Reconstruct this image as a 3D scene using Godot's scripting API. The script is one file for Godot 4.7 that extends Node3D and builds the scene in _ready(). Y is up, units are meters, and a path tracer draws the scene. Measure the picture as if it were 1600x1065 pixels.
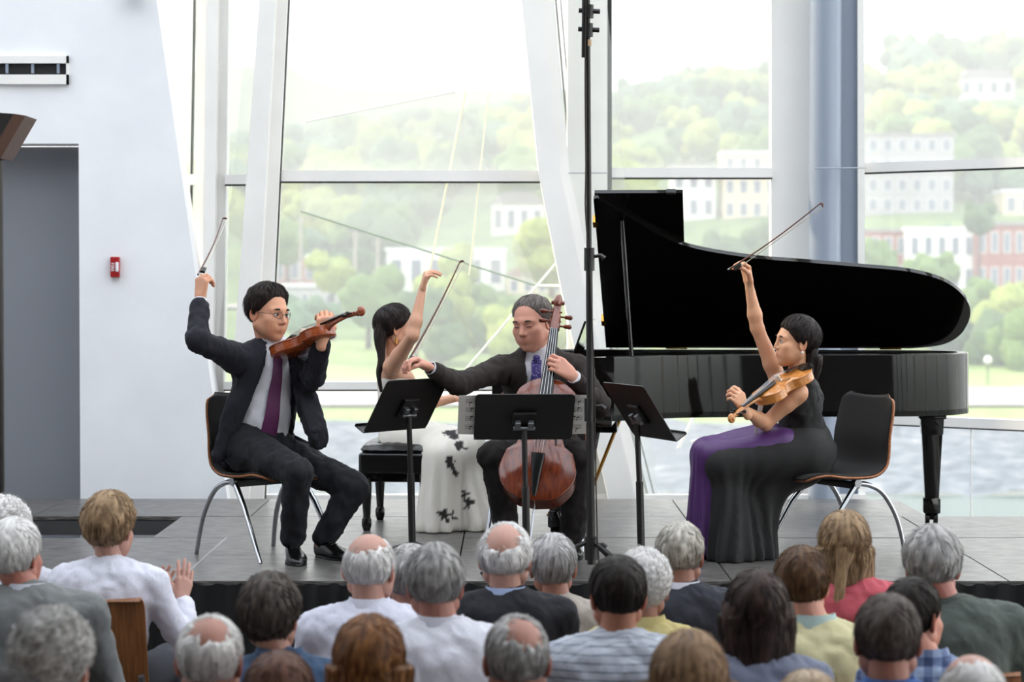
extends Node3D
# A quartet on a small stage before a glass wall, seen over the heads of a seated audience.
# World: y up, metres; the camera stands at x 0, z 0 and looks along -z. Stage top at STAGE.

const F := 3600.0            # focal length in pixels of a 1600-wide frame
const HORIZON := 440.0
const CAM_H := 2.16
const STAGE := 0.842
var cam_basis: Basis
var taken := {}
var M := {}
var rng := RandomNumberGenerator.new()
var noise := FastNoiseLite.new()

func at(px: float, py: float, d: float) -> Vector3:
	# the point that lies d metres down the hall, on the sight line of a measured spot of the photograph
	var r := cam_basis * Vector3((px - 800.0) / F, -(py - 532.5) / F, -1.0)
	return Vector3(0, CAM_H, 0) + r * (d / -r.z)

func on_stage(px: float, d: float, lift := 0.0) -> Vector3:
	return Vector3((px - 800.0) / F * d, STAGE + lift, -d)

# ---------------------------------------------------------------- mesh collecting
class MB:
	var v := PackedVector3Array()
	var c := PackedColorArray()
	var u := PackedVector2Array()
	var i := PackedInt32Array()
	var xf := Transform3D.IDENTITY
	var col := Color.WHITE

	func vert(p: Vector3, uv := Vector2.ZERO) -> int:
		v.append(xf * p); c.append(col); u.append(uv)
		return v.size() - 1

	func tri(a: int, b: int, d: int) -> void:
		i.append(a); i.append(b); i.append(d)

	func outward(from: int) -> void:
		# turn the faces added since index FROM outwards (clockwise fronts)
		if i.size() <= from: return
		var o := v[i[from]]
		var vol := 0.0
		for k in range(from, i.size(), 3):
			var a := v[i[k]] - o
			var b := v[i[k + 1]] - o
			var d := v[i[k + 2]] - o
			vol += a.dot(d.cross(b))
		if vol < 0.0:
			for k in range(from, i.size(), 3):
				var t := i[k + 1]
				i[k + 1] = i[k + 2]
				i[k + 2] = t

	func quad(a: Vector3, b: Vector3, d: Vector3, e: Vector3) -> void:
		var n := vert(a, Vector2(0, 0)); vert(b, Vector2(1, 0)); vert(d, Vector2(1, 1)); vert(e, Vector2(0, 1))
		tri(n, n + 1, n + 2); tri(n, n + 2, n + 3)

	func box(ce: Vector3, s: Vector3, b := Basis.IDENTITY) -> void:
		var st := i.size()
		var h := s * 0.5
		for ax in 3:
			for sg in [-1.0, 1.0]:
				var a1 := (ax + 1) % 3
				var a2 := (ax + 2) % 3
				var pts := []
				for q in [[-1, -1], [1, -1], [1, 1], [-1, 1]]:
					var p := Vector3.ZERO
					p[ax] = h[ax] * sg; p[a1] = h[a1] * q[0]; p[a2] = h[a2] * q[1]
					pts.append(ce + b * p)
				if sg < 0: quad(pts[0], pts[1], pts[2], pts[3])
				else: quad(pts[0], pts[3], pts[2], pts[1])
		outward(st)

	func rbox(ce: Vector3, s: Vector3, r: float, b := Basis.IDENTITY, seg := 2) -> void:
		var st := i.size()
		var h := s * 0.5
		r = minf(r, minf(h.x, minf(h.y, h.z)) * 0.999)
		var prm := []
		for k in seg + 1: prm.append([-1.0, tan((-1.0 + float(k) / seg) * PI / 4)])
		for k in seg + 1: prm.append([1.0, tan(float(k) / seg * PI / 4)])
		var m := prm.size()
		for ax in 3:
			var a1 := (ax + 1) % 3
			var a2 := (ax + 2) % 3
			for sg in [-1.0, 1.0]:
				var n0 := v.size()
				for ia in m:
					for ib in m:
						var dir := Vector3.ZERO
						dir[ax] = sg; dir[a1] = prm[ia][1]; dir[a2] = prm[ib][1]
						var p := dir.normalized() * r
						p[ax] += sg * (h[ax] - r); p[a1] += prm[ia][0] * (h[a1] - r); p[a2] += prm[ib][0] * (h[a2] - r)
						vert(ce + b * p)
				for ia in m - 1:
					for ib in m - 1:
						var q := n0 + ia * m + ib
						if sg > 0:
							tri(q, q + 1, q + m); tri(q + 1, q + m + 1, q + m)
						else:
							tri(q, q + m, q + 1); tri(q + 1, q + m, q + m + 1)
		outward(st)

	func tube(pts: Array, rad, sides := 10, flat := 1.0, up := Vector3.ZERO, caps := true) -> void:
		# a swept tube; rad is a number or one per point; flat squeezes the section along UP
		var st := i.size()
		var n0 := v.size()
		var side := Vector3.ZERO
		for k in pts.size():
			var t: Vector3 = (pts[mini(k + 1, pts.size() - 1)] - pts[maxi(k - 1, 0)]).normalized()
			if k == 0 or up != Vector3.ZERO:
				var w := up if up != Vector3.ZERO else (Vector3.UP if absf(t.y) < 0.9 else Vector3.RIGHT)
				side = t.cross(w).normalized()
			else:
				side = (side - t * side.dot(t)).normalized()
			var oth := side.cross(t).normalized()
			var r: float = rad if (rad is float or rad is int) else rad[k]
			for s in sides:
				var an := TAU * s / sides
				vert(pts[k] + side * cos(an) * r + oth * sin(an) * r * flat)
		for k in pts.size() - 1:
			for s in sides:
				var a := n0 + k * sides + s
				var b := n0 + k * sides + (s + 1) % sides
				tri(a, b, a + sides); tri(b, b + sides, a + sides)
		if caps:
			for e in [0, pts.size() - 1]:
				var m := vert(pts[e])
				var b0 := v.size()
				for s in sides:
					c.append(col); u.append(Vector2.ZERO); v.append(v[n0 + e * sides + s])
				for s in sides:
					if e == 0: tri(m, b0 + (s + 1) % sides, b0 + s)
					else: tri(m, b0 + s, b0 + (s + 1) % sides)
		outward(st)

	func lathe(prof: Array, sides := 16, t := Transform3D.IDENTITY) -> void:
		# prof: Vector2(radius, height) up the y axis of t
		var st := i.size()
		var n0 := v.size()
		for p in prof:
			for s in sides:
				var an := TAU * s / sides
				vert(t * Vector3(cos(an) * p.x, p.y, sin(an) * p.x))
		for k in prof.size() - 1:
			for s in sides:
				var a := n0 + k * sides + s
				var b := n0 + k * sides + (s + 1) % sides
				tri(a, b, a + sides); tri(b, b + sides, a + sides)
		outward(st)

	func grid(rows: Array, loop := false, close := false) -> void:
		# a smooth skin over rows of points; loop joins each row's ends, close caps the first and last row
		var st := i.size()
		var n0 := v.size()
		var m: int = rows[0].size()
		for r in rows.size():
			for k in m: vert(rows[r][k], Vector2(float(k) / maxi(1, m - 1), float(r) / maxi(1, rows.size() - 1)))
		for r in rows.size() - 1:
			for k in (m if loop else m - 1):
				var a := n0 + r * m + k
				var b := n0 + r * m + (k + 1) % m
				tri(a, b, a + m); tri(b, b + m, a + m)
		if close:
			for e in [0, rows.size() - 1]:
				var mid := Vector3.ZERO
				for p in rows[e]: mid += p
				var ce := vert(mid / m)
				for k in m:
					var a: int = n0 + e * m + k
					var b: int = n0 + e * m + (k + 1) % m
					if e == 0: tri(ce, b, a)
					else: tri(ce, a, b)
		if loop: outward(st)

	func prism(poly: PackedVector2Array, z0: float, z1: float, t := Transform3D.IDENTITY) -> void:
		# poly in the xy plane of t, from z0 to z1, flat faces
		var st := i.size()
		var idx := Geometry2D.triangulate_polygon(poly)
		for z in [z0, z1]:
			var n0 := v.size()
			for p in poly: vert(t * Vector3(p.x, p.y, z), p)
			for k in range(0, idx.size(), 3):
				if z == z0: tri(n0 + idx[k], n0 + idx[k + 1], n0 + idx[k + 2])
				else: tri(n0 + idx[k], n0 + idx[k + 2], n0 + idx[k + 1])
		var m := poly.size()
		var ccw := not Geometry2D.is_polygon_clockwise(poly)
		var smooth := m > 14
		var s0 := v.size()
		if smooth:
			for k in m:
				vert(t * Vector3(poly[k].x, poly[k].y, z0)); vert(t * Vector3(poly[k].x, poly[k].y, z1))
			for k in m:
				var a := s0 + 2 * k
				var b := s0 + 2 * ((k + 1) % m)
				tri(a, b, a + 1); tri(b, b + 1, a + 1)
		else:
			for k in m:
				var p := poly[k]
				var q := poly[(k + 1) % m]
				quad(t * Vector3(p.x, p.y, z0), t * Vector3(q.x, q.y, z0), t * Vector3(q.x, q.y, z1), t * Vector3(p.x, p.y, z1))
		# sides and caps may disagree about the way round: settle them apart
		var sides_from := st + 2 * idx.size()
		var o := Vector3.ZERO
		for p in poly: o += Vector3(p.x, p.y, (z0 + z1) / 2)
		o = xf * (t * (o / m))
		var axis := (xf.basis * t.basis * Vector3(0, 0, 1)).normalized()
		for k in range(st, i.size(), 3):
			var a := v[i[k]]
			var nn := (v[i[k + 2]] - a).cross(v[i[k + 1]] - a)
			var want: Vector3
			if k < sides_from:
				want = axis * signf((a - o).dot(axis))
				if nn.dot(want) < 0:
					var x := i[k + 1]; i[k + 1] = i[k + 2]; i[k + 2] = x
		var sg := 1.0 if ccw else -1.0
		for k in range(sides_from, i.size(), 3):
			# the outward way of a side is its edge turned by a quarter in the plane of the outline
			var e := (k - sides_from) / 6
			var p2 := poly[e % m]
			var q2 := poly[(e + 1) % m]
			var out2 := Vector2(q2.y - p2.y, -(q2.x - p2.x)) * sg
			var want2 := xf.basis * (t.basis * Vector3(out2.x, out2.y, 0))
			var a := v[i[k]]
			var nn := (v[i[k + 2]] - a).cross(v[i[k + 1]] - a)
			if nn.dot(want2) < 0:
				var x := i[k + 1]; i[k + 1] = i[k + 2]; i[k + 2] = x

	func add_arrays(o: MB, t := Transform3D.IDENTITY) -> void:
		var n0 := v.size()
		var tt := xf * t
		for k in o.v.size():
			v.append(tt * o.v[k])
		c.append_array(o.c); u.append_array(o.u)
		for k in o.i: i.append(k + n0)

	func normals() -> PackedVector3Array:
		var n := PackedVector3Array()
		n.resize(v.size())
		for k in range(0, i.size(), 3):
			var a := i[k]
			var b := i[k + 1]
			var d := i[k + 2]
			var f := (v[d] - v[a]).cross(v[b] - v[a])
			n[a] += f; n[b] += f; n[d] += f
		for k in n.size():
			n[k] = n[k].normalized() if n[k].length_squared() > 1e-20 else Vector3.UP
		return n

	func mesh() -> ArrayMesh:
		var ar := []
		ar.resize(Mesh.ARRAY_MAX)
		ar[Mesh.ARRAY_VERTEX] = v; ar[Mesh.ARRAY_NORMAL] = normals(); ar[Mesh.ARRAY_COLOR] = c; ar[Mesh.ARRAY_TEX_UV] = u; ar[Mesh.ARRAY_INDEX] = i
		var m := ArrayMesh.new()
		m.add_surface_from_arrays(Mesh.PRIMITIVE_TRIANGLES, ar)
		return m

# ---------------------------------------------------------------- bodies and cloth: a field of tapered bones, skinned
class Field:
	var o: Vector3
	var h: float
	var nx: int
	var ny: int
	var nz: int
	var f := PackedFloat32Array()
	func _init(lo: Vector3, hi: Vector3, cell: float) -> void:
		h = cell
		o = lo
		nx = int((hi.x - lo.x) / h) + 2; ny = int((hi.y - lo.y) / h) + 2; nz = int((hi.z - lo.z) / h) + 2
		f.resize(nx * ny * nz)
		f.fill(1.0)
	static func around(bones: Array, cell: float) -> Field:
		var lo := Vector3.ONE * 1e9
		var hi := -lo
		for b in bones:
			var r: float = maxf(b[2], b[3]) + 3.0 * cell
			for p in [b[0], b[1]]:
				lo = lo.min(p - Vector3.ONE * r); hi = hi.max(p + Vector3.ONE * r)
		var fd := Field.new(lo, hi, cell)
		for b in bones:
			if b.size() > 6: fd.bone(b[0], b[1], b[2], b[3], b[4], b[5], b[6])
			elif b.size() > 4: fd.bone(b[0], b[1], b[2], b[3], b[4])
			else: fd.bone(b[0], b[1], b[2], b[3], 0.02)
		return fd
	func bone(a: Vector3, b: Vector3, ra: float, rb: float, k := 0.02, fx := Vector3.ZERO, flat := 1.0) -> void:
		var m := maxf(ra, rb) + 2.2 * h * maxf(1.0, flat) + k * 0.5
		var lo := ((a.min(b) - Vector3.ONE * m - o) / h).floor()
		var hi := ((a.max(b) + Vector3.ONE * m - o) / h).ceil()
		var x0 := maxi(0, int(lo.x)); var x1 := mini(nx - 1, int(hi.x))
		var y0 := maxi(0, int(lo.y)); var y1 := mini(ny - 1, int(hi.y))
		var z0 := maxi(0, int(lo.z)); var z1 := mini(nz - 1, int(hi.z))
		var ab := b - a
		var l2 := maxf(ab.length_squared(), 1e-9)
		var dr := rb - ra
		var isflat := flat != 1.0
		var fm := flat - 1.0
		for z in range(z0, z1 + 1):
			for y in range(y0, y1 + 1):
				var id := (z * ny + y) * nx + x0
				var p := Vector3(o.x + x0 * h, o.y + y * h, o.z + z * h) - a
				for x in range(x0, x1 + 1):
					var t := clampf(p.dot(ab) / l2, 0.0, 1.0)
					var q := p - ab * t
					if isflat: q += fx * (q.dot(fx) * fm)
					var d := q.length() - ra - dr * t
					if d < m:
						var e := f[id]
						var g := k - absf(d - e)
						if g > 0.0: f[id] = minf(d, e) - g * g / (4.0 * k)
						elif d < e: f[id] = d
					id += 1
					p.x += h
	func value(p: Vector3) -> float:
		var q := (p - o) / h
		var x := clampi(int(q.x), 0, nx - 2)
		var y := clampi(int(q.y), 0, ny - 2)
		var z := clampi(int(q.z), 0, nz - 2)
		var w := q - Vector3(x, y, z)
		var id := (z * ny + y) * nx + x
		var sl := nx * ny
		var a := lerpf(lerpf(f[id], f[id + 1], w.x), lerpf(f[id + nx], f[id + nx + 1], w.x), w.y)
		var b := lerpf(lerpf(f[id + sl], f[id + sl + 1], w.x), lerpf(f[id + sl + nx], f[id + sl + nx + 1], w.x), w.y)
		return lerpf(a, b, w.z)
	func hit(p: Vector3, dir: Vector3, far := 0.6) -> Vector3:
		# the first skin point met from p along dir
		var t := 0.0
		while t < far:
			var d := value(p + dir * t)
			if d < 0.0008: break
			t += clampf(d * 0.7, 0.001, 0.03)
		return p + dir * t
	func cut(test: Callable) -> void:
		# test(point) < 0 inside what is taken away
		for z in nz:
			for y in ny:
				var id := (z * ny + y) * nx
				for x in nx:
					var e := f[id]
					if e < 2.0 * h and e > -0.09:
						var w: float = -test.call(Vector3(o.x + x * h, o.y + y * h, o.z + z * h))
						if w > e: f[id] = w
					id += 1
	func skin(mb: MB, rough := 0.0, freq := 8.0, nz_: FastNoiseLite = null) -> void:
		var map := PackedInt32Array()
		map.resize(f.size())
		map.fill(-1)
		var sl := nx * ny
		var lim := 5.5 * h
		var base := mb.v.size()
		var off := [0, 1, nx, nx + 1, sl, sl + 1, sl + nx, sl + nx + 1]
		var cells := PackedInt32Array()
		for z in nz - 1:
			for y in ny - 1:
				var id := (z * ny + y) * nx
				for x in nx - 1:
					var v0 := f[id]
					if v0 < lim and v0 > -lim:
						var v1 := f[id + 1]; var v2 := f[id + nx]; var v3 := f[id + nx + 1]
						var v4 := f[id + sl]; var v5 := f[id + sl + 1]; var v6 := f[id + sl + nx]; var v7 := f[id + sl + nx + 1]
						var s := int(v0 < 0) + int(v1 < 0) + int(v2 < 0) + int(v3 < 0) + int(v4 < 0) + int(v5 < 0) + int(v6 < 0) + int(v7 < 0)
						if s != 0 and s != 8:
							var p := Vector3.ZERO
							var n := 0
							if (v0 < 0) != (v1 < 0): p += Vector3(v0 / (v0 - v1), 0, 0); n += 1
							if (v2 < 0) != (v3 < 0): p += Vector3(v2 / (v2 - v3), 1, 0); n += 1
							if (v4 < 0) != (v5 < 0): p += Vector3(v4 / (v4 - v5), 0, 1); n += 1
							if (v6 < 0) != (v7 < 0): p += Vector3(v6 / (v6 - v7), 1, 1); n += 1
							if (v0 < 0) != (v2 < 0): p += Vector3(0, v0 / (v0 - v2), 0); n += 1
							if (v1 < 0) != (v3 < 0): p += Vector3(1, v1 / (v1 - v3), 0); n += 1
							if (v4 < 0) != (v6 < 0): p += Vector3(0, v4 / (v4 - v6), 1); n += 1
							if (v5 < 0) != (v7 < 0): p += Vector3(1, v5 / (v5 - v7), 1); n += 1
							if (v0 < 0) != (v4 < 0): p += Vector3(0, 0, v0 / (v0 - v4)); n += 1
							if (v1 < 0) != (v5 < 0): p += Vector3(1, 0, v1 / (v1 - v5)); n += 1
							if (v2 < 0) != (v6 < 0): p += Vector3(0, 1, v2 / (v2 - v6)); n += 1
							if (v3 < 0) != (v7 < 0): p += Vector3(1, 1, v3 / (v3 - v7)); n += 1
							map[id] = mb.v.size()
							cells.append(id)
							var g := Vector3(x, y, z) + p / n
							mb.v.append(o + g * h); mb.c.append(mb.col); mb.u.append(Vector2.ZERO)
					id += 1
		var from := mb.i.size()
		for id in cells:
			var a := f[id] < 0
			var m0 := map[id]
			# the three edges at this cell's low corner
			if a != (f[id + 1] < 0):
				_face(mb, a, m0, map[id - nx], map[id - nx - sl], map[id - sl])
			if a != (f[id + nx] < 0):
				_face(mb, a, m0, map[id - sl], map[id - sl - 1], map[id - 1])
			if a != (f[id + sl] < 0):
				_face(mb, a, m0, map[id - 1], map[id - 1 - nx], map[id - nx])
		mb.outward(from)
		if rough > 0.0 and nz_:
			var nn := mb.normals()
			for k in range(base, mb.v.size()):
				var p := mb.v[k] * freq
				var fold := 0.42 - 1.9 * absf(nz_.get_noise_3d(p.x * 1.7 + 31.0, p.y * 1.1, p.z * 1.7))     # creases between soft swells
				mb.v[k] += nn[k] * rough * (nz_.get_noise_3d(p.x, p.y, p.z) + 0.75 * fold)
		if mb.xf != Transform3D.IDENTITY:
			for k in range(base, mb.v.size()): mb.v[k] = mb.xf * mb.v[k]
	func _face(mb: MB, inside: bool, a: int, b: int, d: int, e: int) -> void:
		if b < 0 or d < 0 or e < 0: return
		if inside:
			mb.tri(a, b, d); mb.tri(a, d, e)
		else:
			mb.tri(a, d, b); mb.tri(a, e, d)

# ---------------------------------------------------------------- scene tree
func numbered(called: String) -> String:
	taken[called] = taken.get(called, 0) + 1
	return called if taken[called] == 1 else "%s_%03d" % [called, taken[called] - 1]

func tag(o: Node, label: String, category: String, group := "") -> void:
	o.set_meta("label", label); o.set_meta("category", category)
	if group: o.set_meta("group", group)

func thing(called: String, label: String, category: String, where := Vector3.ZERO, turn := 0.0, group := "") -> Node3D:
	var o := Node3D.new()
	o.name = numbered(called)
	add_child(o)
	o.position = where; o.rotation.y = turn
	tag(o, label, category, group)
	return o

func part(mb: MB, called: String, m: Material, parent: Node, label := "") -> MeshInstance3D:
	var o := MeshInstance3D.new()
	o.mesh = mb.mesh()
	o.mesh.surface_set_material(0, m)
	o.name = called
	parent.add_child(o, true)
	if label: o.set_meta("label", label)
	return o

func share(mesh: Mesh, called: String, m: Material, parent: Node, t := Transform3D.IDENTITY) -> MeshInstance3D:
	var o := MeshInstance3D.new()
	o.mesh = mesh
	if m: o.material_override = m
	o.name = called
	o.transform = t
	parent.add_child(o, true)
	return o

func struct(mb: MB, called: String, m: Material) -> MeshInstance3D:
	var o := part(mb, called, m, self)
	o.set_meta("kind", "structure")
	return o

func copy(root: Node3D, called: String, label := "", group := "") -> Node3D:
	var r: Node3D = root.duplicate()
	r.name = numbered(called)
	add_child(r)
	if label: r.set_meta("label", label)
	if group: r.set_meta("group", group)
	return r

# ---------------------------------------------------------------- materials
func mat(name_: String, col: Color, rough := 0.6, metal := 0.0, extra := {}) -> StandardMaterial3D:
	var m := StandardMaterial3D.new()
	m.resource_name = name_
	m.albedo_color = col
	m.roughness = rough
	m.metallic = metal
	for k in extra: m.set(k, extra[k])
	M[name_] = m
	return m

func noise_tex(freq: float, ramp: Array, size := 256, oct := 4, type := FastNoiseLite.TYPE_SIMPLEX_SMOOTH, seed_ := 1) -> NoiseTexture2D:
	var n := FastNoiseLite.new()
	n.noise_type = type; n.frequency = freq; n.fractal_octaves = oct; n.seed = seed_
	var t := NoiseTexture2D.new()
	t.width = size; t.height = size; t.seamless = true; t.noise = n
	var g := Gradient.new()
	g.offsets = PackedFloat32Array(ramp.map(func(x): return x[0]))
	g.colors = PackedColorArray(ramp.map(func(x): return x[1]))
	t.color_ramp = g
	return t

func tri_map(m: StandardMaterial3D, t: Texture2D, scale_: Vector3) -> StandardMaterial3D:
	m.albedo_texture = t
	m.uv1_triplanar = true
	m.uv1_scale = scale_
	return m

func bump(m: StandardMaterial3D, t: Texture2D, cm: float) -> void:
	m.heightmap_enabled = true
	m.heightmap_texture = t
	m.heightmap_scale = cm

func streaks(w: int, hgt: int, ramp: Array, sx: float, sy: float, seed_ := 3) -> ImageTexture:
	# wood grain and weave: noise drawn out along one way, tileable by mirroring
	var n := FastNoiseLite.new()
	n.seed = seed_; n.frequency = 1.0; n.fractal_octaves = 4
	var im := Image.create(w, hgt, false, Image.FORMAT_RGB8)
	var g := Gradient.new()
	g.offsets = PackedFloat32Array(ramp.map(func(x): return x[0]))
	g.colors = PackedColorArray(ramp.map(func(x): return x[1]))
	for y in hgt:
		for x in w:
			var fx := absf(x * 2.0 / w - 1.0)
			var fy := absf(y * 2.0 / hgt - 1.0)
			im.set_pixel(x, y, g.sample(clampf(0.5 + 0.8 * n.get_noise_2d(fx * sx, fy * sy), 0, 1)))
	return ImageTexture.create_from_image(im)

# ================================================================ the scene
func _ready() -> void:
	rng.seed = 7
	noise.seed = 5; noise.frequency = 1.0; noise.fractal_octaves = 3
	var pitch := atan((532.5 - HORIZON) / F)
	cam_basis = Basis(Vector3.RIGHT, -pitch)
	var cam := Camera3D.new()
	cam.name = "camera"
	cam.fov = rad_to_deg(2.0 * atan(532.5 / F))
	cam.near = 0.1; cam.far = 4000.0
	cam.position = Vector3(0, CAM_H, 0)
	cam.basis = cam_basis
	var lens := CameraAttributesPhysical.new()
	lens.frustum_focal_length = 81.127   # gives the same field of view on a 24 mm high frame
	lens.frustum_focus_distance = 10.9
	lens.exposure_aperture = 3.2
	lens.frustum_near = 0.1; lens.frustum_far = 4000.0
	cam.attributes = lens
	add_child(cam)

	var env := Environment.new()
	env.background_mode = Environment.BG_SKY
	var sky_m := ProceduralSkyMaterial.new()
	sky_m.sky_top_color = Color(0.93, 0.96, 1.0)
	sky_m.sky_horizon_color = Color(1.0, 0.99, 0.97)
	sky_m.ground_bottom_color = Color(0.42, 0.44, 0.42)
	sky_m.ground_horizon_color = Color(0.8, 0.82, 0.82)
	sky_m.energy_multiplier = SKY_ENERGY
	var sky := Sky.new()
	sky.sky_material = sky_m
	env.sky = sky
	env.tonemap_mode = Environment.TONE_MAPPER_LINEAR
	env.tonemap_exposure = 1.30
	env.sdfgi_enabled = true; env.ssao_enabled = true; env.ssil_enabled = true
	env.volumetric_fog_enabled = true
	env.volumetric_fog_density = 0.0
	var we := WorldEnvironment.new()
	we.name = "environment"
	we.environment = env
	add_child(we)

	var sun := DirectionalLight3D.new()      # low, hazy sun beyond the hills to one side
	sun.name = "sun"
	sun.light_color = Color(1.0, 0.93, 0.80)
	sun.light_energy = SUN_ENERGY
	sun.light_angular_distance = 3.0
	sun.shadow_enabled = true
	sun.look_at_from_position(SUN_FROM, Vector3.ZERO)
	add_child(sun)

	materials()
	room()
	window_wall()
	stage()
	outdoors()
	furniture()
	performers()
	audience()

const SKY_ENERGY := 3.6
const SUN_ENERGY := 3.0
const SUN_FROM := Vector3(-9.0, 5.0, -3.5)

func materials() -> void:
	var wall_t := noise_tex(0.02, [[0.0, Color(0.90, 0.905, 0.92)], [1.0, Color(0.93, 0.935, 0.945)]], 256, 4)
	tri_map(mat("wall_white", Color(1, 1, 1), 0.7), wall_t, Vector3.ONE * 0.4)
	tri_map(mat("frame_white", Color(0.97, 0.97, 0.97), 0.45), noise_tex(0.02, [[0.0, Color(0.93, 0.925, 0.91)], [1.0, Color(0.97, 0.965, 0.95)]], 128, 3), Vector3.ONE * 0.5)
	mat("wall_grey", Color(0.42, 0.42, 0.43), 0.8)
	mat("gasket", Color(0.12, 0.14, 0.13), 0.6)
	mat("steel_and_shade", Color(0.56, 0.60, 0.66), 0.4, 0.1)  # also holds the shaded side of the white column as a colour
	mat("door_grey", Color(0.50, 0.51, 0.54), 0.55)
	mat("black", Color(0.03, 0.03, 0.033), 0.5)
	mat("glass", Color(0.93, 0.97, 0.95, 0.10), 0.03, 0.0, {"transparency": BaseMaterial3D.TRANSPARENCY_ALPHA})
	mat("glass_veiled", Color(0.97, 0.98, 0.95, 0.22), 0.03, 0.0, {"transparency": BaseMaterial3D.TRANSPARENCY_ALPHA})  # white share in the colour paints the veil of reflected light
	var deck := streaks(512, 512, [[0.0, Color(0.14, 0.135, 0.13)], [0.35, Color(0.28, 0.27, 0.26)], [0.6, Color(0.38, 0.37, 0.355)], [1.0, Color(0.54, 0.525, 0.51)]], 5.0, 70.0, 4)
	var dk := tri_map(mat("deck_wood", Color(1, 1, 1), 0.36), deck, Vector3(0.8, 0.8, 0.8))
	bump(dk, deck, 0.15)
	dk.roughness_texture = noise_tex(0.03, [[0.0, Color(0.75, 0.75, 0.75)], [1.0, Color(1, 1, 1)]], 256, 4)
	mat("deck_edge", Color(0.62, 0.62, 0.62), 0.4, 0.7)
	mat("skirt_black", Color(0.025, 0.025, 0.028), 0.9, 0.0, {"rim_enabled": true, "rim": 0.05})
	tri_map(mat("floor_tan", Color(1, 1, 1), 0.35), noise_tex(0.02, [[0.0, Color(0.36, 0.34, 0.32)], [1.0, Color(0.44, 0.42, 0.40)]], 256, 4), Vector3.ONE * 0.5)
	mat("chrome", Color(0.72, 0.73, 0.75), 0.22, 1.0)
	mat("brushed", Color(0.55, 0.56, 0.57), 0.38, 1.0)
	mat("stand_black", Color(0.09, 0.08, 0.075), 0.42)
	mat("piano_black", Color(0.06, 0.052, 0.047), 0.05)
	mat("piano_inside", Color(0.03, 0.022, 0.018), 0.3)
	mat("brass", Color(0.75, 0.55, 0.25), 0.25, 1.0)
	mat("leather", Color(0.02, 0.019, 0.018), 0.3)
	mat("pad_black", Color(0.10, 0.09, 0.085), 0.75)
	var ply := streaks(128, 128, [[0.0, Color(0.50, 0.30, 0.18)], [1.0, Color(0.72, 0.47, 0.30)]], 3.0, 30.0, 8)
	tri_map(mat("plywood", Color(1, 1, 1), 0.4), ply, Vector3.ONE * 2.0)
	var wd := streaks(256, 256, [[0.0, Color(0.40, 0.24, 0.12)], [0.5, Color(0.50, 0.31, 0.16)], [1.0, Color(0.58, 0.38, 0.21)]], 30.0, 3.0, 9)
	tri_map(mat("chair_wood", Color(1, 1, 1), 0.45), wd, Vector3.ONE * 1.2)
	var vio := streaks(128, 256, [[0.0, Color(0.42, 0.17, 0.06)], [0.5, Color(0.58, 0.26, 0.10)], [1.0, Color(0.70, 0.36, 0.15)]], 20.0, 4.0, 10)
	tri_map(mat("varnish", Color(1, 1, 1), 0.18, 0.0, {"clearcoat_enabled": true, "clearcoat": 0.5, "clearcoat_roughness": 0.08}), vio, Vector3.ONE * 4.0)
	var vio2 := streaks(128, 256, [[0.0, Color(0.62, 0.36, 0.14)], [0.5, Color(0.74, 0.47, 0.22)], [1.0, Color(0.82, 0.58, 0.30)]], 20.0, 4.0, 12)
	tri_map(mat("varnish_gold", Color(1, 1, 1), 0.2, 0.0, {"clearcoat_enabled": true, "clearcoat": 0.5, "clearcoat_roughness": 0.08}), vio2, Vector3.ONE * 4.0)
	var cel := streaks(128, 256, [[0.0, Color(0.30, 0.11, 0.05)], [0.5, Color(0.42, 0.17, 0.08)], [1.0, Color(0.52, 0.24, 0.11)]], 14.0, 3.0, 13)
	tri_map(mat("varnish_red", Color(1, 1, 1), 0.2, 0.0, {"clearcoat_enabled": true, "clearcoat": 0.5, "clearcoat_roughness": 0.08}), cel, Vector3.ONE * 2.0)
	mat("ebony", Color(0.03, 0.027, 0.025), 0.3)
	mat("string_steel", Color(0.75, 0.75, 0.76), 0.3, 1.0)
	mat("bow_stick", Color(0.32, 0.13, 0.06), 0.3)
	mat("bow_hair", Color(0.85, 0.82, 0.75), 0.6)
	mat("paper", Color(0.86, 0.85, 0.82), 0.8)

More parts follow.
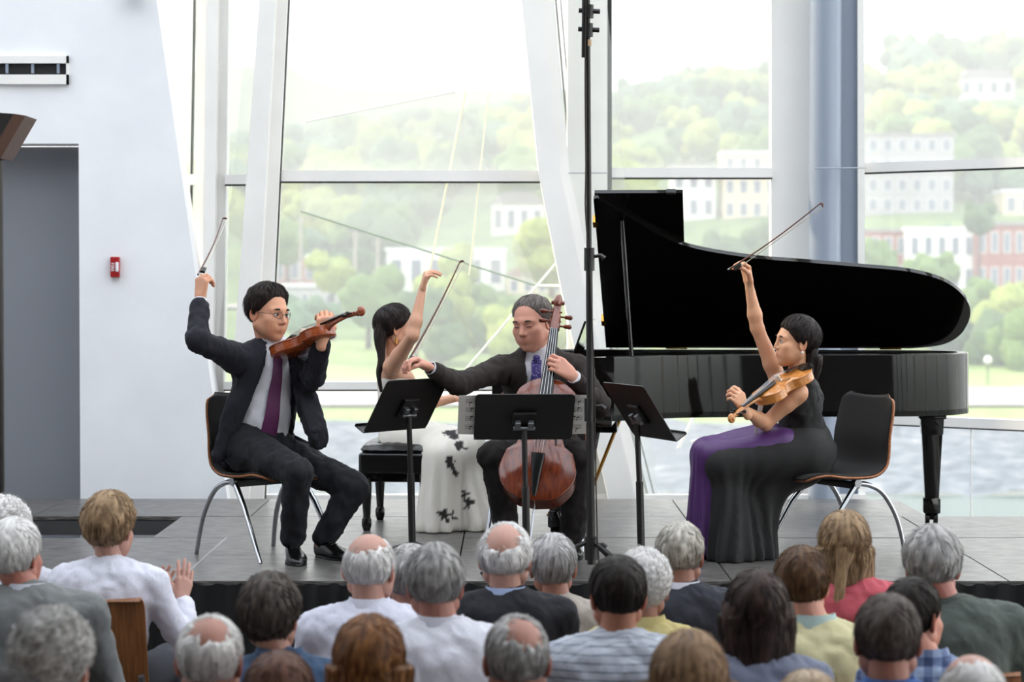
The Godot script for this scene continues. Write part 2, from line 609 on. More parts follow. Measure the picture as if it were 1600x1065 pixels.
# ---------------------------------------------------------------- room
func room() -> void:
	var b := MB.new()
	b.box(Vector3(0.5, -0.15, -5.0), Vector3(15.4, 0.3, 21.4))
	struct(b, "floor", M.floor_tan)
	b = MB.new()
	# solid roof; unseen rooflights between slim beams, added over the front for more daylight
	b.box(Vector3(0.5, 6.35, 0.1), Vector3(15.4, 0.3, 11.2))
	b.box(Vector3(0.5, 6.35, -15.0), Vector3(15.4, 0.3, 1.4))
	for k in 9:
		b.box(Vector3(-7.0 + k * 1.9, 6.35, -8.0), Vector3(0.2, 0.35, 12.8))
	for z in [-11.6, -8.6]:
		b.box(Vector3(0.5, 6.35, z), Vector3(15.4, 0.3, 0.25))
	struct(b, "ceiling", M.wall_white)
	b = MB.new()
	b.box(Vector3(0.5, 6.45, -8.2), Vector3(15.4, 0.012, 12.4))
	struct(b, "window_9", M.glass)  # glazing of the added rooflights
	# the far wall beside the glass, cut off aslant, with a door recess
	var d := 14.1
	var s := F / d
	var edge := func(y: float) -> float: return -2.168 - (y - 3.885) * 0.1385
	b = MB.new()
	var x0 := -2.647
	b.prism(PackedVector2Array([Vector2(x0, 0), Vector2(edge.call(0.0), 0), Vector2(edge.call(6.2), 6.2), Vector2(x0, 6.2)]), -d - 0.28, -d)
	b.prism(PackedVector2Array([Vector2(-7.0, 3.003), Vector2(x0, 3.003), Vector2(x0, 6.2), Vector2(-7.0, 6.2)]), -d - 0.28, -d)
	b.prism(PackedVector2Array([Vector2(-7.0, 0), Vector2(-3.75, 0), Vector2(-3.75, 3.003), Vector2(-7.0, 3.003)]), -d - 0.28, -d)
	struct(b, "wall_front", M.wall_white)
	b = MB.new()
	b.box(Vector3(-3.2, 1.5, -d - 0.33), Vector3(1.2, 3.0, 0.09))
	var door := struct(b, "door_1", M.door_grey)
	b = MB.new()
	b.rbox(Vector3(-3.6, 1.1, -d - 0.25), Vector3(0.12, 0.03, 0.04), 0.01)
	part(b, "door_handle", M.brushed, door)
	# side wall and rear wall; the other side is glazed like the front
	b = MB.new()
	b.box(Vector3(-7.1, 3.1, -4.8), Vector3(0.2, 6.2, 19.6))
	struct(b, "wall_left", M.wall_white)
	b = MB.new()
	b.box(Vector3(0.5, 3.1, 5.6), Vector3(15.4, 6.2, 0.2))
	struct(b, "wall_back", M.wall_grey)
	b = MB.new()
	b.box(Vector3(8.1, 0.2, -4.5), Vector3(0.2, 0.4, 20.2))
	b.box(Vector3(8.1, 6.0, -4.5), Vector3(0.2, 0.4, 20.2))
	for k in 9:
		b.box(Vector3(8.1, 3.1, -14.4 + k * 2.48), Vector3(0.2, 5.8, 0.14))
	b.box(Vector3(8.1, 2.9, -4.5), Vector3(0.12, 0.1, 20.0))
	struct(b, "wall_right", M.frame_white)
	b = MB.new()
	b.box(Vector3(8.08, 3.1, -4.5), Vector3(0.012, 5.4, 20.0))
	var pane := struct(b, "window_1", M.glass)

	# supply-air grille high on the wall
	var sl := func(px: float, py: float) -> Vector3: return at(px, py, d)
	var c0: Vector3 = sl.call(-40.0, 88.0)
	var c1: Vector3 = sl.call(108.0, 132.0)
	var g := thing("air_vent", "long white air vent with black slots high on the white wall", "vent", (c0 + c1) / 2)
	var w := c1.x - c0.x
	var h := c0.y - c1.y
	b = MB.new()
	b.box(Vector3(0, h * 0.37, 0.015), Vector3(w, h * 0.26, 0.03)); b.box(Vector3(0, -h * 0.33, 0.015), Vector3(w, h * 0.34, 0.03))
	b.box(Vector3(w / 2 - 0.006, 0, 0.015), Vector3(0.012, h, 0.03))
	part(b, "frame", M.frame_white, g)
	b = MB.new()
	b.box(Vector3(0, 0.02, 0.004), Vector3(w * 0.98, h * 0.55, 0.006))
	part(b, "slot_backing", M.black, g)
	for px in [12.0, 52.0, 92.0]:
		b = MB.new()
		b.box(Vector3(sl.call(px, 100.0).x - g.position.x, 0.02, 0.014), Vector3(0.016, h * 0.45, 0.02))
		part(b, "divider", M.steel_and_shade, g)

	# fire alarm beacon
	var fp: Vector3 = at(181, 417, d)
	var fire := thing("fire_alarm", "small red fire alarm with white lettering on the white wall", "fire alarm", fp)
	b = MB.new()
	b.rbox(Vector3(0, 0, 0.022), Vector3(0.055, 0.125, 0.044), 0.006)
	part(b, "housing", mat("alarm_red", Color(0.62, 0.06, 0.08), 0.4), fire)
	b = MB.new()
	b.rbox(Vector3(0.016, 0.0, 0.05), Vector3(0.018, 0.06, 0.02), 0.006)
	part(b, "strobe_lens", mat("lens_clear", Color(0.9, 0.9, 0.92), 0.15), fire)
	var tm := TextMesh.new()
	tm.text = "FIRE"
	var sf := SystemFont.new()
	sf.font_names = PackedStringArray(["Droid Sans"])
	sf.font_weight = 700
	tm.font = sf
	tm.font_size = 32; tm.pixel_size = 0.0008; tm.depth = 0.002
	tm.material = mat("letter_white", Color(0.92, 0.92, 0.92), 0.5)
	var tx := MeshInstance3D.new()
	tx.mesh = tm; tx.name = "lettering"
	tx.transform = Transform3D(Basis(Vector3.BACK, -PI / 2), Vector3(-0.012, 0.0, 0.045))
	fire.add_child(tx)

	# wall spotlight, only its lower rim in view
	var lp: Vector3 = at(209, -4, d)
	var spot := thing("wall_spotlight", "small grey cylinder spotlight at the top of the white wall", "spotlight", lp)
	b = MB.new()
	b.tube([Vector3(-0.07, 0.01, 0.1), Vector3(0.07, 0.01, 0.1)], 0.032, 14)
	part(b, "housing", M.steel_and_shade, spot)
	b = MB.new()
	b.box(Vector3(0, 0.03, 0.05), Vector3(0.03, 0.03, 0.1))
	part(b, "bracket", M.steel_and_shade, spot)
	b = MB.new()
	b.tube([Vector3(0.07, 0.01, 0.1), Vector3(0.078, 0.01, 0.1)], 0.034, 14)
	part(b, "rim", M.black, spot)

	# loudspeaker on a pole
	var sp := thing("loudspeaker", "black wedge loudspeaker with brown side hung on a black pole beside the door", "loudspeaker", Vector3(at(2, 250, 12.6).x, 0.0, -12.6))
	var sy: float = at(0, 218, 12.6).y
	b = MB.new()
	b.prism(PackedVector2Array([Vector2(-0.34, 0.16), Vector2(0.10, 0.13), Vector2(-0.03, -0.10), Vector2(-0.34, -0.14)]), -0.15, 0.15, Transform3D(Basis.IDENTITY, Vector3(0, sy, 0)))
	part(b, "cabinet", M.stand_black, sp)
	b = MB.new()
	b.quad(Vector3(0.104, sy + 0.125, -0.14), Vector3(0.104, sy + 0.125, 0.14), Vector3(-0.024, sy - 0.095, 0.14), Vector3(-0.024, sy - 0.095, -0.14))
	b.prism(PackedVector2Array([Vector2(0.10, 0.13), Vector2(0.165, 0.12), Vector2(0.03, -0.11), Vector2(-0.03, -0.10)]), -0.15, 0.15, Transform3D(Basis.IDENTITY, Vector3(0, sy, 0)))
	part(b, "front_grille", mat("speaker_brown", Color(0.28, 0.17, 0.11), 0.6), sp)
	b = MB.new()
	b.tube([Vector3(-0.02, 0.05, 0), Vector3(-0.02, sy - 0.1, 0)], 0.03, 12)
	part(b, "pole", M.stand_black, sp)
	for k in 3:
		b = MB.new()
		var a := TAU * k / 3.0 + 0.4
		b.tube([Vector3(-0.02, 0.55, 0), Vector3(-0.02 + cos(a) * 0.4, 0.02, sin(a) * 0.4)], 0.014, 8)
		part(b, "leg", M.stand_black, sp)

# ---------------------------------------------------------------- the glass wall behind the stage
func member(b: MB, line_a: Array, line_b: Array, d: float, deep: float) -> void:
	# an upright piece between two measured edges [[px, py], ...], carried on to floor and ceiling
	var pa := PackedVector2Array()
	for side in [line_a, line_b]:
		var pts := []
		for q in side:
			var p := at(q[0], q[1], d)
			pts.append(Vector2(p.x, p.y))
		var a: Vector2 = pts[0]
		var a2: Vector2 = pts[1]
		var z: Vector2 = pts[-1]
		var z2: Vector2 = pts[-2]
		var top := a + (a - a2) * ((6.2 - a.y) / (a.y - a2.y))
		var bot := z + (z - z2) * ((z.y - 0.0) / (z2.y - z.y))
		pts.push_front(top); pts.append(bot)
		if side == line_b: pts.reverse()
		for p in pts: pa.append(p)
	b.prism(pa, -d - deep, -d)

func rail(b: MB, p0: Array, p1: Array, thick: float, d0: float, d1: float, deep := 0.07) -> void:
	# a level rail from one measured spot to another, thick in pixels
	var a := at(p0[0], p0[1], d0)
	var c := at(p1[0], p1[1], d1)
	var y := (a.y + c.y) / 2
	a.y = y; c.y = y
	var dir := (c - a).normalized()
	var t := thick / F * (d0 + d1) / 2
	b.box((a + c) / 2, Vector3((c - a).length(), t, deep), Basis(dir, Vector3.UP, dir.cross(Vector3.UP)))

func pane(called: String, pts: Array, m: Material, zoff := 0.0) -> void:
	# a glass pane from measured corners [px, py, d]
	var b := MB.new()
	var w := []
	for q in pts: w.append(at(q[0], q[1], q[2]) + Vector3(0, 0, zoff))
	b.quad(w[0], w[1], w[2], w[3])
	struct(b, called, m)

func window_wall() -> void:
	var d := 14.32
	var wht: StandardMaterial3D = M.frame_white
	var b := MB.new()
	member(b, [[240, 0], [292, 360]], [[301, 0], [295, 360]], d + 0.35, 0.1)
	var t1 := struct(b, "trim_1", wht)
	b = MB.new()
	member(b, [[302, 0], [296, 360]], [[306, 0], [300, 360]], d + 0.33, 0.02)
	part(b, "gasket", M.gasket, t1)
	b = MB.new()
	member(b, [[306, 0], [304, 600]], [[357, 0], [349, 600]], d + 0.12, 0.14)
	var t2 := struct(b, "trim_2", wht)
	b = MB.new()
	member(b, [[322, 0], [314, 600]], [[340, 0], [332, 600]], d - 0.02, 0.14)
	part(b, "mullion_cover", wht, t2)
	b = MB.new()
	rail(b, [262, 281], [312, 280], 16.0, d + 0.2, d + 0.2)
	part(b, "transom", wht, t2)
	# leaning posts
	b = MB.new()
	member(b, [[405, 0], [349, 775]], [[431, 0], [389, 775]], d - 0.08, 0.3)
	var t3 := struct(b, "trim_3", wht)
	b = MB.new()
	member(b, [[429, 0], [387, 775]], [[449, 0], [412, 775]], d, 0.2)
	part(b, "post_flange", wht, t3)
	b = MB.new()
	member(b, [[449, 0], [412, 775]], [[452, 0], [415, 775]], d + 0.05, 0.05)
	part(b, "gasket", M.gasket, t3)
	b = MB.new()
	member(b, [[815, 0], [842, 270], [879, 460], [950, 775]], [[846, 0], [876, 270], [915, 460], [993, 775]], d - 0.1, 0.3)
	var t4 := struct(b, "trim_4", wht)
	b = MB.new()
	member(b, [[846, 0], [876, 270], [915, 460], [993, 775]], [[866, 0], [890, 270], [932, 460], [1009, 775]], d + 0.02, 0.2)
	part(b, "post_flange", wht, t4)
	b = MB.new()
	member(b, [[867, 0], [891, 270], [933, 460], [1010, 775]], [[870, 0], [894, 270], [936, 460], [1014, 775]], d + 0.5, 0.02)
	member(b, [[875, 0], [898, 270], [942, 460], [1021, 775]], [[877, 0], [900, 270], [944, 460], [1024, 775]], d + 0.5, 0.02)
	part(b, "gasket", M.gasket, t4)
	# upright post behind the tall microphone stand
	b = MB.new()
	member(b, [[887, 0], [887, 545]], [[926, 0], [926, 545]], d + 0.16, 0.25)
	var t5 := struct(b, "trim_5", wht)
	b = MB.new()
	member(b, [[926, 0], [926, 545]], [[949, 0], [949, 545]], d + 0.22, 0.15)
	part(b, "mullion_cover", wht, t5)
	b = MB.new()
	member(b, [[949, 0], [949, 545]], [[956, 0], [956, 545]], d + 0.25, 0.05)
	part(b, "gasket", M.gasket, t5)
	# white column: flat lit side, round side with shade painted grey, and its mullion
	b = MB.new()
	member(b, [[1205, 0], [1205, 600]], [[1268, 0], [1268, 600]], d + 0.3, 0.12)
	struct(b, "trim_6", wht)
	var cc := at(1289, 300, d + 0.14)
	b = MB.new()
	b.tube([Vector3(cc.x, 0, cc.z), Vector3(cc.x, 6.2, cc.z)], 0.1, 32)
	struct(b, "trim_7", M.steel_and_shade)
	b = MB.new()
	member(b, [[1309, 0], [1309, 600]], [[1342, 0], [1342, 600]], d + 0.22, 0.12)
	var t8 := struct(b, "trim_8", M.steel_and_shade)
	b = MB.new()
	member(b, [[1340, 0], [1341, 600]], [[1350, 0], [1352, 600]], d + 0.18, 0.16)
	part(b, "mullion_cover", wht, t8)
	b = MB.new()
	b.tube([at(1272, 263, d - 0.02), at(1352, 262, d - 0.02)], 0.004, 6)
	part(b, "cable", M.chrome, t8)
	b = MB.new()
	b.tube([at(888, 270, d - 0.1), at(950, 270, d - 0.1)], 0.004, 6)
	part(b, "cable", M.chrome, t5)

	# transoms, each with the dark seal under it
	var rails := [
		[[352, 281], [390, 280], 15.0, d + 0.1, d + 0.1], [[424, 278], [846, 272], 17.0, d + 0.1, d + 0.1],
		[[944, 271], [1206, 269], 15.0, d + 0.3, d + 0.3], [[1350, 260], [1660, 254], 15.0, 14.62, 13.75],
		[[350, 602], [404, 602], 12.0, d + 0.1, d + 0.1], [[410, 602], [912, 602], 12.0, d + 0.1, d + 0.1],
		[[1024, 606], [1206, 606], 12.0, d + 0.3, d + 0.3], [[1350, 652], [1660, 667], 15.0, 14.62, 13.75],
		[[345, 778], [1352, 778], 12.0, d + 0.15, d + 0.15], ]
	var k := 9
	for r in rails:
		b = MB.new()
		rail(b, r[0], r[1], r[2], r[3], r[4])
		var o := struct(b, "trim_%d" % k, wht)
		k += 1
		b = MB.new()
		var off: float = r[2] * 0.5 + 1.2
		rail(b, [r[0][0], r[0][1] + off], [r[1][0], r[1][1] + off], 2.4, r[3], r[4], 0.05)
		part(b, "gasket", M.gasket, o)
	b = MB.new()
	b.tube([at(1517, 668, 14.13), at(1517, 985, 14.13)], 0.004, 6)
	struct(b, "trim_%d" % k, M.frame_white)
	# panes reach from the ceiling to the floor, below the stage
	pane("window_3", [[440, -560, d + 0.12], [845, -560, d + 0.12], [845, 990, d + 0.12], [300, 990, d + 0.12]], M.glass_veiled)
	pane("window_4", [[845, -560, d + 0.12], [890, -560, d + 0.12], [1050, 990, d + 0.12], [845, 990, d + 0.12]], M.glass_veiled)
	pane("window_5", [[300, -560, d + 0.2], [440, -560, d + 0.2], [440, 990, d + 0.2], [300, 990, d + 0.2]], M.glass)
	pane("window_6", [[950, -560, d + 0.31], [1205, -560, d + 0.31], [1205, 990, d + 0.31], [950, 990, d + 0.31]], M.glass_veiled)
	pane("window_7", [[1345, -560, 14.64], [1700, -560, 13.64], [1700, 990, 13.64], [1345, 990, 14.64]], M.glass)
	# the last bay up to the side wall
	b = MB.new()
	var e := at(1700, 440, 13.64)
	b.box(Vector3(e.x + 0.05, 3.1, e.z), Vector3(0.16, 6.2, 0.16))
	struct(b, "trim_%d" % (k + 1), wht)
	b = MB.new()
	b.quad(Vector3(e.x, 6.2, e.z), Vector3(8.0, 6.2, -13.4), Vector3(8.0, 0, -13.4), Vector3(e.x, 0, e.z))
	struct(b, "window_8", M.glass)

	# slim rods and a slanting pane added outside to stand for reflections in the glass
	var refl := thing("glass_reflection", "added pane and thin pale rods outside, standing for reflections in the big pane", "reflection")
	var rods := [[[478, 190], [712, 143], 16.4, 0.007, "frame_white"], [[470, 330], [838, 446], 16.4, 0.007, "reflection_green"], [[880, 398], [700, 610], 15.6, 0.008, "frame_white"],
		[[728, 140], [640, 580], 15.8, 0.007, "reflection_pale"], [[764, 140], [733, 430], 16.0, 0.005, "reflection_pale"], [[1105, 610], [1060, 700], 16.0, 0.012, "frame_white"], [[1080, 690], [1200, 660], 16.0, 0.010, "frame_white"]]
	mat("reflection_green", Color(0.55, 0.62, 0.52), 0.4); mat("reflection_pale", Color(0.9, 0.88, 0.75), 0.4)
	for r in rods:
		b = MB.new()
		b.tube([at(r[0][0], r[0][1], r[2]), at(r[1][0], r[1][1], r[2])], r[3], 8)
		part(b, "rod", M[r[4]], refl)
	for q in [[880, 398, 15.6], [838, 446, 16.4], [712, 143, 16.4]]:
		b = MB.new()
		b.tube([at(q[0], q[1], q[2]), at(880.0 + (q[1] - 398.0) * 0.19, q[1], 14.4)], 0.008, 8)
		part(b, "stay", M.frame_white, refl)
	b = MB.new()
	b.quad(at(478, 190, 16.4), at(712, 143, 16.4), at(838, 446, 16.4), at(470, 330, 16.4))
	part(b, "veil_pane", M.glass_veiled, refl)  # added pane, its milky colour stands for a reflection

# ---------------------------------------------------------------- stage
func stage() -> void:
	var st := thing("stage", "low stage of worn grey wooden deck panels with black skirt", "stage", Vector3(0, 0, -12))
	var zs := [10.12, 11.08, 11.85, 12.92, 13.96]
	var xs := [[-3.95, -2.70, -1.47, -0.25, 0.97, 2.19, 3.41], [-3.95, -2.70, -1.47, -0.25, 0.97, 2.19, 3.41], [-1.86, -0.25, 0.97, 2.19, 2.88], [-3.95, -2.70, -1.47, -0.25, 0.97, 2.34]]
	for r in 4:
		for k in xs[r].size() - 1:
			var b := MB.new()
			var x0: float = xs[r][k]
			var x1: float = xs[r][k + 1]
			var lift := rng.randf_range(-0.002, 0.002)
			b.rbox(Vector3((x0 + x1) / 2, STAGE - 0.012 + lift, 12 - (zs[r] + zs[r + 1]) / 2), Vector3(x1 - x0 - 0.006, 0.024, zs[r + 1] - zs[r] - 0.006), 0.003, Basis.IDENTITY, 1)
			part(b, "deck_panel", M.deck_wood, st)
			b = MB.new()
			b.box(Vector3((x0 + x1) / 2, STAGE - 0.065, 12 - (zs[r] + zs[r + 1]) / 2), Vector3(x1 - x0 - 0.01, 0.08, zs[r + 1] - zs[r] - 0.01))
			part(b, "deck_frame", M.brushed if r >= 2 else M.stand_black, st)
	var b := MB.new()
	b.box(Vector3(-1.47, STAGE + 0.001, 12 - 10.98), Vector3(0.012, 0.004, 1.7))
	part(b, "edge_strip", M.deck_edge, st)
	for x in [-3.8, -1.9, 0.0, 1.9, 2.8]:
		for z in [10.4, 11.8, 13.8]:
			if x == 2.8 and z > 13: continue
			b = MB.new()
			b.tube([Vector3(x, 0, 12 - z), Vector3(x, STAGE - 0.1, 12 - z)], 0.025, 8)
			part(b, "leg", M.brushed, st)
	# pleated black cloth along the front
	var rows := []
	for y in 9:
		var row := []
		var t := y / 8.0
		for k in 620:
			var x := -3.95 + k * 7.36 / 619.0
			var fold := sin(x * 62.0 + 1.6 * sin(x * 7.0)) * 0.012 + 0.012 * noise.get_noise_2d(x * 9.0, t * 1.5)
			var top := STAGE - 0.012 + 0.008 * noise.get_noise_1d(x * 30.0) + 0.006 * sin(x * 62.0)
			row.append(Vector3(x, lerpf(top, 0.01, t), 12 - 10.10 + 0.012 + fold * (0.5 + t)))
		rows.append(row)
	b = MB.new()
	b.grid(rows)
	part(b, "skirt", M.skirt_black, st)

# ---------------------------------------------------------------- the far bank: ground, hills, trees, houses
const PROFILE := [[16.0, -10.6], [129.0, -10.6], [140.0, -10.0], [185.0, -9.2], [205.0, -9.0], [260.0, -8.4], [300.0, -5.5], [340.0, -1.5], [400.0, 9.0], [480.0, 26.0], [560.0, 43.0], [640.0, 55.0], [720.0, 60.0], [900.0, 56.0]]

func ground_y(x: float, dist: float) -> float:
	var y := -10.6
	for k in PROFILE.size() - 1:
		if dist >= PROFILE[k][0]:
			y = lerpf(PROFILE[k][1], PROFILE[k + 1][1], clampf((dist - PROFILE[k][0]) / (PROFILE[k + 1][0] - PROFILE[k][0]), 0, 1))
	if dist > 330.0:
		var px := 800.0 + x / dist * F
		var h := clampf(remap(px, 350.0, 1250.0, 0.60, 1.0), 0.5, 1.1)
		h += 0.08 * noise.get_noise_2d(x * 0.012, dist * 0.008)
		y = -1.5 + (y + 1.5) * h
	return y

func outdoors() -> void:
	# haze over the valley
	var fog := FogVolume.new()
	fog.name = "valley_haze"
	fog.size = Vector3(1400, 400, 1460)
	fog.position = Vector3(0, 160, -800)
	var fm := FogMaterial.new()
	fm.density = 0.0013
	fm.albedo = Color(1, 1, 1)
	fog.material = fm
	add_child(fog)
	tag(fog, "thin pale haze over the valley and hills", "haze")
	fog.set_meta("kind", "stuff")

	tri_map(mat("hill_green", Color(1, 1, 1), 0.95), noise_tex(0.03, [[0.0, Color(0.22, 0.33, 0.16)], [0.5, Color(0.34, 0.44, 0.20)], [1.0, Color(0.48, 0.54, 0.30)]], 256, 4), Vector3.ONE * 0.02)
	tri_map(mat("lawn", Color(1, 1, 1), 0.95), noise_tex(0.03, [[0.0, Color(0.42, 0.52, 0.26)], [1.0, Color(0.60, 0.66, 0.40)]], 256, 4), Vector3.ONE * 0.03)
	tri_map(mat("rocks", Color(1, 1, 1), 0.9), noise_tex(0.05, [[0.0, Color(0.22, 0.25, 0.28)], [0.5, Color(0.38, 0.41, 0.44)], [1.0, Color(0.58, 0.58, 0.57)]], 256, 3, FastNoiseLite.TYPE_CELLULAR), Vector3.ONE * 0.05)
	mat("water", Color(0.24, 0.32, 0.30), 0.35)
	mat("asphalt", Color(0.62, 0.60, 0.58), 0.9)
	var bands := [["river", 16.0, 134.0, M.water], ["rocky_bank", 134.0, 186.0, M.rocks], ["far_lawn", 186.0, 300.0, M.lawn], ["hillside", 300.0, 900.0, M.hill_green]]
	for bd in bands:
		var rows := []
		var n := 4 if bd[0] == "river" else 22
		for r in n + 1:
			var dist: float = lerpf(bd[1], bd[2], float(r) / n)
			var row := []
			for k in 61:
				var x := (k - 30) / 30.0 * maxf(60.0, dist * 0.5)
				var y := ground_y(x, dist)
				if bd[0] == "rocky_bank": y += 0.8 * noise.get_noise_2d(x * 0.4, dist * 0.4)
				row.append(Vector3(x, y, -dist))
			rows.append(row)
		var b := MB.new()
		b.grid(rows)
		var o := struct(b, bd[0], bd[3])
		o.set_meta("label", {"river": "flat grey-green river below the glass wall", "rocky_bank": "pale grey rocky bank across the river", "far_lawn": "pale green lawn above the rocky bank", "hillside": "wooded green hillside rising behind the houses"}[bd[0]])
	# blue ridge far behind
	var rows2 := []
	for r in 9:
		var row := []
		for k in 80:
			var px := 150.0 + k * 14.0
			var dist := 830.0
			var top := 105.0 + 0.42 * maxf(0.0, px - 440.0) * 0.75 + 14.0 * noise.get_noise_1d(px * 0.012)
			top = minf(top, 132.0 + 0.01 * px)
			var p := at(px, lerpf(430.0, top, r / 8.0), dist + r * 9.0)
			row.append(p)
		rows2.append(row)
	var rb := MB.new()
	rb.grid(rows2)
	struct(rb, "far_ridge", M.hill_green).set_meta("label", "hazy wooded ridge far beyond the hills")
	# road on the lawn
	for q in [[204.0, 232.0], [335.0, 341.0]]:
		var rr := []
		for dist in [q[0], (q[0] + q[1]) / 2, q[1]]:
			var row := []
			for k in 31:
				var x: float = (k - 15) / 15.0 * dist * 0.5
				row.append(Vector3(x, ground_y(x, dist) + 0.25, -dist))
			rr.append(row)
		var b := MB.new()
		b.grid(rr)
		tag(part(b, numbered("road"), M.asphalt, self), "pale road along the lawn" if q[0] < 300 else "pale road in front of the brick houses", "road")

	# tree crowns: lumpy leaf masses of three kinds
	var crowns := []
	for kind in 4:
		var b := MB.new()
		rng.seed = 100 + kind
		for l in 13:
			var c := Vector3(rng.randf_range(-0.5, 0.5), rng.randf_range(-0.25, 0.55), rng.randf_range(-0.5, 0.5)) * (1.15 if l else 0.0)
			var r := rng.randf_range(0.26, 0.46) if l else 0.68
			var rows := []
			for i in 12:
				var row := []
				var th := PI * i / 11.0
				for j in 18:
					var ph := TAU * j / 18.0
					var dir := Vector3(sin(th) * cos(ph), cos(th), sin(th) * sin(ph))
					var p := c + dir * r
					var k := 1.0 + 0.30 * noise.get_noise_3d(p.x * 2.6 + kind * 9, p.y * 2.6, p.z * 2.6) + 0.26 * noise.get_noise_3d(p.x * 7, p.y * 7, p.z * 7 + kind)
					row.append(c + dir * r * k)
				rows.append(row)
			b.grid(rows, true)
		crowns.append(b.mesh())
	var tb := MB.new()
	tb.tube([Vector3(0, -1.5, 0), Vector3(0.03, -0.6, 0), Vector3(0, 0.2, 0)], [0.1, 0.07, 0.04], 8)
	var trunk := tb.mesh()
	mat("bark", Color(0.25, 0.20, 0.16), 0.9)
	var leaf := []
	var names := ["light yellow-green", "mid green", "deep green", "blue-green"]
	for q in [[Color(0.42, 0.48, 0.18), Color(0.60, 0.64, 0.32)], [Color(0.26, 0.38, 0.15), Color(0.42, 0.51, 0.25)], [Color(0.17, 0.28, 0.13), Color(0.30, 0.40, 0.20)], [Color(0.22, 0.34, 0.24), Color(0.38, 0.48, 0.34)]]:
		var m := tri_map(mat("leaves_%d" % leaf.size(), Color(1, 1, 1), 0.9), noise_tex(0.06, [[0.2, q[0]], [0.8, q[1]]], 128, 4, FastNoiseLite.TYPE_SIMPLEX_SMOOTH, leaf.size() + 2), Vector3.ONE * 0.9)
		m.backlight_enabled = true
		m.backlight = Color(0.3, 0.35, 0.1)
		leaf.append(m)
	rng.seed = 21
	var spots := []
	# along the hillside, seen through the three bays
	var bays := [[310.0, 900.0, 120], [940.0, 1215.0, 64], [1340.0, 1660.0, 100]]
	for bay in bays:
		for k in bay[2]:
			var dist := 345.0 + 330.0 * pow((k + rng.randf()) / bay[2], 0.85)
			spots.append([rng.randf_range(bay[0], bay[1]), dist, rng.randf_range(4.2, 6.8), rng.randi_range(0, 3)])
	# single trees in front of the houses and on the lawn
	for q in [[1370, 300.0, 3.6, 1, 408], [1455, 290.0, 3.4, 1, 430], [1540, 285.0, 4.2, 1, 480], [1585, 278.0, 5.4, 0, 500], [1560, 272.0, 5.0, 2, 540], [1610, 268.0, 5.0, 1, 540], [520, 300.0, 3.6, 0, 430], [575, 290.0, 4.8, 1, 470], [690, 280.0, 4.0, 0, 470], [745, 300.0, 4.2, 1, 480],
			[860, 290.0, 6.0, 0, 400], [650, 275.0, 4.6, 2, 500], [800, 270.0, 4.4, 0, 520], [480, 275.0, 3.8, 3, 500], [715, 320.0, 3.4, 0, 420], [1100, 300.0, 5.0, 1, 440], [980, 320.0, 6.0, 0, 300], [1530, 330.0, 3.0, 2, 345], [450, 350.0, 4.0, 1, 385]]:
		spots.append([float(q[0]), q[1], q[2], q[3], float(q[4])])
	for k in 46:
		var px: float = [rng.randf_range(330, 900), rng.randf_range(950, 1210), rng.randf_range(1345, 1640)][k % 3]
		spots.append([px, rng.randf_range(262.0, 335.0), rng.randf_range(2.6, 4.6), rng.randi_range(0, 3)])
	var hd := {}
	for h in HOUSES: hd[h[0]] = stands_at((h[1] + h[2]) / 2.0, h[4])
	for s in spots:
		var dist: float = s[1]
		var x: float = (s[0] - 800.0) / F * dist
		var r: float = s[2]
		var gy := ground_y(x, dist)
		var cy := gy + r * 0.8
		if s.size() > 4: cy = at(s[0], s[4], dist).y
		var near: bool = s.size() > 4
		var hidden := false
		var tpy := HORIZON + (CAM_H - cy) / dist * F
		var tr_px := r / dist * F
		for h in HOUSES:
			if not near and dist < hd[h[0]] + 12.0 and s[0] + tr_px * 0.8 > h[1] and s[0] - tr_px * 0.8 < h[2] and tpy - tr_px < h[4] - 12.0 and tpy + tr_px > h[3]: hidden = true
		if hidden: continue
		var tr := thing("tree", "%s tree %s" % [names[s[3]], "standing before the houses by the lawn" if near else "growing on the far hillside"], "tree", Vector3(x, cy, -dist), rng.randf() * TAU, "trees on the far side of the river, %s" % names[s[3]])
		var c := share(crowns[rng.randi_range(0, 3)], "crown", leaf[s[3]], tr)
		c.scale = Vector3(r, r * rng.randf_range(0.85, 1.1), r)
		var t := share(trunk, "trunk", M.bark, tr)
		t.scale = Vector3(r, maxf(r, (cy - gy) / 1.4), r)

	houses()

func stands_at(px: float, py: float) -> float:
	# how far off the sight line of a measured spot meets the slope
	var dist := 262.0
	while dist < 700.0:
		if ground_y((px - 800.0) / F * dist, dist) >= CAM_H - (py - HORIZON) / F * dist: break
		dist += 2.0
	return dist

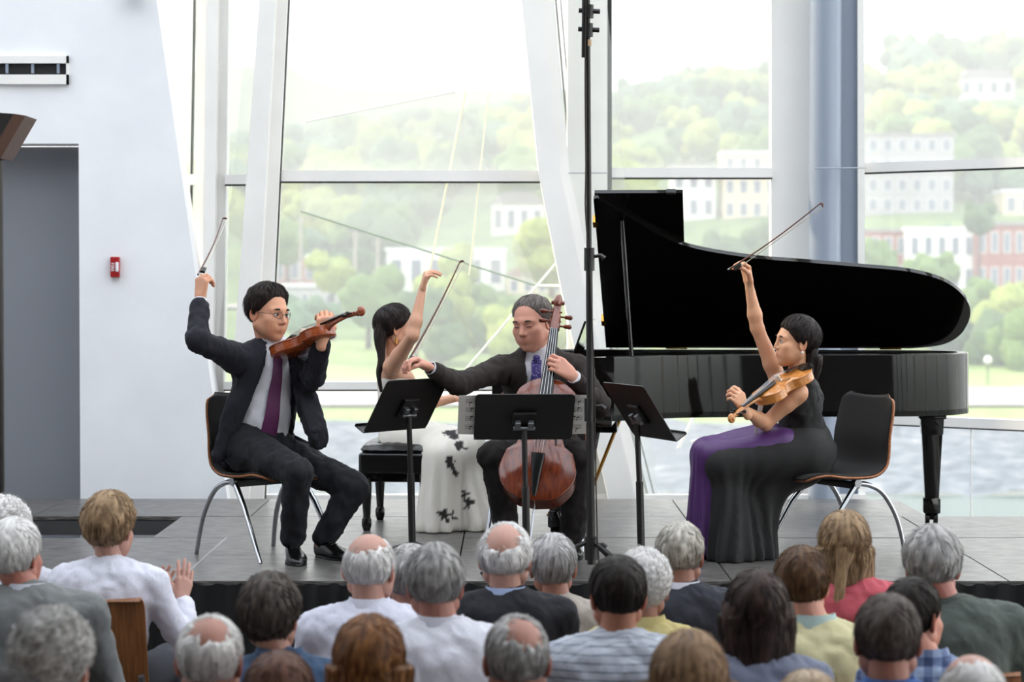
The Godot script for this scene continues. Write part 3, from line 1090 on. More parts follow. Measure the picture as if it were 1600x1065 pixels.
func house(label: String, px0: float, px1: float, py0: float, py1: float, dist: float, wall: Material, roof: Material, cols: int, floors: int, depth := 9.0, gable := 0.0, group := "") -> void:
	# walls from measured corners, real windows with panes, flat or pitched roof
	var a := at(px0, py0, dist)
	var z := at(px1, py1, dist)
	var w := z.x - a.x
	var h := a.y - z.y
	var o := thing("house", label, "building", Vector3((a.x + z.x) / 2, z.y, -dist), 0.0, group)
	var b := MB.new()
	b.box(Vector3(0, h / 2 - 4.0, -depth / 2), Vector3(w, h + 8.0, depth))
	part(b, "wall", wall, o)
	b = MB.new()
	if gable > 0.0:
		b.prism(PackedVector2Array([Vector2(-w / 2 - 0.4, h), Vector2(w / 2 + 0.4, h), Vector2(w / 2 - gable, h + gable), Vector2(-w / 2 + gable, h + gable)]), -depth - 0.4, 0.5)
	else:
		b.box(Vector3(0, h + 0.25, -depth / 2), Vector3(w + 0.5, 0.5, depth + 0.6))
	part(b, "roof", roof, o)
	for f in floors:
		for c in cols:
			var ww := w / cols * 0.5
			var wh := h / floors * 0.55
			var p := Vector3(-w / 2 + (c + 0.5) * w / cols, (f + 0.52) * h / floors, 0.05)
			b = MB.new()
			b.box(p, Vector3(ww + 0.25, wh + 0.25, 0.14))
			var win := part(b, "window", M.house_trim, o)
			b = MB.new()
			b.box(p + Vector3(0, 0, 0.06), Vector3(ww, wh, 0.1))
			part(b, "pane", M.house_pane, win)

# label, edges in the photograph, distance, wall, roof, columns and floors of windows, depth, roof pitch
const HOUSES := [
	["red brick row house with pale windows beside the white house front", 1338, 1418, 362, 452, 400, "brick_far", "roof_grey", 4, 2],
	["white house front between two red brick row houses", 1419, 1524, 360, 460, 398, "plaster_white", "roof_white", 5, 2],
	["long red brick row house with arched pale windows above the trees", 1525, 1680, 352, 462, 400, "brick_far", "roof_grey", 8, 2],
	["grey apartment block with balconies below the wooded hill", 1330, 1490, 212, 336, 480, "plaster_grey", "roof_grey", 7, 4],
	["pale house with gabled roof high among hillside trees", 1500, 1585, 122, 152, 560, "plaster_white", "roof_grey", 4, 1, 8.0, 2.0],
	["small cream house with flat roof above the brick row", 1568, 1640, 300, 340, 450, "plaster_cream", "roof_white", 3, 1],
	["pale cream building on the hill seen beside the white post", 1130, 1215, 240, 345, 450, "plaster_cream", "roof_white", 4, 3],
	["small white house on the hill above the piano", 1050, 1118, 262, 345, 440, "plaster_white", "roof_grey", 3, 2],
	["large flat-roofed white hall beside the lawn", 604, 790, 392, 458, 360, "plaster_white", "roof_white", 6, 1],
	["grey house with windows on the slope above the white hall", 768, 850, 318, 368, 430, "plaster_white", "roof_grey", 4, 1, 8.0, 2.2],
	["low red brick shed with white roof edge by the river", 424, 497, 402, 446, 380, "brick_far", "roof_white", 3, 1],
	["long low white-roofed shed beyond the lawn", 410, 580, 448, 500, 345, "plaster_grey", "roof_white", 9, 1],
	["low house with red roof beyond the lawn", 792, 880, 432, 462, 365, "plaster_cream", "roof_red", 4, 1, 8.0, 1.6],
]

func houses() -> void:
	mat("pole_wood", Color(0.56, 0.53, 0.49), 0.9)
	mat("house_trim", Color(0.86, 0.85, 0.83), 0.7)
	mat("house_pane", Color(0.34, 0.38, 0.44), 0.15)
	mat("brick_far", Color(0.55, 0.30, 0.26), 0.9); mat("plaster_white", Color(0.86, 0.86, 0.84), 0.8); mat("plaster_grey", Color(0.58, 0.58, 0.58), 0.8)
	mat("plaster_cream", Color(0.80, 0.74, 0.62), 0.8); mat("roof_grey", Color(0.50, 0.48, 0.47), 0.8); mat("roof_white", Color(0.84, 0.84, 0.85), 0.7); mat("roof_red", Color(0.48, 0.30, 0.26), 0.8)
	for h in HOUSES:
		house(h[0], h[1], h[2], h[3], h[4], stands_at((h[1] + h[2]) / 2.0, h[4]), M[h[6]], M[h[7]], h[8], h[9], h[10] if h.size() > 10 else 9.0, h[11] if h.size() > 11 else 0.0)
	# lamp posts and utility poles
	for q in [[470, 338, 452, 340.0], [555, 360, 452, 335.0], [590, 372, 452, 332.0]]:
		var p0 := at(q[0], q[2], q[3])
		var p1 := at(q[0], q[1], q[3])
		var pole := thing("utility_pole", "tall grey utility pole beyond the lawn", "pole", p0, 0.0, "utility poles beyond the lawn")
		var b := MB.new()
		b.tube([Vector3(0, -6, 0), p1 - p0], 0.22, 8)
		part(b, "pole_shaft", M.pole_wood, pole)
		b = MB.new()
		b.box(p1 - p0 - Vector3(0, 0.7, 0), Vector3(1.6, 0.2, 0.2))
		part(b, "crossarm", M.pole_wood, pole)
	var lamp := thing("lamp_post", "slim lamp post with round white globe on the lawn", "lamp", at(1543, 640, 240))
	var b2 := MB.new()
	b2.tube([Vector3(0, -1, 0), Vector3(0, 4.9, 0)], 0.08, 8)
	part(b2, "pole", M.stand_black, lamp)
	b2 = MB.new()
	var prof := []
	for k in 11: prof.append(Vector2(0.42 * sin(PI * k / 10.0) + 0.001, 5.2 - 0.42 * cos(PI * k / 10.0)))
	b2.lathe(prof, 14)
	part(b2, "globe", M.plaster_white, lamp)
	# parked car
	var base := at(1583, 628, 238)
	var car := thing("car", "small blue car parked on the far road", "car", Vector3(base.x, ground_y(base.x, 218) + 0.25, -218))
	b2 = MB.new()
	b2.rbox(Vector3(0, 0.6, 0), Vector3(4.0, 0.7, 1.7), 0.2)
	b2.prism(PackedVector2Array([Vector2(-1.5, 0.9), Vector2(1.3, 0.9), Vector2(0.7, 1.5), Vector2(-1.0, 1.5)]), -0.72, 0.72)
	part(b2, "body", mat("car_blue", Color(0.20, 0.30, 0.58), 0.3), car)
	b2 = MB.new()
	b2.prism(PackedVector2Array([Vector2(-1.3, 0.98), Vector2(1.05, 0.98), Vector2(0.6, 1.4), Vector2(-0.9, 1.4)]), -0.73, 0.73)
	part(b2, "side_windows", M.house_pane, car)
	for sx in [-1.25, 1.25]:
		for sz in [-0.75, 0.75]:
			b2 = MB.new()
			b2.tube([Vector3(sx, 0.33, sz - 0.1), Vector3(sx, 0.33, sz + 0.1)], 0.33, 14)
			part(b2, "wheel", M.black, car)

# ---------------------------------------------------------------- furniture on the stage
func smooth_line(pts: Array, n: int) -> Array:
	# points along a Catmull-Rom curve through pts
	var out := []
	var m := pts.size() - 1
	for k in n + 1:
		var t := float(k) / n * m
		var i := mini(int(t), m - 1)
		var a = pts[maxi(i - 1, 0)]
		var d = pts[mini(i + 2, m)]
		out.append(pts[i].cubic_interpolate(pts[i + 1], a, d, t - i))
	return out

func shell_rows(prof: Array, thick: float, off: float, inset := 0.0) -> Array:
	# a bent sheet: prof = Vector3(z, y, half width); rows are closed loops across the width
	var rows := []
	for k in prof.size():
		var a: Vector3 = prof[maxi(k - 1, 0)]
		var b: Vector3 = prof[mini(k + 1, prof.size() - 1)]
		var t := Vector2(b.x - a.x, b.y - a.y).normalized()
		var n := Vector2(-t.y, t.x)
		var c := Vector2(prof[k].x, prof[k].y) + n * off
		var w: float = prof[k].z - inset
		var row := []
		for s in 9:
			var x := -w + 2.0 * w * s / 8.0
			var dish := 0.012 * (x / maxf(w, 0.01)) * (x / maxf(w, 0.01))
			row.append(Vector3(x, c.y + n.y * (thick / 2 + dish), c.x + n.x * (thick / 2 + dish)))
		for s in 9:
			var x := w - 2.0 * w * s / 8.0
			var dish := 0.012 * (x / maxf(w, 0.01)) * (x / maxf(w, 0.01))
			row.append(Vector3(x, c.y + n.y * (-thick / 2 + dish), c.x + n.x * (-thick / 2 + dish)))
		rows.append(row)
	return rows

func stage_chair(label: String, where: Vector3, turn: float) -> Node3D:
	var o := thing("shell_chair", label, "chair", where, turn, "shell chairs of the players")
	var key := [Vector3(-0.275, 0.760, 0.15), Vector3(-0.272, 0.752, 0.205), Vector3(-0.262, 0.69, 0.222), Vector3(-0.24, 0.58, 0.228), Vector3(-0.232, 0.48, 0.23), Vector3(-0.205, 0.42, 0.23), Vector3(-0.13, 0.385, 0.23), Vector3(0.02, 0.385, 0.235), Vector3(0.12, 0.398, 0.235), Vector3(0.18, 0.392, 0.225), Vector3(0.205, 0.375, 0.18)]
	var prof := smooth_line(key, 40)
	var b := MB.new()
	b.grid(shell_rows(prof, 0.012, 0.0), true, true)
	part(b, "shell", M.plywood, o, "bent plywood shell with a pale edge")
	b = MB.new()
	b.grid(shell_rows(prof, 0.010, 0.0095, 0.006), true, true)
	part(b, "seat_pad", M.pad_black, o)
	b = MB.new()
	b.grid(shell_rows(prof, 0.002, -0.0075, 0.004), true, true)
	part(b, "back_veneer", M.pad_black, o)
	b = MB.new()
	b.box(Vector3(0, 0.357, -0.05), Vector3(0.40, 0.03, 0.05))
	part(b, "crossbar", M.stand_black, o)
	for s in [-1.0, 1.0]:
		b = MB.new()
		b.tube([Vector3(s * 0.20, 0.365, -0.055), Vector3(s * 0.215, 0.25, 0.04), Vector3(s * 0.235, 0.0, 0.19)], [0.019, 0.016, 0.012], 12, 0.7, Vector3(0, 0.5, -1).normalized())
		part(b, "leg", M.chrome, o)
		b = MB.new()
		var arch := smooth_line([Vector3(s * 0.20, 0.365, -0.05), Vector3(s * 0.205, 0.357, -0.12), Vector3(s * 0.215, 0.31, -0.20), Vector3(s * 0.225, 0.18, -0.275), Vector3(s * 0.235, 0.0, -0.315)], 16)
		var rr := []
		for k in arch.size(): rr.append(lerpf(0.018, 0.012, k / 16.0))
		b.tube(arch, rr, 12, 0.75)
		part(b, "leg", M.chrome, o)
		b = MB.new()
		b.tube([Vector3(s * 0.185, 0.368, -0.052), Vector3(s * 0.222, 0.368, -0.052)], 0.02, 12)
		part(b, "hub", M.brushed, o)
	return o

func music_stand(label: String, cpx: float, cpy: float, d: float, n_h: Vector3, tilt: float, w: float, h: float, base_px: float) -> Node3D:
	# n_h: the level way the reader looks from; the desk's back leans the other way
	n_h = n_h.normalized()
	var c := at(cpx, cpy, d)
	var base := on_stage(base_px, d)
	var o := thing("music_stand", label, "music stand", base)
	var side := Vector3.UP.cross(n_h).normalized()
	var u := (Vector3.UP * cos(tilt) - n_h * sin(tilt)).normalized()
	var n := side.cross(u).normalized()
	if n.dot(n_h) < 0: n = -n
	var bs := Basis(side, u, n)
	if bs.determinant() < 0: bs = Basis(-side, u, n)
	var t := Transform3D(bs, c - base)
	var b := MB.new()
	var poly := PackedVector2Array()
	for q in [[1, 1], [-1, 1], [-1, -1], [1, -1]]:
		for k in 5:
			var a: float = {[1, 1]: 0.0, [-1, 1]: PI / 2, [-1, -1]: PI, [1, -1]: 1.5 * PI}[q] + k / 4.0 * PI / 2
			poly.append(Vector2(q[0] * (w / 2 - 0.02) + cos(a) * 0.02, q[1] * (h / 2 - 0.02) + sin(a) * 0.02))
	b.prism(poly, -0.002, 0.002, t)
	var desk := part(b, "desk", M.stand_black, o)
	b = MB.new()
	b.box(t * Vector3(0, -h / 2, 0.03), Vector3(w, 0.004, 0.062), bs)
	b.box(t * Vector3(0, -h / 2 + 0.006, 0.06), Vector3(w, 0.012, 0.003), bs)
	part(b, "shelf", M.stand_black, desk)
	b = MB.new()
	b.rbox(t * Vector3(0, -0.01, -0.012), Vector3(0.11, 0.10, 0.02), 0.006, bs)
	part(b, "clamp_plate", M.stand_black, desk)
	for s in [-0.03, 0.03]:
		b = MB.new()
		b.rbox(t * Vector3(s, -0.015, -0.03), Vector3(0.028, 0.035, 0.03), 0.006, bs)
		part(b, "clamp", M.brushed, desk)
	b = MB.new()
	var neck := t * Vector3(0, -0.045, -0.04)
	b.tube([t * Vector3(-0.05, -0.04, -0.035), t * Vector3(0.05, -0.04, -0.035)], 0.010, 10)
	part(b, "pivot", M.brushed, o)
	b = MB.new()
	b.tube([neck, Vector3(neck.x * 0.4, neck.y * 0.55, neck.z * 0.4)], 0.013, 12)
	part(b, "inner_pole", M.stand_black, o)
	b = MB.new()
	b.tube([Vector3(neck.x * 0.45, neck.y * 0.6, neck.z * 0.45), Vector3(0, 0.04, 0)], 0.0175, 12)
	part(b, "pole", M.stand_black, o)
	for k in 3:
		b = MB.new()
		var a := TAU * k / 3.0 + 0.5
		b.tube([Vector3(0, 0.07, 0), Vector3(cos(a) * 0.12, 0.05, sin(a) * 0.12), Vector3(cos(a) * 0.24, 0.008, sin(a) * 0.24)], [0.016, 0.012, 0.008], 8)
		part(b, "foot", M.stand_black, o)
	o.set_meta("desk", t)
	return o

func sheet(label: String, o: Node3D, x0: float, x1: float, y0: float, y1: float, seed_: int) -> void:
	# printed music lying on a desk: staves, stems and note heads drawn as print
	var t: Transform3D = o.get_meta("desk")
	var im := Image.create(256, 340, false, Image.FORMAT_RGB8)
	im.fill(Color(0.86, 0.85, 0.82))
	rng.seed = seed_
	for st in 9:
		var y := 22 + st * 35
		for l in 5: im.fill_rect(Rect2i(14, y + l * 4, 228, 1), Color(0.25, 0.25, 0.25))
		var x := 20
		while x < 236:
			var ny := y + rng.randi_range(-3, 16)
			im.fill_rect(Rect2i(x, ny, 5, 4), Color(0.08, 0.08, 0.08))
			im.fill_rect(Rect2i(x + 4, ny - 12, 1, 12), Color(0.1, 0.1, 0.1))
			x += rng.randi_range(7, 16)
	var m := mat("music_print_%d" % seed_, Color(1, 1, 1), 0.8)
	m.albedo_texture = ImageTexture.create_from_image(im)
	var b := MB.new()
	var rows := []
	for side in [0.004, 0.0055]:
		var r := []
		for k in 9:
			var x := lerpf(x0, x1, k / 8.0)
			r.append(x)
		for j in 7:
			var row := []
			for k in 9:
				var bend := 0.012 * sin(PI * k / 8.0) + 0.02 * pow(absf(k / 4.0 - 1.0), 3.0) * (j / 6.0)
				row.append(t * Vector3(r[k], lerpf(y1, y0, j / 6.0), side + 0.002 + bend * 0.4))
			rows.append(row)
		if side == 0.004: rows.reverse()
	b.grid(rows)
	var p := part(b, numbered("sheet_music"), m, self)
	# both leaves carry the print
	p.position = o.position
	tag(p, label, "sheet music")

func mic_stand() -> void:
	var d := 10.32
	var base := on_stage(924.5, d)
	var o := thing("microphone_stand", "very tall black microphone stand rising past the top of the window", "microphone stand", base)
	var top := at(917.5, -30, d) - base
	var rel := func(px: float, py: float) -> Vector3: return at(px, py, d) - base
	var b := MB.new()
	b.tube([Vector3(0, 0.05, 0), rel.call(922.0, 660.0)], 0.0185, 14)
	part(b, "lower_tube", M.stand_black, o)
	b = MB.new()
	b.tube([rel.call(922.0, 670.0), rel.call(920.5, 395.0)], 0.0155, 14)
	part(b, "middle_tube", M.stand_black, o)
	b = MB.new()
	b.tube([rel.call(920.5, 400.0), top], 0.0125, 14)
	part(b, "upper_tube", M.stand_black, o)
	for q in [[920.8, 405.0, 0.024, 1.0], [922.0, 640.0, 0.026, 1.0], [924.0, 856.0, 0.030, 1.0]]:
		b = MB.new()
		b.tube([rel.call(q[0], q[1] - 18.0), rel.call(q[0], q[1] + 18.0)], q[2], 14)
		part(b, "clutch", M.stand_black, o)
		b = MB.new()
		var k0: Vector3 = rel.call(q[0] + 4.0, q[1] - 4.0)
		b.tube([k0, k0 + Vector3(0.04, 0.006, 0.006), k0 + Vector3(0.055, -0.008, 0.008)], [0.008, 0.009, 0.012], 8)
		part(b, "knob", M.stand_black, o)
	for q in [[920.0, 18.0, 912.0, 14.0], [919.0, 47.0, 934.0, 47.0]]:
		b = MB.new()
		var a: Vector3 = rel.call(q[0], q[1])
		b.tube([a + Vector3(0, 0.03, 0), a - Vector3(0, 0.03, 0)], 0.022, 12)
		part(b, "boom_clamp", M.stand_black, o)
		b = MB.new()
		b.tube([a + Vector3(-0.045, 0.005, 0.0), a + Vector3(0.05, 0, 0.0)], 0.011, 8)
		part(b, "knob", M.stand_black, o)
	b = MB.new()
	b.tube([rel.call(911.5, 90.0) + Vector3(0, 0, 0.01), rel.call(912.5, -30.0) + Vector3(0, 0, 0.01)], 0.009, 10)
	part(b, "boom_tube", M.stand_black, o)
	b = MB.new()
	b.tube([rel.call(919.5, 72.0), rel.call(919.5, 62.0)], 0.0135, 12)
	part(b, "tape_band", mat("tape", Color(0.70, 0.58, 0.45), 0.7), o)
	for k in 3:
		b = MB.new()
		var a := TAU * k / 3.0 + 0.9
		b.tube([Vector3(0, 0.16, 0), Vector3(cos(a) * 0.34, 0.012, sin(a) * 0.34 - 0.02)], 0.011, 8)
		part(b, "leg", M.stand_black, o)
	# the cable taped along it
	var pts := smooth_line([rel.call(915.5, -20.0), rel.call(914.0, 120.0), rel.call(915.0, 260.0), rel.call(914.5, 330.0), rel.call(921.0, 420.0), rel.call(927.0, 560.0), rel.call(930.0, 700.0), rel.call(932.0, 800.0), Vector3(0.03, 0.1, 0.03), Vector3(0.06, 0.006, 0.06), Vector3(0.3, 0.005, -0.05)], 60)
	for k in pts.size(): pts[k] += Vector3(0, 0, 0.02)
	b = MB.new()
	b.tube(pts, 0.0035, 6)
	var cab := part(b, numbered("microphone_cable"), mat("cable_brown", Color(0.13, 0.08, 0.06), 0.6), self)
	cab.position = base
	tag(cab, "thin dark cable running down the tall microphone stand", "cable")

func bench() -> void:
	var c := on_stage(628, 12.45)
	var o := thing("piano_bench", "black tufted leather piano bench with tapered legs", "bench", c, deg_to_rad(-4))
	var w := 0.40
	var l := 0.66
	var b := MB.new()
	var rows := []
	for side in [1.0, -1.0]:
		for jj in 25:
			var j := jj if side > 0 else 24 - jj
			var row := []
			for k in 17:
				var fx := k / 8.0 - 1.0
				var fz := j / 12.0 - 1.0
				var e := pow(pow(absf(fx), 6.0) + pow(absf(fz), 6.0), 1.0 / 6.0)
				var y: float = 0.43 + side * 0.045 * sqrt(maxf(0.0, 1.0 - pow(minf(e, 1.0), 4.0)))
				if side > 0:
					for bx in [-0.5, 0.5]:
						for bz in [-0.6, 0.0, 0.6]:
							var q := Vector2((fx - bx) * w / 2, (fz - bz) * l / 2).length()
							y -= 0.018 * exp(-q * q / 0.0016)
					y += 0.006 * noise.get_noise_2d(fx * 3, fz * 3)
				var k2 := 1.0 / maxf(1.0, e)
				row.append(Vector3(fx * k2 * w / 2, y, fz * k2 * l / 2))
			rows.append(row)
	b.grid(rows)
	var cu := part(b, "cushion", M.leather, o)
	for bx in [-0.1, 0.1]:
		for bz in [-0.2, 0.0, 0.2]:
			b = MB.new()
			b.lathe([Vector2(0.001, 0.008), Vector2(0.007, 0.005), Vector2(0.009, 0.0), Vector2(0.001, -0.003)], 10, Transform3D(Basis.IDENTITY, Vector3(bx, 0.458, bz)))
			part(b, "button", M.leather, cu)
	b = MB.new()
	b.rbox(Vector3(0, 0.36, 0), Vector3(w - 0.01, 0.115, l - 0.01), 0.02)
	part(b, "cushion_side", M.leather, o)
	b = MB.new()
	b.rbox(Vector3(0, 0.285, 0), Vector3(w - 0.05, 0.05, l - 0.05), 0.006)
	part(b, "apron", M.piano_black, o)
	for sx in [-1.0, 1.0]:
		for sz in [-1.0, 1.0]:
			b = MB.new()
			var p := Vector3(sx * (w / 2 - 0.045), 0, sz * (l / 2 - 0.05))
			var rr := []
			for q in [[0.027, 0.30], [0.025, 0.2], [0.017, 0.075], [0.024, 0.06], [0.024, 0.03], [0.016, 0.0]]:
				var row := []
				for s in [[-1, -1], [1, -1], [1, 1], [-1, 1]]: row.append(p + Vector3(s[0] * q[0], q[1], s[1] * q[0]))
				rr.append(row)
			b.grid(rr, true, true)
			part(b, "leg", M.piano_black, o)
		b = MB.new()
		b.tube([Vector3(sx * w / 2, 0.36, 0), Vector3(sx * (w / 2 + 0.03), 0.36, 0)], 0.03, 14)
		part(b, "height_knob", M.piano_black, o)

func grand_piano() -> void:
	# local x from the key slip to the tail, z from the straight far side to the near side
	var turn := deg_to_rad(-5.5)
	var bs := Basis(Vector3.UP, turn)
	var fold := Vector3(0.535, STAGE, -13.1)
	var o := thing("grand_piano", "long glossy black grand piano with its lid propped open", "piano", fold - bs * Vector3(0.5, 0, 0), turn)
	var key := [Vector2(0.0, 1.45), Vector2(0.45, 1.45), Vector2(0.55, 1.385), Vector2(0.68, 1.25), Vector2(0.82, 1.10), Vector2(1.0, 0.98), Vector2(1.3, 0.89), Vector2(1.6, 0.845), Vector2(1.9, 0.80), Vector2(2.15, 0.755), Vector2(2.34, 0.66), Vector2(2.46, 0.50), Vector2(2.5, 0.33), Vector2(2.465, 0.15), Vector2(2.37, 0.04), Vector2(2.2, 0.0)]
	var curve := smooth_line(key, 90)
	curve.append(Vector2(0.0, 0.0))
	var y0 := 0.605
	var y1 := 0.935
	# rim: outer and inner wall with a rounded top
	var rows := []
	for q in [[0.0, y0], [0.0, y1 - 0.006], [-0.004, y1], [-0.048, y1], [-0.052, y1 - 0.01], [-0.052, y0 + 0.16]]:
		var row := []
		for k in curve.size():
			var a: Vector2 = curve[maxi(k - 1, 0)]
			var b2: Vector2 = curve[mini(k + 1, curve.size() - 1)]
			var t := (b2 - a).normalized()
			var n := Vector2(-t.y, t.x)      # outwards
			var p: Vector2 = curve[k] + n * q[0]
			row.append(Vector3(p.x, q[1], p.y))
		rows.append(row)
	var b := MB.new()
	b.grid(rows)
	part(b, "rim", M.piano_black, o)
	var poly := PackedVector2Array()
	for k in curve.size(): poly.append(curve[k])
	var flat := Transform3D(Basis(Vector3(1, 0, 0), Vector3(0, 0, 1), Vector3(0, -1, 0)), Vector3.ZERO)
	b = MB.new()
	b.prism(poly, -y0 - 0.03, -y0, flat)
	part(b, "bottom_board", M.piano_black, o)
	b = MB.new()
	b.prism(poly, -0.80, -0.78, Transform3D(flat.basis * Basis.from_scale(Vector3(0.975, 0.96, 1)), Vector3(0.03, 0, 0.03)))
	part(b, "soundboard", M.piano_inside, o)
	# lid, hinged along the straight side
	var th := deg_to_rad(34)
	var lt := Transform3D(Basis(Vector3(1, 0, 0), Vector3(0, sin(th), cos(th)), Vector3(0, cos(th), -sin(th))), Vector3(0, y1 + 0.012, 0.005))
	var lid := PackedVector2Array()
	for p in curve:
		if p.x >= 0.5: lid.append(p + Vector2(0.012, 0.008 if p.y > 0.2 else 0.0))
	lid.append(Vector2(0.5, 0.0)); lid.append(Vector2(0.5, 1.43))
	b = MB.new()
	b.prism(lid, -0.004, 0.018, lt)
	part(b, "lid", M.piano_black, o)
	b = MB.new()
	b.prism(PackedVector2Array([Vector2(0.505, 0.0), Vector2(0.96, 0.0), Vector2(0.96, 1.45), Vector2(0.505, 1.45)]), 0.02, 0.04, Transform3D(lt.basis, lt.origin))
	part(b, "lid_flap", M.piano_black, o)
	for z in [0.25, 1.2]:
		b = MB.new()
		b.rbox(lt * Vector3(0.5, z, 0.02), Vector3(0.03, 0.05, 0.05), 0.004, lt.basis)
		part(b, "flap_hinge", M.brass, o)
	b = MB.new()
	b.rbox(lt * Vector3(0.90, 1.46, 0.02), Vector3(0.05, 0.02, 0.03), 0.006, lt.basis)
	part(b, "lid_buffer", M.stand_black, o)
	for x in [0.9, 1.6, 2.1]:
		b = MB.new()
		b.tube([Vector3(x - 0.06, y1 + 0.01, 0.004), Vector3(x + 0.06, y1 + 0.01, 0.004)], 0.008, 8)
		part(b, "lid_hinge", M.brass, o)
	b = MB.new()
	b.tube([Vector3(0.70, 0.86, 1.12), lt * Vector3(0.64, 1.24, -0.006)], 0.012, 10)
	part(b, "prop_stick", M.piano_black, o)
	# keyboard end
	b = MB.new()
	b.rbox(Vector3(0.30, 0.615, 0.725), Vector3(0.62, 0.06, 1.45), 0.008)
	part(b, "keybed", M.piano_black, o)
	for z in [0.045, 1.405]:
		b = MB.new()
		b.prism(PackedVector2Array([Vector2(0.02, 0.64), Vector2(0.62, 0.64), Vector2(0.62, y1), Vector2(0.36, y1), Vector2(0.26, 0.86), Vector2(0.05, 0.80), Vector2(0.02, 0.76)]), z - 0.045, z + 0.045)
		part(b, "arm", M.piano_black, o)
	b = MB.new()
	b.rbox(Vector3(0.33, 0.80, 0.725), Vector3(0.02, 0.22, 1.26), 0.004, Basis(Vector3.BACK, -0.15))
	part(b, "fallboard", M.piano_black, o)
	b = MB.new()
	for k in 52: b.rbox(Vector3(0.16, 0.70, 0.12 + k * 0.0236), Vector3(0.15, 0.02, 0.022), 0.002, Basis.IDENTITY, 1)
	var keys := part(b, "keyboard", M.paper, o)
	keys.set_meta("kind", "stuff")
	b = MB.new()
	b.rbox(Vector3(0.42, 1.02, 0.725), Vector3(0.012, 0.20, 0.80), 0.005, Basis(Vector3.BACK, -0.35))
	part(b, "music_desk", M.piano_black, o)
	# legs with brass casters
	for q in [Vector3(0.32, 0, 0.17), Vector3(0.32, 0, 1.28), Vector3(2.30, 0, 0.37)]:
		b = MB.new()
		var rr := []
		for s in [[0.072, 0.60], [0.072, 0.575], [0.060, 0.57], [0.057, 0.49], [0.053, 0.485], [0.037, 0.145], [0.045, 0.135], [0.045, 0.062], [0.037, 0.055]]:
			var row := []
			for c in [[-1, -1], [1, -1], [1, 1], [-1, 1]]: row.append(q + Vector3(c[0] * s[0], s[1], c[1] * s[0]))
			rr.append(row)
		b.grid(rr, true, true)
		var leg := part(b, "leg", M.piano_black, o)
		b = MB.new()
		for s in [-0.022, 0.022]:
			b.tube([q + Vector3(s - 0.011, 0.028, 0.0), q + Vector3(s + 0.011, 0.028, 0.0)], 0.028, 14)
		b.tube([q + Vector3(0, 0.02, 0), q + Vector3(0, 0.06, 0)], 0.012, 8)
		part(b, "caster", M.stand_black, leg)
	# pedal lyre
	b = MB.new()
	b.rbox(Vector3(0.52, 0.555, 0.80), Vector3(0.18, 0.075, 0.22), 0.01)
	b.tube([Vector3(0.50, 0.55, 0.72), Vector3(0.42, 0.12, 0.72)], 0.016, 10)
	b.tube([Vector3(0.50, 0.55, 0.88), Vector3(0.42, 0.12, 0.88)], 0.016, 10)
	b.rbox(Vector3(0.40, 0.10, 0.80), Vector3(0.12, 0.07, 0.28), 0.01)
	part(b, "pedal_lyre", M.piano_black, o)
	for z in [0.74, 0.80, 0.86]:
		b = MB.new()
		b.rbox(Vector3(0.30, 0.075, z), Vector3(0.14, 0.012, 0.025), 0.005)
		part(b, "pedal", M.brass, o)
	for z in [0.76, 0.84]:
		b = MB.new()
		b.tube([Vector3(0.62, 0.59, z), Vector3(0.44, 0.14, z)], 0.009, 8)
		part(b, "lyre_brace", M.brass, o)

# ---------------------------------------------------------------- bowed strings
func lut(tab: Array, y: float) -> float:
	for k in tab.size() - 1:
		if y <= tab[k + 1][0]:
			var t: float = (y - tab[k][0]) / (tab[k + 1][0] - tab[k][0])
			return cubic_interpolate(tab[k][1], tab[k + 1][1], tab[maxi(k - 1, 0)][1], tab[mini(k + 2, tab.size() - 1)][1], t)
	return tab[-1][1]

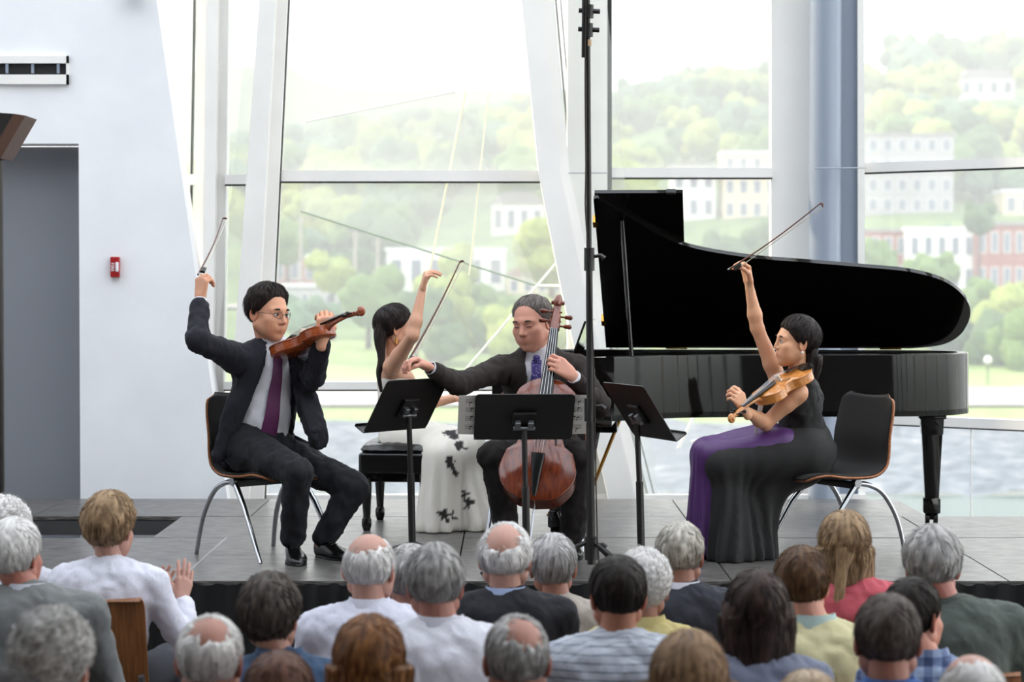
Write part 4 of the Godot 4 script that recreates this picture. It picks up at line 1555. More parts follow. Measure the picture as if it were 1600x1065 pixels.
func fiddle(called: String, label: String, category: String, t: Transform3D, k: float, rib: float, body: Material, cello := false) -> Node3D:
	# y from the tail to the scroll, z out of the top plate, k scales a 0.356 m body
	var o := thing(called, label, category)
	o.transform = t
	var half := [[0.0, 0.0], [0.006, 0.045], [0.02, 0.072], [0.05, 0.096], [0.085, 0.104], [0.12, 0.097], [0.138, 0.090], [0.146, 0.089], [0.1495, 0.079], [0.158, 0.066], [0.19, 0.0555], [0.215, 0.057], [0.232, 0.064], [0.2395, 0.073], [0.243, 0.080], [0.252, 0.081], [0.29, 0.084], [0.32, 0.075], [0.342, 0.05], [0.352, 0.028], [0.356, 0.0]]
	var ys := []
	for q in 61: ys.append(0.178 - 0.178 * cos(PI * q / 60.0))
	var loop := []
	for y in ys: loop.append(Vector2(maxf(0.0, lut(half, y)), y))
	for q in range(59, 0, -1): loop.append(Vector2(-maxf(0.0, lut(half, ys[q])), ys[q]))
	# ribs and back as one box, the top plate apart
	for top in [false, true]:
		var b := MB.new()
		var rows := []
		var levels := [[0.965, -rib, 0], [0.965, -0.001, 0]] if not top else [[0.96, -0.001, 0], [1.0, 0.0005, 0], [1.0, 0.004, 0], [0.985, 0.0055, 0]]
		if not top:
			# arched back in rings, then the edge, then the ribs
			rows.append_array(_rings(loop, k, -rib - 0.0035 / k * k, -0.014, true))
		for l in levels:
			var row := []
			for p in loop:
				var mid := Vector2(0, clampf(p.y, 0.02, 0.336))
				var q2: Vector2 = mid + (p - mid) * l[0]
				row.append(Vector3(q2.x * k, q2.y * k, l[1] if absf(l[1]) > 0.01 else l[1] * (2.0 if cello else 1.0)))
			rows.append(row)
		if top:
			rows.append_array(_rings(loop, k, 0.0055 * (2.0 if cello else 1.0), 0.012 * k, false))
		b.grid(rows, true)
		part(b, "top_plate" if top else "back_and_ribs", body, o)
	var hf := 0.0
	var z0 := 0.012 * k + 0.004
	var b := MB.new()
	# f-holes, sunk slots shown as dark inlays
	for s in [-1.0, 1.0]:
		b = MB.new()
		var pts := []
		for q in 9:
			var tt := q / 8.0
			pts.append(Vector3(s * (0.040 - 0.016 * tt + 0.006 * sin(tt * TAU)) * k, (0.155 + 0.07 * tt) * k, 0.0155 * k + 0.001 - 0.004 * k * absf(tt - 0.5)))
		b.tube(pts, 0.0026 * k, 6, 0.3, Vector3.BACK)
		part(b, "f_hole", M.ebony, o)
	b = MB.new()
	var nl := 0.485 if not cello else 0.50
	b.tube([Vector3(0, 0.345 * k, -rib * 0.35), Vector3(0, 0.37 * k, 0.0), Vector3(0, 0.42 * k, 0.004 * k), Vector3(0, nl * k, 0.004 * k)], [0.016 * k, 0.0125 * k, 0.0115 * k, 0.0105 * k], 10, 0.8)
	part(b, "neck", body, o)
	b = MB.new()
	var fb := []
	for q in [[0.235, 0.021, 0.026], [nl, 0.012, 0.0145]]:
		var row := []
		for s in 9:
			var a := PI * s / 8.0
			row.append(Vector3(cos(a) * q[1] * k, q[0] * k, (q[2] + 0.004 * sin(a)) * k))
		row.append(Vector3(-q[1] * k, q[0] * k, (q[2] - 0.005) * k)); row.append(Vector3(q[1] * k, q[0] * k, (q[2] - 0.005) * k))
		fb.append(row)
	b.grid(fb, true, true)
	part(b, "fingerboard", M.ebony, o)
	b = MB.new()
	b.prism(PackedVector2Array([Vector2(-0.021, 0), Vector2(0.021, 0), Vector2(0.018, 0.022), Vector2(0.012, 0.033), Vector2(-0.012, 0.033), Vector2(-0.018, 0.022)]), -0.002 * k, 0.002 * k, Transform3D(Basis(Vector3(k, 0, 0), Vector3(0, 0, k), Vector3(0, -1, 0)), Vector3(0, 0.195 * k, 0.013 * k)))
	part(b, "bridge", M.bow_hair, o)
	b = MB.new()
	b.tube([Vector3(0, 0.01 * k, 0.018 * k), Vector3(0, 0.07 * k, 0.028 * k), Vector3(0, 0.125 * k, 0.034 * k)], [0.006 * k, 0.013 * k, 0.019 * k], 10, 0.35, Vector3.BACK)
	part(b, "tailpiece", M.ebony, o)
	if not cello:
		b = MB.new()
		b.tube([Vector3(-0.075, 0.055, 0.016), Vector3(-0.045, 0.035, 0.022), Vector3(-0.01, 0.02, 0.02)], [0.028, 0.034, 0.02], 12, 0.35, Vector3.BACK)
		part(b, "chin_rest", M.ebony, o)
	# pegbox and scroll
	b = MB.new()
	var pb := [Vector3(0, nl * k, 0.004 * k), Vector3(0, (nl + 0.03) * k, 0.0), Vector3(0, (nl + 0.06) * k, -0.006 * k), Vector3(0, (nl + 0.078) * k, -0.004 * k)]
	b.tube(pb, [0.0125 * k, 0.0125 * k, 0.010 * k, 0.009 * k], 10, 1.15)
	var sp := []
	var sr := []
	for q in 26:
		var a := q / 25.0 * TAU * 1.6
		var r := (0.0165 - 0.011 * q / 25.0) * k
		sp.append(Vector3(0, (nl + 0.088) * k + sin(a - 0.6) * r, -0.008 * k + cos(a - 0.6) * r))
		sr.append((0.0085 + 0.004 * q / 25.0) * k)
	b.tube(sp, sr, 10)
	b.tube([Vector3(-0.018 * k, (nl + 0.088) * k, -0.008 * k), Vector3(0.018 * k, (nl + 0.088) * k, -0.008 * k)], 0.006 * k, 10)
	part(b, "scroll", body, o)
	for q in 4:
		b = MB.new()
		var s := 1.0 if q % 2 == 0 else -1.0
		var y: float = (nl + 0.014 + 0.014 * q) * k
		b.tube([Vector3(-s * 0.016 * k, y, 0), Vector3(s * 0.024 * k, y, 0), Vector3(s * 0.027 * k, y, 0), Vector3(s * 0.042 * k, y, 0), Vector3(s * 0.046 * k, y, 0)], [0.003 * k, 0.0038 * k, 0.0075 * k, 0.0095 * k, 0.004 * k], 8, 0.7)
		part(b, "peg", body if cello else M.ebony, o)
	for q in 4:
		b = MB.new()
		var x: float = (q - 1.5)
		b.tube([Vector3(x * 0.006 * k, 0.12 * k, 0.037 * k), Vector3(x * 0.0105 * k, 0.195 * k, 0.0465 * k), Vector3(x * 0.0052 * k, nl * k, 0.0195 * k)], 0.0007 if not cello else 0.0012, 5)
		part(b, "string", M.string_steel, o)
	if cello:
		b = MB.new()
		var pin := (t * Vector3(0, 0, -rib * 0.5)).y - STAGE
		b.tube([Vector3(0, 0.005, -rib * 0.5), Vector3(0, -pin / t.basis.y.y, -rib * 0.5)], 0.005, 8)
		part(b, "endpin", M.chrome, o)
	return o

func _rings(loop: Array, k: float, z: float, rise: float, inward: bool) -> Array:
	# rings that close an arched plate, edge to middle (or the other way round)
	var rows := []
	for s in [0.96, 0.85, 0.65, 0.4, 0.15, 0.01]:
		var row := []
		for p in loop:
			var mid := Vector2(0, lerpf(0.178, clampf(p.y, 0.06, 0.296), 0.9))
			var q: Vector2 = mid + (p - mid) * s
			q.y = lerpf(0.178, q.y, minf(1.0, 0.25 + s)) if s < 0.5 else q.y
			row.append(Vector3(q.x * k, q.y * k, z + rise * (1.0 - s * s)))
		rows.append(row)
	if inward: rows.reverse()
	return rows

func bow(label: String, frog: Vector3, tip: Vector3, hair_side: Vector3, scale_ := 1.0) -> Node3D:
	var o := thing("bow", label, "bow", frog)
	var ax := tip - frog
	var l := ax.length()
	var y := ax / l
	var z := (hair_side - y * hair_side.dot(y)).normalized()
	var b := MB.new()
	var pts := []
	var rr := []
	for k in 13:
		var t := k / 12.0
		pts.append(y * (t * l) - z * (0.012 - 0.010 * sin(PI * t) * 1.0))
		rr.append(lerpf(0.0043, 0.0028, t) * scale_)
	b.tube(pts, rr, 8)
	part(b, "stick", M.bow_stick, o)
	b = MB.new()
	b.rbox(y * 0.05 + z * 0.003, Vector3(0.012, 0.05, 0.022) * scale_, 0.003, Basis(y.cross(z), y, z))
	part(b, "frog", M.ebony, o)
	b = MB.new()
	b.tube([-y * 0.012 - z * 0.012, y * 0.004 - z * 0.012], 0.0052, 8)
	part(b, "screw_button", M.chrome, o)
	b = MB.new()
	b.tube([y * (l - 0.012) - z * 0.012, y * (l + 0.004) - z * 0.002, y * (l - 0.004) + z * 0.010], [0.004, 0.0055, 0.003], 8)
	part(b, "tip", M.bow_stick, o)
	b = MB.new()
	b.box(y * (l * 0.5 + 0.02) + z * 0.0105, Vector3(0.009 * scale_, l - 0.055, 0.0012), Basis(y.cross(z), y, z))
	part(b, "hair_ribbon", M.bow_hair, o)
	return o

func furniture() -> void:
	stage_chair("black shell chair with chrome legs under the violinist in the navy suit", Vector3(-1.14, STAGE, -11.06), deg_to_rad(44))
	stage_chair("black shell chair with chrome legs under the cellist", Vector3(0.125, STAGE, -11.41), deg_to_rad(-6))
	stage_chair("black shell chair with pale wood edge under the woman in the black dress", Vector3(1.49, STAGE, -11.02), deg_to_rad(-64))
	bench()
	grand_piano()
	music_stand("black music stand turned towards the violinist in the navy suit", 636, 632, 10.95, Vector3(-0.8, 0, -0.59), deg_to_rad(31), 0.47, 0.29, 644)
	var s2 := music_stand("black music stand holding pages in front of the cello", 819, 651, 10.45, Vector3(-0.06, 0, -1), deg_to_rad(42), 0.45, 0.29, 823)
	sheet("pages of printed music spread on the stand before the cello", s2, -0.30, 0.30, -0.125, 0.13, 5)
	var s3 := music_stand("black music stand turned towards the woman in the black dress", 998, 642, 10.6, Vector3(0.93, 0, -0.36), deg_to_rad(33), 0.47, 0.30, 1003)
	sheet("cream music booklet on the stand facing the woman in black", s3, -0.2, 0.2, -0.14, 0.10, 6)
	mic_stand()

# ---------------------------------------------------------------- heads
const HU := 92
const HV := 60
var head_r := {}          # kind -> radii over the grid of directions
var head_d := PackedVector3Array()

func smin(a: float, b: float, k: float) -> float:
	var g := maxf(k - absf(a - b), 0.0)
	return minf(a, b) - g * g / (4.0 * k)

func ell(p: Vector3, c: Vector3, r: Vector3) -> float:
	return ((p - c) / r).length() * minf(r.x, minf(r.y, r.z)) - minf(r.x, minf(r.y, r.z))

func cap(p: Vector3, a: Vector3, b: Vector3, ra: float, rb: float) -> float:
	var ab := b - a
	var t := clampf((p - a).dot(ab) / ab.length_squared(), 0.0, 1.0)
	return (p - a - ab * t).length() - lerpf(ra, rb, t)

func head_field(q: Vector3, female: bool) -> float:
	# face looks along +z, y up, symmetric in x
	var p := Vector3(absf(q.x), q.y, q.z)
	var f := 1.0 if female else 0.0
	var d := ell(p, Vector3(0, 0.032, -0.014), Vector3(0.0755, 0.088, 0.097))
	d = smin(d, ell(p, Vector3(0, -0.028, 0.026), Vector3(0.0605 - 0.004 * f, 0.083 - 0.003 * f, 0.064)), 0.03)
	d = smin(d, cap(p, Vector3(0.050 - 0.005 * f, -0.055, -0.002), Vector3(0.012, -0.099, 0.058), 0.026, 0.018), 0.03)   # jaw
	d = smin(d, ell(p, Vector3(0, -0.098, 0.066), Vector3(0.022 - 0.004 * f, 0.018, 0.018)), 0.02)                        # chin
	d = smin(d, ell(p, Vector3(0.043, -0.022, 0.056), Vector3(0.025, 0.021, 0.024)), 0.02)                                # cheekbone
	d = smin(d, ell(p, Vector3(0.034 - 0.002 * f, -0.056, 0.050), Vector3(0.027, 0.032, 0.029)), 0.025)                      # cheek
	d = smin(d, cap(p, Vector3(0.006, 0.026, 0.083), Vector3(0.043, 0.022, 0.068), 0.011 - 0.003 * f, 0.009), 0.018)      # brow
	# eye hollow
	d = -smin(-d, ((p - Vector3(0.031, 0.003, 0.103)).length() - 0.0205), 0.010)
	d = smin(d, ell(p, Vector3(0.031, 0.004, 0.0750), Vector3(0.0165, 0.0115, 0.0110)), 0.004)                           # lids over the eyeball
	d = smin(d, cap(p, Vector3(0, 0.014, 0.088), Vector3(0, -0.028, 0.1075 - 0.004 * f), 0.0065, 0.0105 - 0.0015 * f), 0.010)   # nose
	d = smin(d, ((p - Vector3(0.0115, -0.032, 0.094)).length() - 0.0085), 0.006)                                          # wings
	d = smin(d, ell(p, Vector3(0, -0.060, 0.083), Vector3(0.026, 0.018, 0.012)), 0.012)                                   # mouth mound
	d = smin(d, cap(p, Vector3(0, -0.0585, 0.0945), Vector3(0.019, -0.0615, 0.084), 0.0055, 0.003), 0.006)
	d = smin(d, cap(p, Vector3(0, -0.0695, 0.0925), Vector3(0.016, -0.0665, 0.084), 0.0062, 0.003), 0.006)
	d = -smin(-d, cap(p, Vector3(0, -0.0638, 0.0995), Vector3(0.021, -0.0642, 0.088), 0.0022, 0.0016), 0.004)              # parting of the lips
	return d

func prepare_heads() -> void:
	for i in HV + 1:
		var th := PI * i / HV
		for j in HU:
			var t := TAU * j / HU
			if t > PI: t -= TAU
			var ph := t - 0.42 * sin(t)
			head_d.append(Vector3(sin(th) * sin(ph), cos(th), sin(th) * cos(ph)))
	for female in [false, true]:
		var rr := PackedFloat32Array()
		for k in head_d.size():
			var dir := head_d[k]
			if dir.x < -0.001 and k > 0:
				# mirror image of a direction already done
				var i := k / HU
				var j := (HU - k % HU) % HU
				if i * HU + j < k:
					rr.append(rr[i * HU + j])
					continue
			var r := 0.15
			for s in 14:
				var d := head_field(dir * r, female)
				r -= d * 0.85
				if absf(d) < 0.0003: break
			rr.append(clampf(r, 0.03, 0.16))
		head_r["f" if female else "m"] = rr

func head_rows(rr: PackedFloat32Array) -> Array:
	var rows := []
	for i in HV + 1:
		var row := []
		for j in HU: row.append(head_d[i * HU + j] * rr[i * HU + j])
		rows.append(row)
	return rows

func add_head(mb: MB, kind: String, t: Transform3D, skin: Color, wide := 1.0, lips := 0.5) -> void:
	# skin of head and ears; lip colour and stubble tint are in the vertex colours
	var keep := mb.xf
	mb.xf = t * Transform3D(Basis.from_scale(Vector3(wide, 1, 1)), Vector3.ZERO)
	var n0 := mb.v.size()
	mb.col = skin
	mb.grid(head_rows(head_r[kind]), true)
	for k in head_d.size():
		var p: Vector3 = head_d[k] * head_r[kind][k]
		var lip := 0.0
		if p.z > 0.07 and absf(p.x) < 0.024:
			lip = clampf(1.0 - absf(p.y + 0.064) / 0.0095, 0, 1) * clampf(1.0 - absf(p.x) / 0.023, 0, 1) * 1.6
		var c := skin.lerp(Color(skin.r * 0.78, skin.g * 0.42, skin.b * 0.42), clampf(lip, 0, 1) * lips)
		mb.c[n0 + k] = c
	for s in [-1.0, 1.0]:
		var rows := []
		for i in 11:
			var th := PI * i / 10.0
			var row := []
			for j in 14:
				var ph := TAU * j / 14.0
				var e := Vector3(cos(ph) * sin(th) * 0.0085, cos(th) * 0.033, sin(ph) * sin(th) * 0.0195)
				# hollow on the outer side, rim around it
				if e.x > 0: e.x = 0.006 * sin(th) * (1.0 - 1.3 * exp(-pow((absf(sin(ph) * sin(th)) + absf(cos(th))) * 1.6, 2.0)))
				e = Vector3((e.x + absf(e.z) * 0.05) * s, e.y - 0.1 * e.z, e.z)
				row.append(Vector3(s * 0.079 / wide, -0.006, -0.012) + Basis(Vector3.UP, -s * 0.35) * e)
			rows.append(row)
		mb.col = Color(skin.r, skin.g * 0.88, skin.b * 0.86)
		mb.grid(rows, true)
	mb.col = skin
	mb.xf = keep

const HAIRLINE := [[0.0, 0.66], [35.0, 0.60], [55.0, 0.40], [72.0, 0.10], [88.0, -0.10], [100.0, -0.32], [125.0, -0.62], [180.0, -0.76]]

func add_hair(mb: MB, kind: String, t: Transform3D, o: Dictionary, c0: Color, c1: Color, wide := 1.0) -> void:
	# a cap of hair over the skull: thickness, hairline, bald crown, locks; tones run along the strands
	var keep := mb.xf
	mb.xf = t * Transform3D(Basis.from_scale(Vector3(wide, 1, 1)), Vector3.ZERO)
	var rr: PackedFloat32Array = head_r[kind]
	var top: float = o.get("top", 0.018)
	var side: float = o.get("side", 0.012)
	var back: float = o.get("back", side)
	var lift: float = o.get("line", 0.0)
	var backline: float = o.get("nape", 0.0)
	var bald: float = o.get("bald", 0.0)          # degrees of bare crown
	var baldc: Vector3 = o.get("bald_at", Vector3(0, 0.85, -0.45)).normalized()
	var lock: float = o.get("lock", 0.004)
	var lf: float = o.get("freq", 9.0)
	var bob: float = o.get("bob", 0.0)            # how far below the ears the hair hangs
	var seed_: float = o.get("seed", 0.0)
	var part_x: float = o.get("part", 0.0)
	var n0 := mb.v.size()
	var rows := []
	var cols := PackedColorArray()
	var shell := PackedFloat32Array()
	shell.resize(head_d.size())
	for i in HV + 1:
		var row := []
		for j in HU:
			var k := i * HU + j
			var d := head_d[k]
			var ph := absf(rad_to_deg(atan2(d.x, d.z)))
			var line := lut(HAIRLINE, ph) + (lift if ph < 90.0 else backline * clampf((ph - 90.0) / 60.0, 0, 1))
			line += 0.05 * noise.get_noise_2d(d.x * 14.0 + seed_, d.z * 14.0)
			var m := clampf((d.y - line) / 0.09, 0, 1)
			if bob > 0.0 and ph > 62.0: m = maxf(m, clampf((ph - 62.0) / 14.0, 0, 1))
			m = m * m * (3.0 - 2.0 * m)
			var full := clampf((d.y - line) / 0.55, 0.0, 1.0)
			if bob > 0.0 and ph > 62.0: full = 1.0
			var th := lerpf(lerpf(side, back, clampf((ph - 90.0) / 60.0, 0, 1)), top, clampf(d.y * 1.3, 0, 1))
			if bald > 0.0:
				var an := rad_to_deg(acos(clampf(d.dot(baldc), -1, 1)))
				var edge := bald + 12.0 * noise.get_noise_2d(d.x * 4 + seed_, d.z * 4) + 8.0 * noise.get_noise_2d(d.x * 16 + seed_, d.z * 16)
				m *= clampf((an - edge) / 12.0, 0.0, 1.0)
				full = minf(full, clampf((an - edge) / 45.0, 0.02, 1.0))
			th += o.get("quiff", 0.0) * clampf(d.z * 2.0, 0, 1) * clampf(d.y * 2.0 - 0.9, 0, 1)
			th = lerpf(0.002, th, full * (2.0 - full))
			var az := atan2(d.x, d.z)
			var str_ := noise.get_noise_3d(sin(az) * lf + seed_, d.y * lf * 0.30, cos(az) * lf)
			var str2 := noise.get_noise_3d(sin(az) * lf * 2.9, d.y * lf * 0.5 + seed_, cos(az) * lf * 2.9)
			if o.get("curl", false): str_ = noise.get_noise_3d(d.x * lf + seed_, d.y * lf, d.z * lf)
			var r := rr[k]
			if bob > 0.0 and d.y < 0.05 and ph > 60.0:
				var hor := sqrt(maxf(1.0 - d.y * d.y, 0.0001))
				var want: float = o.get("bob_r", 0.088) / hor
				r = maxf(r, minf(want, bob / maxf(-d.y, 0.001)))
			r += (th + lock * (str_ + 0.5 * str2) * (0.3 + 0.7 * full)) * m - 0.007 * (1.0 - m)
			if part_x != 0.0: r -= 0.006 * exp(-pow((d.x - part_x) / 0.05, 2.0)) * clampf(d.y, 0, 1) * clampf(d.z + 0.6, 0, 1)
			row.append(d * r)
			shell[k] = r if m > 0.5 else (rr[k] + 0.0012 if bald > 0.0 and d.y > 0.1 and d.z < 0.5 and m > 0.0 else -1.0)
			cols.append(c0.lerp(c1, clampf(0.5 + 0.75 * str_ + 0.55 * str2, 0, 1)))
		rows.append(row)
	mb.grid(rows, true)
	for k in cols.size(): mb.c[n0 + k] = cols[k]
	strands(mb, shell, o, c0, c1)
	mb.xf = keep

func cell_of(d: Vector3) -> int:
	if warp.is_empty():
		warp.resize(361)
		for q in 361:
			var ph := deg_to_rad(q - 180.0)
			var t := ph
			for s in 12: t = ph + 0.42 * sin(t)
			warp[q] = t
	var i := clampi(roundi(acos(clampf(d.y, -1, 1)) / PI * HV), 0, HV)
	var t := warp[clampi(roundi(rad_to_deg(atan2(d.x, d.z)) + 180.0), 0, 360)]
	return i * HU + posmod(roundi(t / TAU * HU), HU)

var warp := PackedFloat32Array()

func strands(mb: MB, shell: PackedFloat32Array, o: Dictionary, c0: Color, c1: Color) -> void:
	# single hairs lying on the cap, combed down from the crown
	var r2 := RandomNumberGenerator.new()
	r2.seed = int(o.get("seed", 0.0) * 13.0) + 5
	var n: int = o.get("hairs", 620)
	var curl: float = 1.0 if o.get("curl", false) else 0.0
	var lock: float = o.get("lock", 0.004)
	var wild: float = o.get("wild", 0.35) + curl * 0.9
	var rad: float = o.get("hair_r", 0.0009)
	var crown := Vector3(0.02, 0.8, -0.6).normalized()
	for q in n:
		var d := Vector3(r2.randfn(), r2.randfn() + 0.25, r2.randfn() - 0.25).normalized()
		if shell[cell_of(d)] < 0.0: continue
		var c := c0.lerp(c1, clampf(r2.randf() * 1.15, 0, 1))
		var lift := 0.0008 + 0.003 * r2.randf() + lock * 0.35 * r2.randf()
		var prev := -1
		var away := (d - crown * d.dot(crown)).normalized()
		var wob := Vector3(r2.randfn(), r2.randfn(), r2.randfn()) * wild
		var steps := 5
		for s in steps:
			var k := cell_of(d)
			var r := shell[k]
			if r < 0.0: break
			var tan_ := (Vector3(0, -1, 0) * clampf(0.6 - d.y, 0.0, 1.0) + away * 0.7 + wob * (0.5 + 0.3 * s * curl)).normalized()
			tan_ = (tan_ - d * tan_.dot(d)).normalized()
			var p := d * (r + lift * (0.2 + s * 0.3))
			var sd := tan_.cross(d)
			var w := rad * (1.0 - 0.15 * s)
			var b0 := mb.v.size()
			mb.col = c
			mb.vert(p + sd * w); mb.vert(p - sd * w); mb.vert(p + d * w * 1.4)
			if prev >= 0:
				for e in 3:
					var a0 := prev + e
					var a1 := prev + (e + 1) % 3
					mb.tri(a0, a1, a0 - prev + b0); mb.tri(a1, a1 - prev + b0, a0 - prev + b0)
			prev = b0
			d = (d + tan_ * 0.16).normalized()

const LOCK_N := 40

func lock_tube(mb: MB, pts: Array, r0: float, r1: float, c0: Color, c1: Color, flat := 1.0, up := Vector3.ZERO, seed_ := 0.0) -> void:
	# a hanging tress with strand relief
	var line := smooth_line(pts, 22)
	var n0 := mb.v.size()
	var rr := []
	for k in line.size():
		var t := k / 22.0
		rr.append(lerpf(r0, r1, t) * (0.75 + 0.25 * sin(PI * minf(1.0, t * 2.0 + 0.2))))
	mb.tube(line, rr, LOCK_N, flat, up)
	for k in range(n0, mb.v.size()):
		var q := (k - n0) % LOCK_N
		var row := (k - n0) / LOCK_N
		var s := noise.get_noise_2d(q * 1.9 + seed_ * 7.0, row * 0.16)
		mb.c[k] = c0.lerp(c1, clampf(0.5 + 0.9 * s, 0, 1))
		if row < line.size(): mb.v[k] += (mb.v[k] - mb.xf * line[row]) * s * 0.22

func add_eyes(node: Node3D, t: Transform3D, closed: bool, brow: Color, wide := 1.0) -> void:
	for s in [-1.0, 1.0]:
		if not closed:
			var b := MB.new()
			b.xf = t
			var prof := []
			b.col = Color(0.55, 0.53, 0.50)
			for k in 9: prof.append(Vector2(0.0120 * sin(PI * k / 8.0) + 0.0001, -0.0120 * cos(PI * k / 8.0)))
			b.lathe(prof, 12, Transform3D(Basis(Vector3.RIGHT, PI / 2), Vector3(s * 0.031 * wide, 0.003, 0.0775)))
			b.col = Color(0.012, 0.008, 0.006)
			b.tube([Vector3(s * 0.030 * wide, 0.003, 0.0865), Vector3(s * 0.030 * wide, 0.003, 0.0900)], 0.0054, 10)
			part(b, "eye", M.vcol, node)
		var b2 := MB.new()
		b2.xf = t
		b2.col = brow
		var lid := 0.0055 if not closed else -0.0015
		var pts := []
		for k in 7:
			var q := k / 6.0 - 0.5
			pts.append(Vector3(s * (0.031 + q * 0.028) * wide, 0.003 + lid * (1.0 - 2.4 * q * q) * 1.2, 0.0895 - 0.006 * absf(q) * 2 - 0.008 * q))
		b2.tube(pts, [0.0008, 0.0016, 0.0021, 0.0022, 0.0021, 0.0018, 0.0008], 6)
		pts = []
		for k in 7:
			var q := k / 6.0 - 0.5
			pts.append(Vector3(s * (0.032 + q * 0.036) * wide, 0.0255 + 0.004 * (1.0 - 4 * q * q), 0.0925 - 0.014 * maxf(0.0, q) - 0.004 * absf(q)))
		b2.tube(pts, [0.0016, 0.0036, 0.0042, 0.0042, 0.0036, 0.0026, 0.001], 6, 0.6, Vector3.BACK)
		part(b2, "brow_and_lashes", M.vcol_soft, node)

# ---------------------------------------------------------------- hands and feet
func add_hand(mb: MB, wrist: Vector3, fdir: Vector3, palm: Vector3, right: bool, curls: Array, thumb := [0.5, 0.5, 0.4], k := 1.0, spread := 0.06) -> void:
	# fingers along fdir, curling towards palm; curls: [knuckle, middle, end] angles of each finger, index first
	var y := fdir.normalized()
	var z := (palm - y * palm.dot(y)).normalized()
	var x := y.cross(z) * (1.0 if right else -1.0)
	var bs := Basis(x, y, z)
	var bones := []
	var kx := [0.030, 0.010, -0.010, -0.028]
	var ky := [0.088, 0.093, 0.088, 0.078]
	var ln := [[0.040, 0.024, 0.020], [0.044, 0.028, 0.021], [0.041, 0.026, 0.021], [0.032, 0.020, 0.018]]
	var rad := [0.0098, 0.0100, 0.0095, 0.0085]
	var at_ := func(p: Vector3) -> Vector3: return wrist + bs * p * k
	bones.append([at_.call(Vector3(0, -0.035, 0)), at_.call(Vector3(0, 0.01, 0)), 0.027 * k, 0.027 * k, 0.015 * k, z, 1.35])
	for f in 4:
		bones.append([at_.call(Vector3(kx[f] * 0.55, 0.012, 0)), at_.call(Vector3(kx[f], ky[f], 0)), 0.016 * k, 0.0125 * k, 0.012 * k, z, 1.15])
	for f in 4:
		var p := Vector3(kx[f], ky[f], 0)
		var a := 0.0
		var sp := spread * (1.5 - f)
		for s in 3:
			a += curls[f][s]
			var dir := Vector3(sin(sp) * cos(a), cos(sp) * cos(a), sin(a))
			var q: Vector3 = p + dir * ln[f][s]
			var r: float = rad[f] * (1.0 - 0.09 * s)
			bones.append([at_.call(p), at_.call(q), r * k, r * 0.92 * k, 0.004 * k])
			p = q
	# thumb from the side of the palm
	var tp := Vector3(0.024, 0.022, 0.006)
	var ta: float = thumb[0]
	var dirs := [Vector3(sin(ta), cos(ta), 0.25), Vector3(sin(ta - thumb[1]), cos(ta - thumb[1]), 0.25 + 0.5 * thumb[2]), Vector3(sin(ta - thumb[1] * 1.6), cos(ta - thumb[1] * 1.6), 0.25 + 0.9 * thumb[2])]
	var tl := [0.045, 0.034, 0.026]
	var tr := [0.0150, 0.0112, 0.0100]
	for s in 3:
		var q: Vector3 = tp + dirs[s].normalized() * tl[s]
		bones.append([at_.call(tp), at_.call(q), tr[s] * k, tr[s] * 0.88 * k, 0.008 * k])
		tp = q
	Field.around(bones, 0.0042).skin(mb)

func add_shoe(parent: Node3D, ankle: Vector3, toe: Vector3, floor_y: float) -> void:
	var f := Vector3(toe.x - ankle.x, 0, toe.z - ankle.z).normalized()
	var s := f.cross(Vector3.UP)
	var heel := Vector3(ankle.x, floor_y, ankle.z) - f * 0.045
	var b := MB.new()
	var rows := []
	#          along, half width, top height
	for q in [[-0.012, 0.012, 0.045], [0.0, 0.026, 0.075], [0.03, 0.033, 0.088], [0.075, 0.036, 0.085], [0.12, 0.040, 0.070], [0.17, 0.048, 0.056], [0.21, 0.048, 0.048], [0.25, 0.041, 0.040], [0.275, 0.026, 0.030], [0.285, 0.008, 0.020]]:
		var row := []
		for k in 16:
			var a := TAU * k / 16.0
			var y: float = q[2] * 0.5 + q[2] * 0.5 * signf(sin(a)) * pow(absf(sin(a)), 0.75)
			row.append(heel + f * q[0] + s * (cos(a) * q[1]) + Vector3(0, maxf(y, 0.006) + 0.004, 0))
		rows.append(row)
	b.grid(rows, true, true)
	var sh := part(b, "shoe", M.shoe_black, parent)
	b = MB.new()
	rows = []
	for y in [0.0, 0.013]:
		var row := []
		for k in 28:
			var a := TAU * k / 28.0
			var l := 0.1365 - 0.152 * cos(a)
			row.append(heel + f * l + s * (sin(a) * (0.036 + 0.016 * clampf((l - 0.05) / 0.12, 0, 1))) + Vector3(0, y, 0))
		rows.append(row)
	b.grid(rows, true, true)
	part(b, "sole", M.black, sh)
	b = MB.new()
	for k in 4:
		var c := heel + f * (0.085 + 0.018 * k) + Vector3(0, 0.088 - 0.006 * k, 0)
		b.tube([c - s * 0.02, c + Vector3(0, 0.004, 0), c + s * 0.02], 0.002, 6)
	part(b, "laces", M.black, sh)

func strip(fd: Field, o: Vector3, side: Vector3, up: Vector3, front: Vector3, rows_in: Array, lift: float, thick := 0.004, n := 6) -> MB:
	# cloth laid on a skinned field: rows_in = [[height, from, to], ...]
	var outer := []
	var b := MB.new()
	for sgn in [0, 1]:
		var rows := []
		for r in rows_in:
			var row := []
			for k in n:
				var u: float = lerpf(r[1], r[2], k / float(n - 1))
				var p: Vector3 = fd.hit(o + up * r[0] + side * u + front * 0.32, -front, 0.5)
				row.append(p + front * (lift - thick * 0.5 * (0 if sgn == 0 else 1)))
			rows.append(row)
		if sgn == 1: rows.reverse()
		outer.append_array(rows)
	b.grid(outer)
	return b

